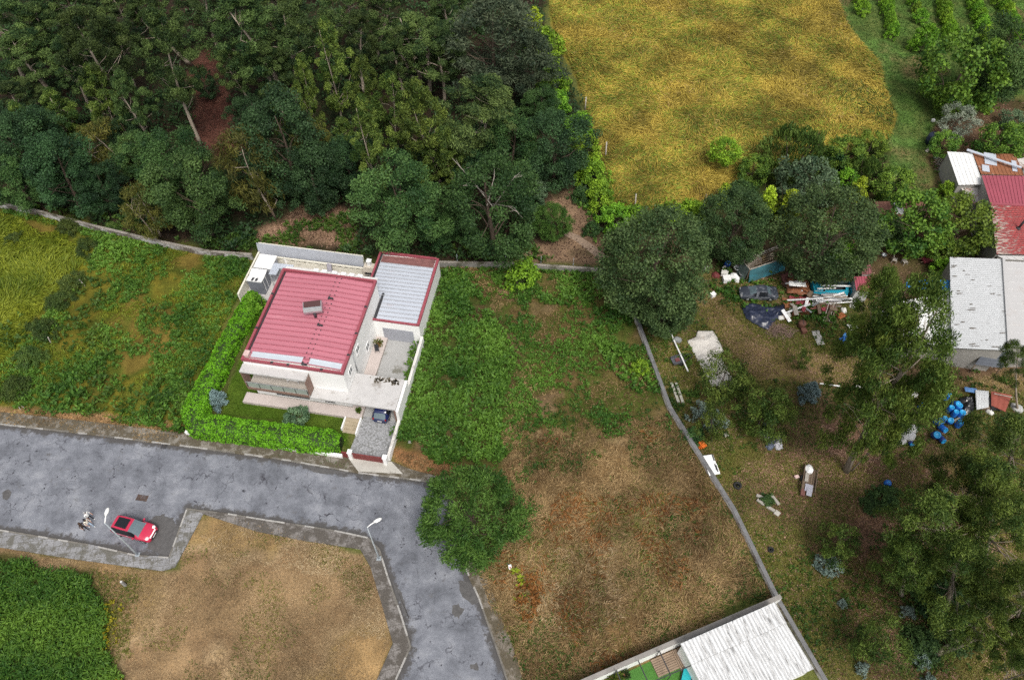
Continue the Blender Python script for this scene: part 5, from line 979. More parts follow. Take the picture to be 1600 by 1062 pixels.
def crumple(name, label, cat, pts, m, amp, seed, z=.12, step=.12, fq=1.3):
    """a cloth or plastic sheet thrown on the ground: a wrinkled skin over an outline"""
    P = poly(pts); o = sum(P, Vector()) / len(P); A = np.array([[p.x - o.x, p.y - o.y] for p in P]); lo, hi = A.min(0), A.max(0)
    xs = np.arange(lo[0], hi[0], step); ys = np.arange(lo[1], hi[1], step); X, Y = np.meshgrid(xs, ys); d = sdist(A, X.ravel(), Y.ravel())
    zz = np.array([sum(.5 ** k * (1 - abs(mnoise.noise(Vector((x * fq * 2 ** k + seed + 7 * k, y * fq * 2 ** k, seed))) * 1.6)) ** 2 for k in range(4)) * .6 for x, y in zip(X.ravel(), Y.ravel())])
    Z = z + amp * (np.abs(zz)) * np.clip(d / .5, 0, 1) + np.clip(d, -.3, 0) * .6
    idx = np.arange(X.size).reshape(X.shape); Q = np.stack([idx[:-1, :-1], idx[:-1, 1:], idx[1:, 1:], idx[1:, :-1]], -1).reshape(-1, 4); Q = Q[(d[Q] > -.12).all(1)]
    u = np.unique(Q); re = np.full(X.size, -1); re[u] = np.arange(len(u)); me = npmesh(name, np.stack([X.ravel(), Y.ravel(), Z], 1)[u], re[Q], mats=[m], smooth=True)
    ob = meshobj(name, me); ob.location = (o.x, o.y, 0); so_ = ob.modifiers.new('thick', 'SOLIDIFY'); so_.thickness = .03; return tag(ob, label, cat)
crumple('plastic_sheet', 'crumpled dark blue black plastic sheeting below the abandoned car', 'plastic sheet', [(1158, 478), (1175, 474), (1205, 480), (1225, 476), (1228, 492), (1212, 500), (1200, 516), (1185, 510), (1165, 498)], mat('black plastic', (.018, .024, .05), rough=.32, var=.3, spec=.6), .55, 3, fq=.7)
crumple('canvas_sheet', 'large off white canvas sheet spread on the grass by the diagonal wall', 'canvas', [(1074, 533), (1088, 527), (1090, 517), (1113, 517), (1120, 528), (1130, 548), (1124, 556), (1148, 600), (1148, 607), (1112, 603), (1098, 578)], mat('off white canvas', (.60, .57, .53), rough=.85, var=.08, scale=.9, stain=(.45, .40, .35), stain_amt=.4, stain_scale=1.2), .4, 8, fq=.45)
t = thing('brush_pile', 'heap of grey brown cut branches beside the green weeds', 'brush pile', G(1218, 518)); mb = MB()
for k in range(150): a = rg.uniform(0, 6.28); r0 = rg.random() ** .6 * 1.6; c = Vector((r0 * math.cos(a), r0 * .7 * math.sin(a), max(.05, .55 - r0 * .3) * rg.random())); d = Vector((rg.gauss(0, 1), rg.gauss(0, 1), rg.gauss(0, .25))).normalized() * rg.uniform(.3, .8); mb.beam(c - d, c + d, .03)
mb.build('branches', mat('dead branches', (.20, .135, .11), var=.3), t)
bent(G(1278, 528), 'pale grey slab of set cement beside the brush pile', (.9, 2.0), mat('set cement', (.46, .45, .43), var=.1, bump=.3), .1, 15, 'cement_slab', 'slab', amp=.06, z=.08)
t = thing('blue_tub', 'bright blue broken plastic tub on the grass under the eucalyptus', 'tub', G(1318, 532), .4); mb = MB(); mb.box((0, 0, .2), (.95, .5, .4), taper=1.15); mb.build('tub', M_drum, t, bevel=.05); mb = MB(); mb.box((.35, .4, .3), (.5, .3, .3), .5); mb.build('flap', mat('mid blue plastic', (.08, .25, .55), rough=.4), t)
t = thing('broken_crate', 'white and brown broken crate above the blue tub', 'crate', G(1331, 513)); mb = MB(); [mb.box((-.4 + k * .28, rg.uniform(-.1, .1), .3), (.2, .8, .06), .6 + rg.gauss(0, .1), rx=R(10)) for k in range(4)]; mb.build('slats', M_frame, t); mb = MB(); mb.box((0, 0, .12), (.9, .6, .2), .6); mb.build('base', mat('brown crate', (.13, .06, .04)), t)
plank((1046, 516), (1075, 580), 'long white pole lying by the diagonal wall under the oak', .14, M_frame, .15, .9, .1, 'pole', 'pole')
sack(G(1057, 532), 'grey crumpled bag beside the long white pole', .35, .6, .6, 61, mat('grey bag', (.22, .23, .23)))
t = thing('handcart', 'dark metal handcart frame under the long white pole', 'cart', G(1061, 565), .3); mb = MB(); mb.bx(-.9, .5, -.5, .5, .35, .42); mb.bx(-.9, .5, .45, .5, .42, .7); mb.bx(-.9, .5, -.5, -.45, .42, .7); mb.build('tray', mat('cart steel', (.09, .095, .11), rough=.5), t)
for s in (-1, 1): mb = MB(); mb.lathe((0, s * .58, .3), [(.12, -.05), (.3, -.04), (.3, .04), (.12, .05)], 14, Matrix.Rotation(R(90), 4, 'X')); mb.build('wheel', M_tyre, t)
mb = MB(); mb.beam((.5, -.3, .4), (1.4, -.25, .75), .05); mb.beam((.5, .3, .4), (1.4, .25, .75), .05); mb.beam((1.4, -.28, .75), (1.4, .28, .75), .05); mb.build('handle', M_dark, t); mb = MB(); mb.box((-.3, 0, .5), (.5, .4, .16)); mb.build('load', mat('red brown load', (.15, .05, .05)), t)
plank((1049, 598), (1060, 628), 'left one of two pale concrete posts lying by the diagonal wall', .28, mat('lichen concrete', (.32, .31, .27), var=.25), .1, .1, .18, 'concrete_post', 'post'); plank((1056, 598), (1067, 629), 'right one of two pale concrete posts lying by the diagonal wall', .28, mat('lichen concrete', (.32, .31, .27)), .1, .1, .18, 'concrete_post', 'post')
plank((1281, 599), (1312, 603), 'white pole lying between the blue spruce and the eucalyptus', .12, M_frame, .2, .3, .1, 'pole', 'pole')
sack(G(1342, 604), 'white plastic rag on the ground at the end of the white pole', .4, .3, .3, 62)
t = thing('orange_crates', 'stack of bright orange plastic crates by the diagonal wall', 'crates', G(1094, 697), .2); M_or = mat('orange plastic', (.62, .14, .02), rough=.5)
for k in range(3): mb = MB(); mb.box((.06 * k, -.05 * k, .12 + .22 * k), (.55, .7, .2), .15 * k); [mb.box((.06 * k + d, -.05 * k, .23 + .22 * k), (.05, .66, .02), .15 * k) for d in (-.18, 0, .18)]; mb.build('crate', M_or, t)
sack(G(1090, 672), 'small orange net in the dark weeds by the wall', .3, .3, .25, 63, M_or, 'net', 'net')
t = thing('upturned_table', 'white upturned table lying across the diagonal wall', 'table', G(1111, 726, .6), -.95 + math.pi / 2 - .6)
t.rotation_euler = (0, 0, math.atan2((G(1116, 743) - G(1104, 710)).y, (G(1116, 743) - G(1104, 710)).x)); t.location.z = .62
mb = MB(); mb.box((-.55, .05, 0), (1.1, 1.0, .06)); mb.box((.55, 0, .03), (1.15, 1.15, .06)); mb.build('top', M_frame, t)
for (x, y) in ((-.7, .45), (.35, .35), (.55, .42)): mb = MB(); mb.beam((x - .35, y, .12), (x + .35, y - .02, .12), .08); mb.build('leg', M_dark, t)
mb = MB(); mb.box((0, 0, .06), (.5, .5, .07), .5); tag(mb.build('paving_slab', mat('pale slab', (.42, .40, .36)), None, G(1134, 679)), 'single pale paving slab on the grass near the teal bush', 'slab')
t = thing('bagged_pile', 'ragged pile wrapped in white plastic beside dark rags', 'pile', G(1207, 690)); 
for k, (x, y, sx, m) in enumerate(((-.2, .7, .55, M_whitep), (.0, .1, .5, mat('dark rag', (.05, .055, .075), var=.4)), (.55, .25, .5, mat('grey rag', (.13, .13, .15), var=.5, scale=4)), (.45, -.5, .5, mat('light rag', (.42, .42, .45), var=.3, scale=4)), (-.4, -.55, .45, mat('blue grey rag', (.10, .12, .17), var=.3)))):
    bm = bmesh.new(); bmesh.ops.create_icosphere(bm, subdivisions=3, radius=1)
    for v in bm.verts: v.co *= 1 + mnoise.noise(v.co * 2.1 + Vector((k * 3, 0, 0))) * .35 + mnoise.noise(v.co * 5) * .15; v.co = Vector((v.co.x * sx + x, v.co.y * sx + y, max(-.1, v.co.z) * sx * 1.2))
    me = bpy.data.meshes.new('rag'); bm.to_mesh(me); bm.free(); me.materials.append(m); meshobj('rag', me, t)
o = G(1262, 752); t = thing('trailer', 'small timber trailer with a white bag and grey boards on it', 'trailer', o, R(70)); mb = MB()
for k in range(5): mb.bx(-1.4, 1.3, -.55 + k * .22, -.37 + k * .22, .42, .48)
mb.build('bed', M_wood, t); mb = MB(); mb.bx(-1.45, 1.35, -.66, -.6, .4, .85); mb.bx(-1.45, 1.35, .6, .66, .4, .85); mb.build('side_rail', M_wood, t)
mb = MB(); mb.bx(-1.4, -.6, -.45, .3, .5, .58); mb.bx(-1.9, -1.1, -.4, .1, .6, .66); mb.build('board_load', mat('lilac grey board', (.36, .36, .42), var=.1), t); mb = MB(); mb.bx(-.4, .6, .1, .45, .5, .66); mb.build('plank_load', M_woodp, t)
mb = MB(); mb.bx(-1.95, -1.2, .2, .6, .3, .5); mb.build('red_board', mat('dark red board', (.16, .07, .06)), t)
for s in (-.72, .72): mb = MB(); mb.lathe((0, s, .33), [(.1, -.08), (.33, -.06), (.33, .06), (.1, .08)], 14, Matrix.Rotation(R(90), 4, 'X')); mb.build('wheel', M_tyre, t)
sack(G(1264, 733, .5) + Vector((0, 0, -.05)), 'white plastic bag lying on the timber trailer', .5, .42, .4, 64, M_frame).location.z = .5
box_item(G(1244, 746), 'small pink white box beside the timber trailer', (.4, .3, .3), mat('pale pink box', (.62, .45, .42)), .3)
for k, (a, b, l) in enumerate((((1182, 773), (1195, 779), 'grey board on edge, upper left of the weedy plank frame'), ((1205, 773), (1217, 788), 'grey board forming the right side of the weedy plank frame'), ((1197, 790), (1210, 798), 'grey board forming the front of the weedy plank frame'), ((1183, 780), (1194, 788), 'dull board inside the left end of the weedy plank frame'))): plank(a, b, l, .3, mat('grey plank', (.30, .28, .25), var=.25), .12, .12, .16)
mb = MB(); mb.box((0, 0, .08), (.5, .5, .12), .8); tag(mb.build('paving_slab', mat('pale slab', (.42, .40, .36)), None, G(1214, 802)), 'pale paving slab below the weedy plank frame', 'slab')
tyre(G(1152, 759), 'dark tyre in the grass right of the diagonal wall', .42); tyre(G(1204, 859), 'small dark tyre in the grass near the lower wall', .3)
for k in range(16):
    px, py = rg.uniform(1226, 1318), rg.uniform(440, 498); m_ = (M_woodp, M_frame, M_rust, M_wood, M_scrapred, M_alu)[k % 6]; c = G(px, py); t = thing('scrap_board', 'short scrap board or sheet offcut tossed on the scrap heap', 'scrap', c, rg.uniform(0, 3.1), 'loose offcuts on the scrap heap')
    mb = MB(); w_, l_, h_ = rg.uniform(.12, .5), rg.uniform(.6, 1.8), rg.uniform(.35, .9); mb.box((0, 0, h_), (l_, w_, .05), rx=rg.gauss(0, .2), ry=rg.gauss(0, .22)); mb.build('board', m_, t); mb = MB(); mb.box((0, 0, h_ / 2 - .03), (l_ * .5, w_ * .7, h_ - .12)); mb.build('support', M_rust, t)
# drums and scrap under the right eucalypts
DR = [((1493, 640), 0.36, None, 'blue drum standing tallest behind the cluster with a pale label'), ((1481, 643), .30, None, 'blue drum left of the tallest one'), ((1498, 651), .36, None, 'drum with a flat light blue lid at the right of the cluster'), ((1488, 650), .30, None, 'blue drum between the flat lidded drum and the tall one'), ((1459, 661), .34, (25, 10), 'tilted blue drum at the left of the cluster'), ((1481, 661), .33, (20, -20), 'tilted blue drum pair in the middle of the cluster'), ((1493, 668), .34, (0, 0), 'blue drum at the lower right of the cluster'), ((1466, 668), .33, (60, 30), 'blue drum lying over with a pale end'), ((1457, 683), .40, (25, -10), 'large deep blue drum nearest the camera in the cluster'), ((1464, 683), .32, (70, 40), 'fallen blue drum touching the large deep blue one'), ((1471, 660), .28, None, 'small blue drum in the middle of the cluster'), ((1488, 633), .3, (30, 0), 'tilted blue drum at the back of the cluster'), ((1476, 623), .32, None, 'light blue drum at the far end of the cluster'), ((1437, 637), .33, None, 'blue drum seen through the eucalyptus leaves'), ((1412, 645), .33, None, 'blue drum furthest left under the eucalyptus')]
for (px, r, tl, l) in DR: drum(G(*px), l, r, .95 if tl is None else .85, tl, M_navy if 'deep' in l else M_drum)
t = thing('blue_ball', 'round blue barrel lying alone in the brown leaf litter', 'barrel', G(1385, 757)); mb = MB(); mb.lathe((0, 0, .0), [(.12, 0), (.3, .08), (.38, .3), (.3, .55), (.1, .64)], 16); mb.build('shell', M_drum, t); mb = MB(); mb.lathe((0, 0, .62), [(.1, 0), (.09, .05)], 10); mb.build('cap', M_lid, t)
for k, (px, sx, l) in enumerate(((((1418, 681)), .75, 'large pale grey sack in front of the white sack pile'), ((1427, 671), .55, 'white sack at the back right of the sack pile'), ((1408, 690), .5, 'grey sack at the lower left of the sack pile'), ((1416, 670), .4, 'small white sack at the back left of the sack pile'))): sack(G(*px), l, sx, sx * .8, sx * .9, 70 + k, M_whitep if k % 2 else mat('pale grey sack', (.48, .48, .48), var=.1))
drum(G(1421, 693), 'dark blue drum end sticking out under the pale grey sacks', .25, .4, (60, 0), M_navy)
crumple('plastic_sheet', 'glossy black plastic heap between blue drums and white corrugated sheet', 'plastic sheet', [(1497, 622), (1520, 618), (1523, 640), (1512, 650), (1500, 645)], mat('glossy black plastic', (.008, .008, .010), rough=.25, spec=.7), .9, 12)
bent(G(1513, 614), 'blue sheet lying over the black plastic heap', (1.3, .6), mat('mid blue sheet', (.10, .22, .45)), -.2, 21, z=.6, amp=.05)
P4 = [G(1524, 609, .8), G(1545, 611, .8), G(1545, 636, .5), G(1526, 640, .5)]; o = Vector((P4[0].x, P4[0].y, 0)); t = thing('corrugated_sheet', 'white and dark streaked corrugated sheet on the scrap row', 'metal sheet', o); mb = MB(); sheet(mb, *[p - o for p in P4], 8, .06, .03, 'sin'); mb.build('sheet', M_wsheet, t); mb = MB(); mb.box((.8, -1.2, .3), (1.2, 1.8, .3)); mb.build('support', M_wood, t)
P4 = [G(1549, 611, 1.0), G(1581, 617, 1.0), G(1571, 643, .8), G(1549, 633, .8)]; o = Vector((P4[0].x, P4[0].y, 0)); t = thing('red_van_roof', 'rust red vehicle bonnet panel with a pale stripe in the scrap row', 'panel', o); mb = MB(); sheet(mb, *[p - o for p in P4], 3, .03, .06, 'sin', 2); mb.build('panel', M_rebrown, t); mb = MB(); mb.beam(P4[0] - o + Vector((.1, -.35, .08)), P4[1] - o + Vector((-.1, -.35, .08)), .08, .03); mb.build('stripe', M_woodp, t); mb = MB(); c = (P4[0] + P4[2]) / 2 - o; mb.box((c.x, c.y, .35), (1.6, 1.3, .7)); mb.build('base', M_dark, t)
sack(G(1588, 638), 'grey and white rag heap at the right end of the scrap row', .7, .5, .5, 77, mat('grey white rag', (.35, .35, .34), var=.5, scale=5))
plank((1490, 657), (1512, 646), 'pale thin batten beside the light blue lidded drum', .1, M_woodp, .2, .5, .08); sack(G(1472, 672), 'brown and pink rag bundle between the lower blue drums', .5, .5, .4, 78, mat('pinkish rag', (.22, .12, .12), var=.5, scale=5))
sack(G(1428, 617), 'white torn bag under the eucalyptus above the drums', .5, .35, .3, 79); sack(G(1545, 645), 'pale bag hanging by the streaked corrugated sheet', .2, .4, .5, 80)
# brown court by the barn
for (px, l, rz) in (((1412, 412), 'pale wooden garden chair in the brown yard', .3), ((1396, 409), 'grey broken chair under the citrus trees', 1.2)):
    t = thing('garden_chair', l, 'chair', G(*px), rz); mb = MB(); [mb.bx(-.28 + k * .14, -.17 + k * .14, -.28, .28, .42, .46) for k in range(4)]; mb.build('seat', M_woodp, t); mb = MB(); [mb.bx(-.28 + k * .14, -.18 + k * .14, .24, .29, .46, 1.0) for k in range(4)]; mb.build('backrest', M_woodp, t)
    for sx in (-.26, .26):
        for sy in (-.26, .26): mb = MB(); mb.box((sx, sy, .2), (.06, .06, .43)); mb.build('leg', M_woodp, t)
t = thing('wheelbarrow', 'dark red wheelbarrow in the brown yard by the citrus', 'wheelbarrow', G(1446, 410), .2); mb = MB(); mb.box((0, 0, .45), (1.1, .75, .35), taper=1.2); mb.build('tray', mat('dark red steel', (.13, .02, .03)), t); mb = MB(); mb.lathe((.75, 0, .2), [(.05, -.05), (.2, -.04), (.2, .04), (.05, .05)], 12, Matrix.Rotation(R(90), 4, 'X')); mb.build('wheel', M_tyre, t)
for s in (-.3, .3): mb = MB(); mb.beam((.7, s * .3, .2), (-1.1, s, .6), .05); mb.build('handle', M_wood, t)
tub(G(1380, 401), 'small metal bowl on the bare brown yard', .3, .35, M_alu); tub(G(1455, 404), 'pale tub beside the dark red wheelbarrow', .3, .45, M_alu)
plank((1395, 392), (1420, 390), 'pale beam behind the garden chair under the citrus', .12, M_woodp, .5, .6)
# things along the grass strip
t = thing('water_tank', 'dark blue plastic water tank standing at the edge of the grass strip', 'tank', G(1453, 224)); mb = MB(); mb.lathe((0, 0, 0), [(.6, 0), (.75, .15), (.75, .6), (.8, .66), (.75, .72), (.75, 1.3), (.55, 1.6), (.25, 1.7)], 18); mb.build('shell', mat('blue black plastic', (.02, .028, .055), rough=.4), t); mb = MB(); mb.lathe((0, 0, 1.7), [(.25, 0), (.24, .1)], 12); mb.build('lid', M_dark, t)
plank((1447, 237), (1457, 228), 'pale board leaning by the dark blue water tank', .4, M_woodp, .2, .9, .05); box_item(G(1457, 190), 'small white box at the grass edge near the olive', (.4, .35, .4), M_frame)
plank((1438, 308), (1464, 308), 'pale rail at the end of the grass strip', .12, M_woodp, .9, .9); plank((1384, 312), (1390, 301), 'pale leaning stake behind the long brown shed', .1, M_woodp, .1, 1.3); plank((1401, 313), (1405, 304), 'dark leaning stake behind the long brown shed', .1, M_wood, .1, 1.3)
sack(G(1462, 247), 'grey rag by the dark water tank', .4, .3, .3, 85, mat('grey rag', (.13, .13, .15)))
t = thing('brush_pile', 'grey dead branch heap left of the white roofed shed', 'brush pile', G(1477, 263)); mb = MB()
for k in range(90): a = rg.uniform(0, 6.28); r0 = rg.random() ** .6 * 1.3; c = Vector((r0 * math.cos(a), r0 * math.sin(a), .6 * rg.random())); d = Vector((rg.gauss(0, 1), rg.gauss(0, 1), rg.gauss(0, .3))).normalized() * rg.uniform(.3, .9); mb.beam(c - d, c + d, .04)
mb.build('branches', mat('grey branches', (.20, .18, .16)), t)
# vineyard / field posts
for (b, tp, l) in (((992, 325), (994, 303), 'grey fence post at the lower left corner of the golden field'), ((1100, 321), (1104, 304), 'dark leaning fence post at the bottom edge of the golden field'), ((946, 247), (948, 222), 'thin fence post on the left edge of the golden field, halfway up'), ((914, 172), (916, 152), 'thin fence post on the left edge of the golden field, above the others'), ((1197, 316), (1197, 296), 'thin pale post under the grey green shrub')):
    B = G(*b); e = G(*tp, 1.9) - B; t = thing('fence_post', l, 'post', B); mb = MB(); mb.tube([(0, 0, -.05), e], [.10, .08], 7); mb.build('shaft', M_wood if 'dark' in l else M_woodp, t); mb = MB(); mb.lathe(e, [(.085, 0), (.05, .04)], 7); mb.build('top', M_woodp, t)
for k, px in enumerate(((715, 414), (790, 416), (845, 417), (895, 420))):
    B = G(*px); t = thing('wire_post', ('slim metal post on the back wall near the garage', 'slim metal post on the back wall behind the bright bush', 'slim metal post on the back wall right of the bright bush', 'slim metal post on the back wall near the earth path')[k], 'post', Vector((B.x, B.y, .8))); mb = MB(); mb.tube([(0, 0, 0), (0, 0, 1.1)], .03, 6); mb.build('shaft', M_galv, t); mb = MB(); mb.box((0, 0, .02), (.12, .12, .03)); mb.build('foot', M_galv, t)
# ================================================================ TREES AND SHRUBS
M_barkp = mat('pale eucalyptus bark', (.30, .25, .20), rough=.9, var=.3, scale=1.2, stretch=(2, 2, .3), stain=(.14, .09, .06), stain_amt=.5, stain_scale=1.0)
M_barkd = mat('dark bark', (.085, .062, .045), rough=.95, var=.3, scale=3)
M_deadw = mat('bare dead wood', (.36, .32, .28), rough=.9, var=.2)
LK = 1.6
LM = {
    'euc': leafmat('eucalyptus leaf', (.010, .026, .008), (.082, .122, .032), hue=.012, rnd=.35),
    'eucyoung': leafmat('young eucalyptus leaf', (.020, .044, .008), (.125, .172, .031), hue=.008, rnd=.2),
    'oak': leafmat('oak leaf', (.013, .035, .010), (.058, .108, .028), hue=.02),
    'dark': leafmat('dark laurel leaf', (.008, .022, .009), (.036, .076, .026), hue=.012),
    'holm': leafmat('holm oak leaf', (.015, .034, .011), (.062, .100, .032), hue=.01, rnd=.12),
    'pine': leafmat('pine needle', (.024, .060, .010), (.085, .150, .026), hue=.01, rnd=.1),
    'pineg': leafmat('grey pine needle', (.022, .038, .022), (.085, .110, .060), hue=.01),
    'feather': leafmat('feathery brown green leaf', (.030, .036, .008), (.110, .108, .022), hue=.008),
    'yard': leafmat('yard eucalyptus leaf', (.019, .042, .008), (.110, .152, .027), hue=.008, rnd=.12),
    'bright': leafmat('bright vine leaf', (.045, .105, .008), (.170, .300, .022), hue=.015, rnd=.2),
    'lime': leafmat('lime shoot leaf', (.09, .13, .008), (.28, .36, .025), hue=.01),
    'shoot': leafmat('upright shrub leaf', (.026, .055, .011), (.098, .150, .028), hue=.01, rnd=.1),
    'fruit': leafmat('citrus leaf', (.024, .060, .009), (.118, .190, .022), hue=.02, rnd=.2),
    'greyg': leafmat('grey green leaf', (.032, .064, .034), (.115, .175, .092), hue=.01),
    'olive': leafmat('olive leaf', (.075, .095, .070), (.22, .25, .19), hue=.01),
    'spruce': leafmat('blue needle', (.075, .115, .12), (.21, .285, .29), hue=.01),
    'teal': leafmat('blue gum leaf', (.065, .095, .08), (.19, .245, .215), hue=.01),
    'bramble': leafmat('bramble leaf', (.022, .042, .010), (.075, .105, .022), hue=.02),
}
DENSE = ('pine needle', 'holm oak leaf', 'blue needle', 'citrus leaf')
def crown_mesh(rng, R0, z0, z1, ncl, nl, L, Wd, droop, cr, prof, fill, lm, mode='leaf'):
    h = z1 - z0; lob = [(rng.integers(2, 6), rng.uniform(0, 6.28), rng.uniform(.06, .20)) for _ in range(3)]
    t = (np.arange(ncl) + rng.random(ncl)) / ncl; ang = np.arange(ncl) * 2.39996 + rng.normal(0, .35, ncl); lk = .35 if lm.name in DENSE else 1.0
    pr = {'round': lambda t: np.sqrt(np.clip(1 - (2 * t - 1) ** 2, 0, 1)) ** .8, 'dome': lambda t: np.clip(1 - t ** 2.2, 0.02, 1) ** .6, 'col': lambda t: np.clip(np.sin(np.pi * np.clip(t * .92 + .06, 0, 1)), 0, 1) ** .7,
          'cone': lambda t: np.clip(1 - t, .03, 1) ** .8, 'egg': lambda t: np.clip(np.sin(np.pi * np.clip(t, 0, 1) ** .7), 0, 1) ** .75 + .05}[prof]
    re = R0 * pr(t)
    for k, p, a in lob: re = re * (1 + lk * a * np.sin(k * ang + p + 3 * t))
    r = re * (fill + (1 - fill) * np.sqrt(rng.random(ncl)))
    c = np.stack([r * np.cos(ang), r * np.sin(ang), z0 + h * t], 1); crad = rng.uniform(*cr, ncl); per = np.maximum(4, (nl * crad ** 2 / (crad ** 2).sum()).astype(int))
    ci = np.repeat(np.arange(ncl), per); n = len(ci); q = unit(rng.normal(size=(n, 3))); rad = rng.random((n, 1)) ** .45
    C = c[ci] + q * rad * crad[ci][:, None] * ([.85, .85, 1.15] if droop in (.7, .5) and lm.name != 'yard eucalyptus leaf' else [1, 1, .8])
    out = unit(C - np.array([0, 0, z0 + h * .4]) * [1, 1, 1] + 1e-6)
    if mode == 'needle': D = q * .55 + out * .35 + rng.normal(size=(n, 3)) * .55 + [0, 0, .2 - droop]
    elif mode == 'shoot': D = rng.normal(size=(n, 3)) * .35 + [0, 0, 1] + out * .35
    elif droop >= .5: D = rng.normal(size=(n, 3)) * .55 + out * .2 + [0, 0, -droop * 1.3]
    else: D = rng.normal(size=(n, 3)) * .8 + out * .2 + [0, 0, -droop * .8]
    N_ = rng.normal(size=(n, 3)) * .42 + q * .6 + [0, 0, .75]
    if droop >= .5: N_ = rng.normal(size=(n, 3)) * .5 + q * .6 + [0, -.25, .45]
    s = rng.uniform(.65, 1.3, n); V, Q = leaves(C, D, N_, L * s, Wd * s, .05)
    ct = rng.normal(0, .24, ncl); tint = np.clip(.45 + ct[ci] + rng.normal(0, .22, n), 0, 1)
    return npmesh('crown', V, Q, np.repeat(tint, 4), [lm]), c
def trunk_mesh(rng, H, z0, z1, r0, cl, bark, limbs, curve=.4, stems=1, deadwood=0):
    mb = MB(); ends = []
    for s in range(stems):
        ph = rng.uniform(0, 6.28); off = Vector((0, 0, 0)) if stems == 1 else Vector((math.cos(s * 2.4), math.sin(s * 2.4), 0)) * .5
        pts = []; n = 9
        for i in range(n):
            f = i / (n - 1); pts.append(Vector((math.sin(f * 2.6 + ph) * curve * f, math.cos(f * 2.1 + ph) * curve * f, f * H * .93)) + off * (1 + f * 2.0))
        mb.tube(pts, [r0 * (1.25 if i == 0 else 1) * (1 - .86 * i / (n - 1)) for i in range(n)], 8); ends.append(pts)
    for k in range(limbs):
        c = Vector(cl[rng.integers(len(cl))]); pts = ends[k % stems]; zz = max(z0 * .6, c.z - (z1 - z0) * rng.uniform(.12, .35)) ; f = min(.9, max(.08, zz / (H * .93))); c = c * .8 + Vector((0, 0, c.z * .12)); a = pts[int(f * 8)].lerp(pts[min(8, int(f * 8) + 1)], f * 8 - int(f * 8))
        m = a.lerp(c, .5) + Vector((rng.normal() * .25, rng.normal() * .25, rng.uniform(-.1, .4))); rr = r0 * (1 - .86 * f) * .36 + .012; mb.tube([a, m, c], [rr, rr * .6, rr * .22], 5)
    if deadwood:
        mb.m = 1
        for k in range(deadwood):
            a = Vector((rng.normal() * .3, rng.normal() * .3, z0 + (z1 - z0) * .55)); d = Vector((rng.normal(), rng.normal() - .4, rng.uniform(.3, 1))).normalized(); L = (z1 - z0) * rng.uniform(.45, .62); b = a + d * L * .6; c = b + (d + Vector((rng.normal() * .5, rng.normal() * .5, .2))).normalized() * L * .5
            mb.tube([a, b, c], [.055, .04, .012], 5)
            for q in range(3): e = b.lerp(c, rng.random()); mb.tube([e, e + Vector((rng.normal(), rng.normal(), rng.uniform(-.2, .6))).normalized() * rng.uniform(.5, 1.2)], [.02, .008], 4)
    me = bpy.data.meshes.new('trunk'); me.from_pydata(mb.v, [], mb.f); me.materials.append(bark); me.materials.append(M_deadw); me.polygons.foreach_set('material_index', mb.mi); me.polygons.foreach_set('use_smooth', mb.sm); me.update(); return me
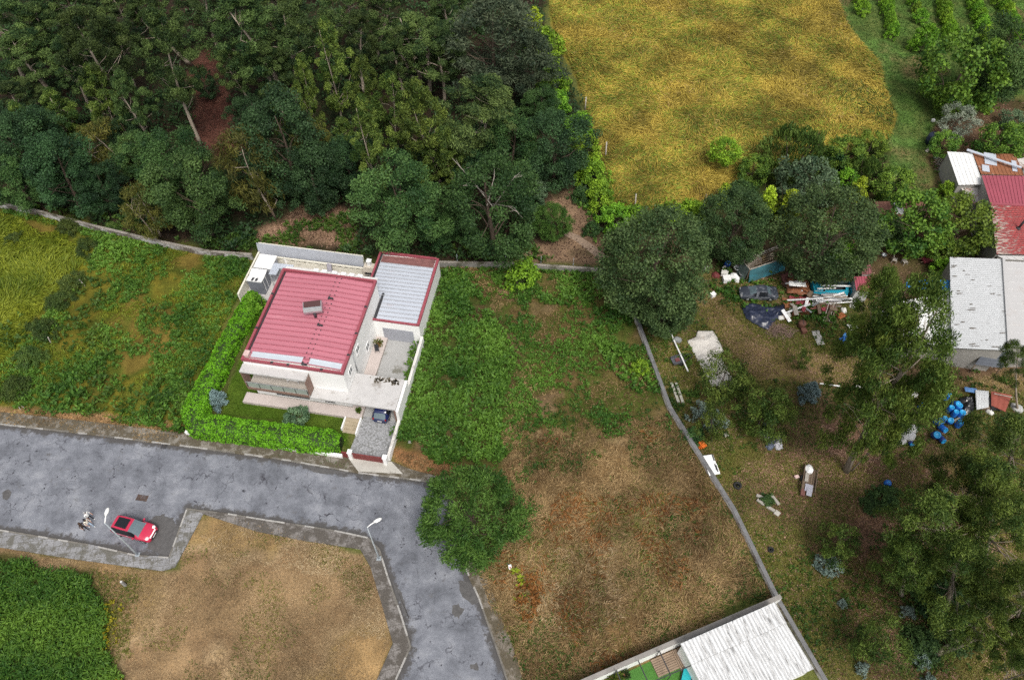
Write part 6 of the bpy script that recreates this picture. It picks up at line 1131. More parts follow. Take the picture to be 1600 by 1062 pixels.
KIND = {  # R, H, crown z0, z1, clumps, leaves, leaf L, W, droop, clump radius, profile, fill, leaf, bark, trunk r, limbs, mode, variants, stems, curve
    'euc': (2.9, 23, 10, 23, 64, 20000, .31, .062, .7, (.38, .85), 'egg', .25, 'euc', M_barkp, .24, 14, 'leaf', 4, 1, 1.0),
    'eucpair': (3.3, 22, 9.5, 22, 70, 20000, .31, .062, .7, (.4, .9), 'egg', .35, 'euc', M_barkp, .24, 22, 'leaf', 1, 3, .8),
    'eucyoung': (2.0, 13, 2.5, 13, 70, 11000, .30, .065, .5, (.32, .62), 'egg', .2, 'eucyoung', M_barkp, .13, 14, 'leaf', 3, 1, .5),
    'yardeuc': (4.4, 21, 10, 21, 56, 16000, .34, .075, .7, (.5, 1.05), 'dome', .3, 'yard', M_barkp, .30, 26, 'leaf', 3, 1, .9),
    'yardlow': (4.4, 15, 4, 15, 60, 22000, .34, .075, .7, (.6, 1.15), 'dome', .3, 'yard', M_barkp, .11, 22, 'leaf', 2, 1, .9),
    'yardyoung': (2.0, 6, 1.2, 6, 32, 4200, .30, .065, .6, (.35, .75), 'round', .3, 'yard', M_barkd, .09, 12, 'leaf', 2, 1, .4),
    'oak': (4.0, 10, 2, 10, 85, 25000, .20, .125, .2, (.45, 1.25), 'round', .5, 'oak', M_barkd, .28, 16, 'leaf', 3, 1, .6),
    'dark': (3.8, 10, 1.5, 10, 85, 24000, .20, .12, .2, (.45, 1.2), 'round', .5, 'dark', M_barkd, .26, 14, 'leaf', 3, 1, .6),
    'bareoak': (4.0, 10, 2, 10, 75, 19000, .20, .125, .2, (.55, 1.05), 'round', .6, 'oak', M_barkd, .28, 18, 'leaf', 1, 1, .6),
    'holm': (4.6, 10, 1.2, 10, 190, 26000, .21, .14, .1, (.6, 1.0), 'round', .72, 'holm', M_barkd, .34, 16, 'leaf', 2, 1, .5),
    'pine': (4.6, 9.5, 1.0, 9.5, 150, 22000, .36, .095, .0, (.55, .95), 'round', .62, 'pine', M_barkd, .22, 26, 'needle', 1, 1, .3),
    'pineg': (4.2, 15, 4, 15, 100, 12000, .42, .11, .0, (.6, 1.1), 'egg', .55, 'pineg', M_barkd, .26, 20, 'needle', 1, 1, .4),
    'feather': (2.4, 8, 1.5, 8, 44, 4500, .50, .07, .6, (.5, 1.0), 'round', .4, 'feather', M_barkp, .12, 14, 'leaf', 2, 2, .6),
    'bright': (1.9, 3.4, .3, 3.4, 40, 2600, .26, .19, .1, (.35, .65), 'dome', .5, 'bright', M_barkd, .07, 10, 'leaf', 3, 2, .3),
    'lime': (1.6, 4.0, .3, 4.0, 34, 1700, .28, .18, .1, (.25, .5), 'cone', .4, 'lime', M_barkd, .06, 10, 'leaf', 2, 3, .4),
    'fruit': (2.6, 4.6, .6, 4.6, 70, 6000, .24, .15, .15, (.4, .75), 'round', .65, 'fruit', M_barkd, .13, 12, 'leaf', 3, 1, .3),
    'greyg': (2.6, 4.4, .4, 4.4, 60, 4800, .28, .16, .1, (.4, .75), 'round', .6, 'greyg', M_barkd, .11, 12, 'leaf', 2, 1, .3),
    'olive': (2.4, 4.6, .8, 4.6, 50, 5200, .26, .07, .2, (.35, .7), 'round', .55, 'olive', M_barkd, .16, 12, 'leaf', 1, 1, .4),
    'shoot': (2.8, 4.2, .2, 4.2, 60, 5200, .42, .10, .0, (.4, .75), 'dome', .55, 'shoot', M_barkd, .10, 12, 'shoot', 1, 3, .3),
    'bramble': (2.2, 1.4, .05, 1.4, 50, 6000, .17, .10, .1, (.35, .6), 'dome', .5, 'bramble', M_barkd, .04, 8, 'leaf', 3, 3, .3),
    'darkbush': (1.9, 2.6, .1, 2.6, 44, 3000, .28, .17, .1, (.4, .7), 'dome', .55, 'oak', M_barkd, .06, 8, 'leaf', 3, 2, .3),
    'spruce': (1.35, 2.6, .05, 2.6, 60, 4200, .26, .045, .0, (.18, .36), 'cone', .6, 'spruce', M_barkd, .07, 12, 'needle', 1, 1, .05),
    'teal': (1.5, 2.2, .1, 2.2, 26, 900, .28, .18, .0, (.3, .55), 'dome', .4, 'teal', M_barkd, .05, 9, 'leaf', 2, 2, .2),
    'roundbright': (1.6, 5.0, 2.0, 5.0, 50, 3600, .22, .14, .1, (.35, .6), 'round', .6, 'bright', M_barkd, .07, 8, 'leaf', 1, 1, .2),
    'topiary': (1.3, 2.0, .3, 2.0, 60, 4200, .15, .10, .0, (.25, .4), 'round', .75, 'greyg', M_barkd, .07, 8, 'leaf', 1, 1, .1),
}
_protos = {}; _cnt = {}
def proto(kind, v):
    if (kind, v) not in _protos:
        (R0, H, z0, z1, ncl, nl, L, Wd, dr, cr, pf, fl, lk, bark, r0, limbs, mode, nv, stems, curve) = KIND[kind]
        rng = np.random.default_rng(sum(map(ord, kind)) * 31 + v * 101); cm, cl = crown_mesh(rng, R0, z0, z1, ncl, nl, L, Wd, dr, cr, pf, fl, LM[lk], mode)
        _protos[(kind, v)] = (trunk_mesh(rng, H, z0, z1, r0, cl, bark, limbs, curve, stems, 5 if kind == 'bareoak' else 0), cm)
    return _protos[(kind, v)]
_trng = random.Random(5)
def plant(kind, cx, cy, w, label, base=None, hs=1.0, name='tree', cat='tree', group=None):
    k = KIND[kind]; R0 = k[0]; zc0 = k[2] + (k[3] - k[2]) * (.55 if k[10] in ('round', 'egg', 'col') else .4)
    v = _cnt.get(kind, 0); _cnt[kind] = v + 1; tm, cm = proto(kind, v % k[17]); zc = zc0; rx = ry = 0
    if base:
        B = at(*base); lo, hi = .3, 45.0
        for _ in range(40):
            mid = (lo + hi) / 2
            if at(cx, cy, mid).y > B.y: lo = mid
            else: hi = mid
        zc = lo; P = at(cx, cy, zc); s = w / 2 * depth(P) / F_PX / R0; sz = zc / zc0; ry = math.atan2(P.x - B.x, zc); loc = B
    else:
        s = 1.0
        for _ in range(4): zc = zc0 * s * hs; P = at(cx, cy, zc); s = w / 2 * depth(P) / F_PX / R0
        sz = s * hs; loc = Vector((P.x, P.y, 0))
    root = thing(name, label, cat, (loc.x, loc.y, 0), group=group); root.rotation_euler = (0, ry, 0); root.scale = (s, s, sz); a = _trng.uniform(0, 6.28)
    for nm, me in (('trunk', tm), ('crown', cm)):
        o = bpy.data.objects.new(nm, me); COL.objects.link(o); o.parent = root; o.rotation_euler.z = a
    return root
FG = 'trees of the dark wood'
for row in [
    ('euc', 45, 80, 105, 'thick trunked eucalyptus at the left edge, trunk bare above a yellowish sapling', (84, 157)),
    ('euc', 142, 70, 105, 'eucalyptus with the long pale trunk slanting across the left of the wood', (228, 207)),
    ('euc', 262, 80, 90, 'eucalyptus whose crown stands just left of the brown clearing', (318, 235)),
    ('euc', 228, 18, 95, 'eucalyptus with a thin grey trunk ending at the top of the clearing', (300, 105)),
    ('euc', 385, 40, 140, 'broad eucalyptus right of the brown clearing with a curving pale trunk', (449, 168)),
    ('euc', 462, 45, 90, 'second eucalyptus right of the clearing, its trunk beside the curving one', (463, 170)),
    ('euc', 12, 30, 110, 'eucalyptus crown cut by the top left corner of the wood', (40, 130)),
    ('euc', 92, 15, 110, 'eucalyptus along the top edge next to the corner one', (140, 110)),
    ('euc', 172, 10, 100, 'third eucalyptus crown along the top edge from the left', (205, 90)),
    ('euc', 322, 5, 80, 'eucalyptus at the top edge above the brown clearing', (345, 85)),
    ('euc', 25, 150, 80, 'eucalyptus with a slanting bare stem low on the left edge', (62, 205)),
    ('euc', 200, 150, 58, 'grey green eucalyptus between the long pale trunk and the clearing', (245, 245)),
    ('euc', 362, 100, 58, 'dark eucalyptus low beside the curving pale trunk', (408, 185)),
    ('euc', 535, 5, 80, 'eucalyptus at the top edge above the narrow yellowish saplings', (548, 95)),
    ('euc', 600, 5, 80, 'eucalyptus with a dark upright trunk near the middle of the top edge', (587, 105)),
    ('eucpair', 652, 60, 120, 'eucalyptus with three close upright trunks right of the wood centre', (662, 150)),
    ('euc', 705, 10, 80, 'eucalyptus at the top edge left of the grey pine', (705, 105)),
    ('euc', 108, 95, 70, 'feathery eucalyptus between the thick trunk and the long pale trunk', (150, 185)),
    ('euc', 175, 60, 80, 'eucalyptus behind the long pale trunk, near the top edge', (215, 150)),
    ('euc', 70, 40, 90, 'eucalyptus behind the thick leaning trunk near the top edge', (115, 130)),
    ('euc', 420, 100, 75, 'eucalyptus crown behind the two trunks right of the clearing', (448, 190)),
    ('euc', 425, 15, 90, 'eucalyptus at the top edge right of the broad one', (450, 95)),
    ('euc', 625, 75, 75, 'slim eucalyptus left of the three close trunks', (632, 160)),
    ('euc', 690, 75, 80, 'slim eucalyptus right of the three close trunks', (694, 165)),
    ('euc', 560, 55, 70, 'slim dark eucalyptus above the right hand sapling', (570, 150)),
    ('eucyoung', 160, 150, 60, 'young green eucalyptus just left of the long pale trunk foot', (190, 225)),
    ('eucyoung', 442, 180, 40, 'young green eucalyptus in front of the curving trunk', (462, 245)),
    ('eucyoung', 35, 195, 56, 'young green eucalyptus near the slanting bare stem', (60, 250)),
    ('eucyoung', 540, 215, 40, 'young green eucalyptus between the saplings, lower down', (552, 265)),
    ('eucyoung', 700, 245, 60, 'young green eucalyptus left of the round grey gum', (715, 315)),
    ('eucyoung', 517, 96, 60, 'tallest narrow yellowish sapling, with a bushy right side', (535, 195)),
    ('eucyoung', 478, 145, 44, 'narrow yellowish sapling left of the tallest one', (492, 235)),
    ('eucyoung', 574, 142, 50, 'narrow yellowish sapling right of the tallest one', (588, 225)),
    ('eucyoung', 575, 220, 64, 'yellow green young eucalyptus below the right hand sapling', (592, 320)),
    ('eucyoung', 662, 195, 88, 'wide olive young eucalyptus in front of the three close trunks', (692, 300)),
    ('eucyoung', 612, 165, 62, 'olive young eucalyptus between the sapling and the three trunks', (622, 245)),
    ('eucyoung', 88, 172, 62, 'yellowish sapling in front of the thick leaning trunk', (108, 225)),
    ('euc', 757, 160, 135, 'round grey gum with bare twisted branches near the field edge', (717, 270)),
    ('pineg', 775, 55, 165, 'grey green pine near the top right of the wood', (772, 150)),
    ('pineg', 832, 95, 70, 'smaller grey green pine touching the bright field hedge', (826, 175)),
    ('feather', 385, 262, 90, 'brownish feathery tree with several thin leaning stems below the clearing', (425, 338)),
    ('feather', 226, 325, 66, 'yellow brown feathery shrub beside the large bright oak', None),
    ('feather', 152, 222, 80, 'thin tree with a bent bare stem below the long pale trunk', (202, 268)),
    ('feather', 490, 230, 60, 'feathery dark shrub at the foot of the saplings', (500, 285)),
    ('dark', 30, 228, 105, 'dark laurel at the left edge above the boundary wall', None),
    ('dark', 95, 266, 108, 'broad grey leaved oak just behind the left boundary wall', None),
    ('oak', 24, 276, 84, 'oak touching the boundary wall at the left picture edge', None),
    ('dark', 162, 288, 66, 'low dark laurel behind the wall, left of the yellow brown shrub', None),
    ('oak', 262, 258, 110, 'lighter green oak left of the brownish feathery tree', None),
    ('oak', 302, 298, 122, 'large bright oak just behind the boundary wall left of the house', None),
    ('oak', 215, 240, 70, 'small oak below the eucalyptus beside the clearing', None),
    ('dark', 440, 222, 135, 'wide blue green laurel right of the brown clearing', None),
    ('dark', 388, 182, 60, 'dark laurel at the right rim of the clearing', None),
    ('dark', 490, 275, 95, 'dark laurel overhanging the leaf litter behind the house', None),
    ('dark', 196, 208, 52, 'dark laurel right of the long pale trunk foot', None),
    ('dark', 60, 215, 80, 'dark laurel below the yellowish sapling on the left', None),
    ('dark', 320, 130, 38, 'small dark bush at the left rim of the clearing', None),
    ('dark', 545, 255, 80, 'dark laurel under the yellow green young eucalyptus', None),
    ('dark', 560, 75, 45, 'dark evergreen between the top edge eucalypts and saplings', None),
    ('dark', 720, 235, 80, 'dark evergreen behind the round grey gum trunk', None),
    ('dark', 20, 190, 60, 'dark laurel under the slanting bare stem at the left edge', None),
    ('dark', 425, 150, 45, 'dark evergreen between the two trunks right of the clearing', None),
    ('dark', 645, 255, 50, 'dark evergreen behind the front oak row', None),
    ('oak', 624, 314, 138, 'large round oak behind the garage', None),
    ('bareoak', 770, 318, 150, 'wide oak with bare white twigs behind the back wall', None),
    ('oak', 692, 352, 64, 'low oak between the large round oak and the twiggy one', None),
    ('oak', 800, 225, 95, 'green oak under the round grey gum', None),
    ('dark', 868, 228, 105, 'dense dark round evergreen beside the bright field hedge', None),
    ('greyg', 812, 288, 45, 'small grey bush below the green oak', None),
    ('greyg', 835, 302, 46, 'small grey bush next to the dense dark evergreen', None),
    ('pine', 862, 345, 58, 'small bushy conifer beside the earth path', None),
    ('oak', 848, 165, 60, 'oak at the wood edge beside the round grey gum', None),
]:
    kd, cx, cy, w, lab, base = row; plant(kd, cx, cy, w, lab, base, group=FG)
HG = 'bright shrubs along the golden field edge'
for cx, cy, w, lab, kd in [
    (834, 42, 46, 'pale yellow flowering shrub at the top of the field edge', 'lime'), (850, 72, 56, 'bright shrub below the yellow flowering one', 'bright'), (862, 130, 50, 'bright shrub at the field edge opposite the round grey gum', 'bright'),
    (872, 165, 48, 'bright vine clad shrub just above the dense dark evergreen', 'bright'), (905, 195, 42, 'bright shrub right above the corner of the dark evergreen', 'bright'), (917, 235, 48, 'bright shrub hugging the right side of the dark evergreen', 'bright'),
    (926, 272, 50, 'bright shrub beside the upper end of the earth path', 'bright'), (937, 305, 46, 'bright shrub at the lower left corner of the field', 'bright'), (962, 342, 52, 'lime shrub touching the big dark oak at the field corner', 'bright'),
    (990, 340, 40, 'small lime shrub between field post and big oak', 'bright'), (1075, 335, 50, 'lime shrub right of the big oak crown at the field edge', 'bright'), (905, 305, 30, 'small green bush on the bare earth by the path', 'darkbush'),
    (925, 358, 28, 'small dark bush on the bare earth beside the path', 'darkbush')]:
    plant(kd, cx, cy, w, lab, name='shrub', cat='shrub', group=HG)
MG = 'trees between the field and the yard'
for row in [
    ('holm', 1026, 408, 172, 'huge dark oak at the top end of the diagonal wall', None, 'tree'),
    ('holm', 1040, 470, 95, 'lower bough crown of dark oak hanging over the diagonal wall', None, 'tree'),
    ('holm', 1148, 348, 110, 'dark oak behind the teal tarp shelter', None, 'tree'), ('holm', 1298, 362, 150, 'big dark oak above the scrap heap', None, 'tree'),
    ('bright', 1320, 405, 50, 'bright creeper shrub on the lower side of the oak above the scrap', None, 'shrub'), ('lime', 1197, 318, 44, 'lime shrub with long shoots between the two dark oaks', None, 'shrub'), ('lime', 1232, 325, 50, 'lime shrub with shoots against the oak above the scrap', None, 'shrub'), ('lime', 1340, 300, 40, 'lime shoots rising behind the oak above the scrap', None, 'shrub'), ('lime', 1130, 303, 30, 'small lime shoot by the dark leaning field post', None, 'shrub'),
    ('shoot', 1245, 243, 100, 'fountain shaped dark shrub at the bottom edge of the golden field', None, 'shrub'), ('greyg', 1262, 282, 88, 'grey green tree in front of the fountain shaped shrub', None, 'tree'),
    ('roundbright', 1133, 234, 44, 'little round tree with a visible trunk standing in the golden field', (1137, 266), 'tree'), ('fruit', 1178, 264, 50, 'small round tree left of the grey green tree', None, 'tree'), ('darkbush', 1160, 302, 46, 'dark bush below the small round tree', None, 'shrub'),
    ('fruit', 1322, 238, 56, 'round green tree right of the fountain shaped shrub', None, 'tree'), ('darkbush', 1300, 250, 40, 'dark bush between fountain shrub and round green tree', None, 'shrub'), ('fruit', 1363, 226, 48, 'green tree at the corner of field and grass strip', None, 'tree'), ('shoot', 1356, 270, 52, 'upright shrub behind the long brown shed', None, 'shrub'), ('fruit', 1402, 288, 62, 'loose green tree at the lower end of the grass strip', None, 'tree'),
    ('bright', 1322, 280, 36, 'small bright shrub left of the upright shrub', None, 'shrub'),
    ('fruit', 1432, 345, 105, 'big citrus tree in front of the long brown shed', None, 'tree'), ('fruit', 1505, 350, 100, 'citrus tree with a yellowish crown beside the red house', None, 'tree'), ('darkbush', 1392, 368, 56, 'dark bush left of the big citrus tree', None, 'shrub'), ('fruit', 1470, 385, 50, 'low citrus between the two large ones', None, 'tree'), ('bright', 1473, 420, 34, 'bright green shrub at the corner of the white barn', None, 'shrub'), ('bright', 1480, 300, 34, 'bright shrub below the low rust spotted roof', None, 'shrub'),
    ('fruit', 1508, 106, 128, 'large dark green orchard tree at the end of the vine rows', None, 'tree'), ('oak', 1583, 85, 112, 'large orchard tree at the right picture edge', None, 'tree'), ('fruit', 1486, 153, 54, 'dark citrus below the large orchard tree', None, 'tree'), ('olive', 1500, 187, 56, 'silver grey olive tree on the right', None, 'tree'), ('fruit', 1476, 224, 44, 'round citrus beside the dark blue water tank', None, 'tree'), ('fruit', 1565, 222, 70, 'yellow green citrus above the rusty shed', None, 'tree'), ('fruit', 1592, 215, 50, 'yellow green citrus at the right edge', None, 'tree'), ('greyg', 1584, 188, 36, 'small grey green sapling in the brown soil', None, 'tree'), ('bright', 1542, 165, 22, 'small leafy plant in the brown soil', None, 'plant'),
    ('bright', 817, 430, 52, 'bright round shrub on the weedy plot by the back wall', None, 'shrub'), ('bright', 1000, 575, 30, 'bright weed shrub on the right side of the weedy plot', None, 'shrub'),
]: plant(*row[:5], base=row[5], name=row[6], cat=row[6], group=MG)
VG = 'vines in the vineyard rows'
ln = lambda a, b, n: [(a[0] + (b[0] - a[0]) * k / (n - 1), a[1] + (b[1] - a[1]) * k / (n - 1)) for k in range(n)]
rows_ = [ln((1342, -2), (1347, 12), 2), ln((1385, -2), (1395, 48), 6), ln((1428, 0), (1438, 26), 3) + [(1443, 62)], ln((1473, -2), (1488, 62), 8), ln((1521, -2), (1544, 62), 8), ln((1565, -2), (1595, 56), 7)]
for i, rw_ in enumerate(rows_):
    for j, (x, y) in enumerate(rw_):
        pos = ['first', 'second', 'third', 'fourth', 'fifth', 'sixth', 'seventh', 'eighth'][j]; rowsn = ['leftmost', 'second', 'third', 'fourth', 'fifth', 'rightmost'][i]
        plant('bright', x, y, 40 if (x, y) == (1443, 62) else _trng.uniform(15, 23), 'leafy vine in the %s vineyard row, %s from the top' % (rowsn, pos), name='vine', cat='vine', group=VG, hs=1.2)
BG = 'bramble bushes of the left plot'
for cx, cy, w, lab in [(108, 352, 56, 'dark bramble bush just below the left boundary wall'), (134, 388, 54, 'dark bramble bush above the pale leaning stake'), (112, 440, 62, 'dark bramble bush below the pale leaning stake'), (92, 470, 62, 'dark bramble bush halfway along the bramble row'), (68, 515, 66, 'dark bramble bush behind the stake in the row'), (44, 560, 70, 'dark bramble bush in the lower part of the row'), (22, 605, 70, 'bramble bush at the lower end of the row near the verge'), (20, 372, 36, 'small bramble clump alone in the yellow meadow'), (175, 355, 40, 'bramble bush against the wall right of the first bramble')]:
    plant('bramble', cx, cy, w * .74, lab, name='bramble_bush', cat='bush', group=BG)
plant('pine', 737, 803, 158, 'bushy green pine standing over the road corner', None, cat='tree', name='pine_tree')
plant('topiary', 463, 651, 38, 'clipped round grey green bush behind the front hedge', name='clipped_bush', cat='bush'); plant('spruce', 339, 623, 36, 'blue grey dwarf conifer in the corner of the house lawn', name='dwarf_conifer', cat='conifer')
plant('bright', 400, 478, 40, 'bright laurel bush between the hedge and the red roof', name='garden_bush', cat='bush')
plant('spruce', 1266, 612, 40, 'blue spruce in the open grass of the yard', name='blue_spruce', cat='conifer')
YG = 'eucalypts of the yard'
for row in [
    ('yardeuc', 1404, 556, 182, 'tall yard eucalyptus leaning over the bright white lean-to', (1322, 735)), ('yardlow', 1368, 492, 84, 'small eucalyptus crown above the blue tub and scrap', (1345, 570)), ('yardlow', 1372, 615, 130, 'lower eucalyptus crown over the white pole and rag', (1324, 738)),
    ('yardeuc', 1512, 760, 132, 'eucalyptus crown in front of the blue drums', (1470, 815)), ('yardeuc', 1580, 690, 130, 'eucalyptus crown at the right edge below the red panel', (1572, 762)), ('yardeuc', 1455, 825, 165, 'dark eucalyptus crown above the brown leaf litter', (1438, 890)), ('yardeuc', 1545, 765, 140, 'dense eucalyptus crown between the drums and the right edge', (1525, 840)), ('yardeuc', 1500, 895, 150, 'dark eucalyptus crown above the low dark thicket', (1480, 960)), ('yardeuc', 1420, 880, 105, 'left edge crown of the dense eucalypts by the leaf litter', (1408, 930)), ('yardeuc', 1530, 960, 120, 'eucalyptus crown above the pale log', (1508, 1010)), ('yardeuc', 1560, 830, 150, 'eucalyptus at the right edge below the drums', (1530, 905)),
    ('yardeuc', 1590, 930, 110, 'eucalyptus at the right edge with a bare twig', (1575, 1010)), ('yardeuc', 1575, 985, 100, 'yellowish eucalyptus in the lower right corner', (1470, 1020)), ('yardeuc', 1588, 1050, 90, 'eucalyptus cut by the lower right corner', (1520, 1085)), ('yardeuc', 1585, 560, 60, 'eucalyptus twig crown beside the slate tarp roof', (1590, 640)),
    ('yardlow', 1402, 655, 100, 'lower right crown of the leaning eucalyptus, left of the blue drums', (1330, 736)), ('yardyoung', 1128, 588, 82, 'young eucalyptus standing over the off white canvas', (1129, 622)), ('yardyoung', 1195, 640, 76, 'feathery young eucalyptus behind the plastic wrapped pile', None), ('yardyoung', 1215, 655, 60, 'feathery sapling right above the plastic wrapped pile', None), ('yardyoung', 1315, 850, 62, 'dark feathery sapling above the blue gum seedling', None), ('yardyoung', 1378, 1000, 82, 'yellow green young eucalyptus near the bottom edge', None), ('yardyoung', 1115, 655, 50, 'thin young eucalyptus growing through the teal bush', (1112, 690)), ('yardyoung', 1160, 600, 44, 'thin young eucalyptus right of the canvas', None), ('yardyoung', 1255, 560, 30, 'tiny eucalyptus seedling near the brush pile', None)]:
    plant(*row[:5], base=row[5], name='eucalyptus', cat='tree', group=YG)
for cx, cy, w, lab in [(1099, 648, 46, 'pale teal gum bush beside the diagonal wall'), (1125, 660, 30, 'small teal gum shoot right of the pale teal bush'), (1297, 884, 38, 'teal gum seedling below the dark feathery sapling'), (1317, 943, 16, 'tiny teal gum seedling in the grass'), (1417, 956, 22, 'teal gum seedling in the leaf litter near the big crown'), (1440, 1030, 30, 'teal gum seedling near the fallen log'), (1347, 1046, 22, 'teal gum seedling at the bottom edge'), (1452, 1062, 22, 'teal gum seedling at the bottom edge, right one'), (1200, 668, 20, 'teal gum shoot left of the plastic wrapped pile')]:
    plant('teal', cx, cy, w, lab, name='gum_seedling', cat='shrub')
for cx, cy, w, lab in [(1470, 930, 90, 'low dark green thicket under the lower eucalypts'), (1500, 985, 70, 'low green thicket by the pale log'), (1385, 775, 44, 'low green clump beside the round blue barrel'), (1360, 790, 30, 'small dark clump left of the round blue barrel'), (1200, 780, 22, 'green weed clump inside the plank frame'), (1085, 680, 34, 'dark weeds around the orange crates'), (1440, 1010, 60, 'low green thicket below the pale log')]:
    plant('darkbush', cx, cy, w, lab, name='thicket', cat='bush', hs=.6)
# pale logs under the eucalypts
for a, b, l in (((1463, 1022), (1505, 992), 'pale fallen log at the lower right under the eucalypts'), ((1525, 902), (1545, 880), 'pale stump standing under the right edge eucalypts'), ((1575, 922), (1595, 905), 'short pale log at the right edge')):
    A, B = at(*a, .2), at(*b, .8); t = thing('log', l, 'log', Vector((A.x, A.y, 0))); mb = MB(); mb.tube([(0, 0, .22), (B - A) * .5 + Vector((0, 0, .3)), B - A + Vector((0, 0, .3))], [.24, .21, .17], 9); mb.build('stem', M_barkp, t); mb = MB(); mb.tube([(-.01 * (B - A).x, -.01 * (B - A).y, .22), (.006 * (B - A).x, .006 * (B - A).y, .22)], .2, 9); mb.build('cut_end', M_woodp, t)

# ================================================================ CLIPPED HEDGE
def hedge():
    root = thing('hedge', 'bright green clipped hedge bending round the lawn of the white house', 'hedge', H0, HA); rng = np.random.default_rng(12)
    path = [(-4.75, 12.4), (-5.0, 9), (-5.25, 5), (-5.15, 1.5), (-5.35, -1.5), (-5.3, -4.0), (-4.2, -5.3), (-1, -5.2), (4, -5.05), (8, -4.95), (10.9, -4.8)]
    hwid = [1.0, 1.05, 1.05, 1.1, 1.2, 1.3, 1.3, 1.25, 1.25, 1.3, 1.2]; Pn = []; Wn = []
    for i in range(len(path) - 1):
        a, b = Vector(path[i]), Vector(path[i + 1]); n = max(2, int((b - a).length / .3))
        for k in range(n): Pn.append(a.lerp(b, k / n)); Wn.append(hwid[i] * (1 - k / n) + hwid[i + 1] * k / n)
    Pn.append(Vector(path[-1])); Wn.append(hwid[-1]); n = len(Pn); mb = MB(); mb.smooth = True; prof = [(-1, .1), (-1.0, 1.0), (-.85, 1.75), (-.4, 1.95), (.4, 1.95), (.85, 1.75), (1, 1.0), (1, .1)]; vs = []; nrm = []
    for i, p in enumerate(Pn):
        d = (Pn[min(i + 1, n - 1)] - Pn[max(0, i - 1)]).normalized(); q = Vector((-d.y, d.x)); endk = min(1, .55 + .45 * min(i, n - 1 - i) / 3)
        for s, z in prof: w = 1 + .25 * (float(fbm(p.x * 1.0 + s * 3, p.y + z * 2, .9, 3)) - .5); vs.append((p.x + q.x * s * Wn[i] * .9 * w * endk, p.y + q.y * s * Wn[i] * .9 * w * endk, z * .95 * (1 + .14 * (float(fbm(p.x + 9, p.y, 1.4, 2)) - .5))))
    m = len(prof); mb.add(vs, [(i * m + k, i * m + k + 1, (i + 1) * m + k + 1, (i + 1) * m + k) for i in range(n - 1) for k in range(m - 1)] + [tuple(range(m)), tuple(range((n - 1) * m, n * m))[::-1]])
    core = mb.build('inner_twigs', mat('hedge inside', (.02, .04, .006)), root); V = np.array(vs).reshape(n, m, 3); N_ = 30000
    i = rng.integers(0, n - 1, N_); k = rng.integers(0, m - 1, N_); f, g = rng.random((N_, 1)), rng.random((N_, 1)); A = V[i, k] * (1 - f) * (1 - g) + V[i + 1, k] * f * (1 - g) + V[i, k + 1] * (1 - f) * g + V[i + 1, k + 1] * f * g
    e1 = V[i + 1, k] - V[i, k]; e2 = V[i, k + 1] - V[i, k]; nn = unit(np.cross(e1, e2)); nn *= np.sign((nn * (A - np.concatenate([np.array([Pn[a] for a in i]), np.full((N_, 1), 1.0)], 1))).sum(1, keepdims=True)); lump = np.array(fbm(A[:, 0] * 1.0 + A[:, 2], A[:, 1], .55, 2))
    # both ends get leaves of their own
    A = A + nn * (rng.uniform(-.12, .14, (N_, 1)) + (lump[:, None] - .5) * .35); D = nn * .15 + rng.normal(size=(N_, 3)) * .7; s = rng.uniform(.7, 1.3, N_); Vl, Q = leaves(A, D, nn + rng.normal(size=(N_, 3)) * .42 + [0, 0, .35], .22 * s, .14 * s)
    meshobj('foliage', npmesh('foliage', Vl, Q, np.repeat(np.clip(.25 + lump * .6 + rng.normal(0, .2, N_), 0, 1), 4), [leafmat('hedge leaf', (.030, .095, .004), (.115, .285, .011), hue=0, rnd=0)]), root)
hedge()

LK = 1.3
# ================================================================ GROUND COVER (uncountable)
def cover(name, P, dens, k, L, Wd, hgt, lm, seed, mask=None, up=.6, rad=.25, flow=None, rag=1.0, avoid=(), lenv=.4, tpatch=4.0, tbias=0.0, edge=0.0):
    """many small plants of k leaves: dens per square metre, rooted at random in an outline, thinned by a noise mask"""
    rng = np.random.default_rng(seed); Pw = poly(P); q = sample(Pw, dens, rng)
    x, y = q[:, 0], q[:, 1]; keep = np.ones(len(q), bool)
    if rag: wx = x + (fbm(x + 31, y, 4) - .5) * 2 * rag; wy = y + (fbm(x, y + 77, 4) - .5) * 2 * rag; keep &= sdist(Pw, wx, wy) > edge
    for Z in avoid: keep &= sdist(poly(Z), x, y) < -.3
    if mask: sc, th, soft = mask; keep &= rng.random(len(q)) < np.clip((fbm(x + seed * 3.1, y - seed, sc, 4) - th) / soft, 0, 1)
    q = q[keep]; n = len(q)
    if not n: return
    s = rng.uniform(1 - lenv, 1 + lenv, n); i = np.repeat(np.arange(n), k); m = n * k; a = rng.random(m) * 6.283
    if flow is not None:
        a = (fbm(q[:, 0], q[:, 1], flow, 3)[i] - .5) * 9 + rng.normal(0, .45, m)
    e = up + rng.normal(0, .25, m); D = np.stack([np.cos(a) * np.cos(e), np.sin(a) * np.cos(e), np.sin(e)], 1); r = rng.random(m) ** .6 * rad * s[i]
    C = np.stack([q[i, 0] + np.cos(a) * r, q[i, 1] + np.sin(a) * r, hgt * s[i] * rng.uniform(.25, 1, m)], 1); ls = L * s[i] * rng.uniform(.7, 1.25, m); C[:, 2] = np.maximum(C[:, 2], np.abs(D[:, 2]) * ls * .5)
    V, Q = leaves(C, D, rng.normal(size=(m, 3)) * .5 + [0, 0, 1], ls, Wd * s[i] * rng.uniform(.7, 1.3, m), .08)
    t = np.clip(.45 + tbias + (fbm(q[:, 0] + 50, q[:, 1], tpatch, 4)[i] - .5) * 1.5 + rng.normal(0, .2, m), 0, 1)
    o = meshobj(name, npmesh(name, V, Q, np.repeat(t, 4), [lm])); tag(o, kind='stuff'); return o
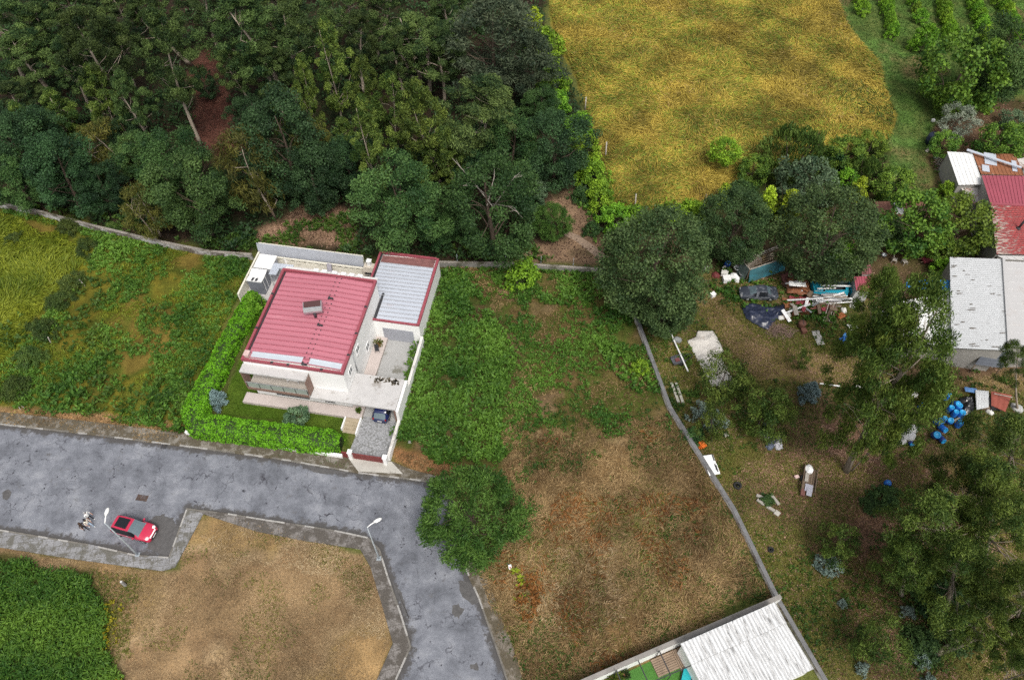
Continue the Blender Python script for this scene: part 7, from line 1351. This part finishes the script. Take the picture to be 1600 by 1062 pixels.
G_weed = leafmat('weed leaf', (.024, .070, .009), (.105, .205, .026), hue=0, rnd=0)
G_dweed = leafmat('dark weed leaf', (.018, .048, .008), (.075, .130, .018), hue=0, rnd=0)
G_fern = leafmat('bracken frond', (.022, .068, .008), (.105, .195, .022), hue=0, rnd=0)
G_hay = leafmat('hay blade', (.105, .086, .014), (.43, .32, .056), hue=0, rnd=0, transl=.15)
G_hayg = leafmat('green hay blade', (.060, .105, .012), (.25, .31, .036), hue=0, rnd=0, transl=.15)
G_straw = leafmat('dry straw', (.075, .046, .018), (.35, .24, .115), hue=0, rnd=0, transl=.15)
G_mead = leafmat('meadow blade', (.055, .088, .006), (.19, .215, .018), hue=0, rnd=0, transl=.15)
G_grass = leafmat('short grass', (.045, .064, .010), (.165, .158, .034), hue=0, rnd=0, transl=.15)
G_lawn = leafmat('lawn blade', (.030, .075, .004), (.085, .150, .010), hue=0, rnd=0)
G_litter = leafmat('fallen leaf', (.055, .028, .018), (.36, .225, .155), hue=0, rnd=0, transl=.1)
G_rust = leafmat('rusty bracken', (.07, .028, .008), (.22, .095, .026), hue=0, rnd=0, transl=.15)
G_strip = leafmat('mown grass', (.036, .085, .014), (.092, .145, .034), hue=0, rnd=0)
# golden field, lodged in swirls
cover('hay', HAY, 90, 1, .95, .06, .42, G_hay, 1, flow=6, up=.12, rad=.1, rag=.6)
cover('hay', HAY, 75, 1, .85, .06, .38, G_hayg, 2, mask=(8, .34, .2), flow=9, up=.15, rad=.1, rag=.6)
cover('hay', [(1300, 130), (1350, 125), (1395, 165), (1392, 205), (1345, 185), (1310, 160)], 40, 2, .6, .09, .4, leafmat('dark hay', (.030, .055, .010), (.10, .125, .022), hue=0, rnd=0), 52, up=.5, rag=2.5); cover('hay', [(900, 200), (1100, 210), (1110, 320), (990, 322), (950, 300)], 26, 1, .7, .06, .36, leafmat('brown hay', (.10, .06, .018), (.28, .165, .055), hue=0, rnd=0), 53, flow=8, up=.12, mask=(6, .40, .2)); cover('hay', [(845, -60), (1290, -60), (1340, 80), (1380, 180), (1200, 255), (1000, 200), (900, 100)], 9, 1, .7, .06, .44, leafmat('pale hay', (.24, .17, .06), (.42, .30, .11), hue=0, rnd=0), 54, flow=8, up=.12, mask=(5, .50, .1))
cover('dry_grass', [(0, 645), (150, 661), (310, 681), (310, 700), (150, 680), (0, 663)], 26, 2, .24, .04, .19, G_straw, 55, up=.5, mask=(2.5, .46, .12)); cover('dry_grass', [(330, 685), (545, 713), (545, 735), (330, 702)], 16, 2, .2, .04, .19, G_dweed, 56, up=.5, mask=(2, .50, .1))
cover('mown_grass', GREENW, 22, 2, .22, .07, .08, G_strip, 3, up=.7, rad=.12)
# left meadow and plot
cover('meadow_grass', LEFTFIELD, 60, 1, .75, .07, .3, G_mead, 4, flow=7, up=.35, rad=.1, rag=2)
cover('meadow_grass', LEFTLOT, 44, 2, .42, .055, .2, G_mead, 5, mask=(5, .40, .15), up=.6, avoid=(LEFTFIELD,))
cover('weeds', LEFTLOT, 11, 13, .25, .12, .36, G_weed, 6, mask=(4.5, .36, .16), rad=.28, avoid=(LEFTFIELD,))
cover('weeds', [(40, 560), (120, 540), (200, 560), (300, 600), (300, 680), (150, 652), (30, 640)], 6, 10, .36, .19, .5, G_weed, 7, mask=(5, .34, .14), rad=.3)
cover('weeds', [(150, 360), (320, 400), (395, 405), (390, 440), (330, 430), (240, 420), (150, 400)], 5, 10, .36, .19, .5, G_weed, 8, mask=(4, .40, .14), rad=.3)
cover('weeds', LEFTLOT, 1.6, 10, .4, .2, .55, G_dweed, 9, mask=(7, .50, .10), rad=.4)
# weedy plot right of the house
cover('weeds', WEEDY, 12, 15, .31, .14, .68, G_weed, 10, rad=.3, rag=2.0, mask=(3, .22, .15))
cover('weeds', [(930, 480), (985, 470), (1010, 540), (1046, 640), (1030, 660), (970, 600), (930, 540)], 7, 9, .38, .19, .5, G_weed, 11, mask=(3, .36, .15), rag=1.5)
cover('weeds', MIDTOP, 12, 12, .23, .11, .32, G_weed, 12, mask=(3.2, .36, .2), rad=.25, avoid=(WEEDY,))
cover('weeds', [(690, 420), (940, 425), (985, 470), (975, 490), (700, 460)], 6, 9, .36, .18, .5, G_weed, 13, mask=(3, .40, .12))
cover('dry_grass', MIDTOP, 22, 2, .34, .05, .14, G_straw, 14, mask=(4, .44, .2), up=.35, avoid=(WEEDY,))
# dry plot
cover('dry_grass', DRY, 110, 1, .48, .038, .22, G_straw, 15, flow=1.6, up=.3, rad=.12, mask=(4, .30, .2), rag=2)
cover('dry_grass', DRY, 30, 1, .55, .08, .28, G_rust, 16, flow=2.0, up=.3, rad=.15, mask=(5, .56, .10), rag=2)
cover('weeds', DRY, 9, 8, .20, .09, .2, G_dweed, 17, mask=(3, .47, .12)); cover('dry_grass', DRY, 50, 1, .45, .04, .2, G_grass, 59, flow=1.6, up=.35, mask=(3.5, .46, .15), rag=2); cover('dry_grass', [(840, 860), (960, 850), (980, 960), (900, 1010), (830, 960)], 50, 1, .5, .05, .16, leafmat('bleached straw', (.20, .14, .075), (.46, .36, .22), hue=0, rnd=0), 51, flow=1.5, up=.25, mask=(3, .38, .2))
cover('rusty_bracken', [(800, 895), (845, 890), (850, 940), (830, 1000), (805, 960)], 9, 8, .4, .12, .45, G_rust, 18, mask=(2, .38, .15)); cover('weeds', [(800, 885), (830, 890), (825, 935), (800, 940)], 4, 8, .3, .15, .35, leafmat('yellow weed leaf', (.07, .11, .008), (.26, .32, .02), hue=0, rnd=0), 19, mask=(1.5, .42, .1))
cover('dry_grass', [(780, 665), (900, 672), (1055, 640), (1150, 800), (1205, 935), (930, 1055), (800, 1060), (765, 900), (790, 760)], 55, 1, .46, .04, .2, G_straw, 61, flow=1.5, up=.3, rad=.12, rag=1.5); cover('weeds', [(790, 640), (1050, 600), (1070, 690), (900, 740), (800, 760)], 6, 10, .22, .1, .28, G_dweed, 62, mask=(2.5, .44, .14))
# verges, dirt lot
cover('dry_grass', VERGE, 45, 2, .30, .045, .1, G_straw, 20, up=.5); cover('dry_grass', VERGE2, 45, 2, .26, .045, .1, G_straw, 21, up=.5); cover('dry_grass', VERGE3, 35, 2, .28, .045, .1, G_straw, 22, up=.5, mask=(3, .4, .2))
G_dirt = leafmat('sandy tuft', (.13, .088, .045), (.37, .265, .145), hue=0, rnd=0, transl=.1)
cover('dry_grass', DIRTLOT, 110, 2, .20, .028, .06, G_dirt, 23, up=.3, mask=(5, .34, .25)); cover('short_grass', DIRTLOT, 22, 2, .22, .05, .08, G_grass, 24, mask=(4, .58, .08), up=.6); cover('short_grass', [(345, 815), (400, 825), (560, 865), (600, 960), (560, 960), (520, 890), (400, 860), (360, 880)], 30, 2, .22, .05, .08, G_grass, 57, mask=(3, .44, .12), up=.6); cover('dry_grass', [(310, 806), (370, 810), (560, 862), (610, 1000), (560, 1000), (530, 900), (330, 880)], 50, 2, .3, .04, .08, leafmat('bleached straw', (.2, .14, .07), (.46, .36, .22), hue=0, rnd=0), 58, up=.3, mask=(3, .40, .15))
cover('short_grass', [(135, 890), (230, 900), (220, 960), (200, 1080), (150, 1080), (165, 960)], 30, 3, .3, .06, .15, G_grass, 25, mask=(3, .40, .15), up=.6); cover('flowering_weeds', [(150, 930), (195, 940), (200, 1075), (165, 1075)], 5, 8, .26, .14, .5, leafmat('yellow broom', (.08, .08, .006), (.30, .26, .015), hue=0, rnd=0), 26, mask=(2, .42, .12))
cover('bracken', BRACKEN, 14, 22, .30, .085, .62, G_fern, 27, rad=.36, rag=1.0, up=.3, mask=(2, .12, .15))
cover('lawn_grass', LAWN, 60, 2, .12, .04, .05, G_lawn, 28, up=.9, rag=0)
# wood floor
WOODC = [CLEARING, BEHIND, DIRTWAY]
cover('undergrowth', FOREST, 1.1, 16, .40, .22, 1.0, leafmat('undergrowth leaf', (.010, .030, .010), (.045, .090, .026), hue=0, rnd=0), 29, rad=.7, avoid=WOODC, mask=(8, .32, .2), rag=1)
cover('undergrowth', [(300, 380), (400, 360), (560, 330), (570, 400), (400, 394)], 9, 11, .28, .14, .5, G_dweed, 30, mask=(2.5, .43, .08)); cover('undergrowth', [(60, 325), (200, 340), (330, 380), (395, 395), (300, 393), (150, 356), (60, 332)], 5, 10, .36, .19, .6, G_dweed, 31, mask=(4, .36, .15)); cover('undergrowth', [(690, 385), (840, 385), (870, 412), (690, 412)], 5, 10, .36, .19, .6, G_dweed, 32, mask=(4, .34, .15))
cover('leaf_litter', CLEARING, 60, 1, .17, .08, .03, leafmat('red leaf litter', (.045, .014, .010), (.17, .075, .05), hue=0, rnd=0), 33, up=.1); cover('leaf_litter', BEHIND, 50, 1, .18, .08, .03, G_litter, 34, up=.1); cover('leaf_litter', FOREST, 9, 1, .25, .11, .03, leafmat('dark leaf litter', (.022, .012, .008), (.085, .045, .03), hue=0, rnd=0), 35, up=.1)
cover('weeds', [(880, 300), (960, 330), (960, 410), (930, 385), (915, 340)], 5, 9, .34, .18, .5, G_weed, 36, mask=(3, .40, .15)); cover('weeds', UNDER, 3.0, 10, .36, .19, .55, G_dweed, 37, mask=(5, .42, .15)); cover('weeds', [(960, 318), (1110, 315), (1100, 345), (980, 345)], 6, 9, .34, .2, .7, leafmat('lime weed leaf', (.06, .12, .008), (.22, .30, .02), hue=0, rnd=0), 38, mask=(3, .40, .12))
# yard
cover('yard_grass', YARD, 70, 2, .24, .042, .1, G_grass, 39, up=.45, mask=(5, .30, .25), avoid=(TRACK,)); cover('weeds', YARD, 4, 9, .22, .11, .22, G_dweed, 40, mask=(4, .46, .12), avoid=(TRACK,)); cover('leaf_litter', LITTER, 70, 1, .20, .075, .03, G_litter, 41, up=.1, rag=4); cover('leaf_litter', YARD, 34, 1, .20, .075, .03, G_litter, 42, up=.1, avoid=(LITTER,)); cover('yard_grass', TRACK, 40, 2, .22, .04, .09, G_grass, 60, up=.5, mask=(3.5, .38, .2)); cover('dry_grass', TRACK, 26, 2, .24, .045, .07, G_dirt, 43, up=.4, mask=(4, .36, .2))
cover('weeds', [(1115, 430), (1225, 440), (1330, 500), (1310, 520), (1255, 530), (1225, 500), (1155, 480), (1105, 450)], 5, 9, .34, .18, .5, G_weed, 44, mask=(2.5, .44, .12)); cover('weeds', [(1040, 490), (1075, 520), (1080, 590), (1100, 620), (1060, 640), (1040, 590)], 5, 9, .32, .17, .42, G_dweed, 45, mask=(2.5, .40, .15)); cover('weeds', SOIL, 1.6, 9, .32, .17, .4, G_dweed, 46, mask=(4, .50, .12))
cover('leaf_litter', SOIL, 10, 1, .2, .08, .03, G_litter, 47, up=.1)
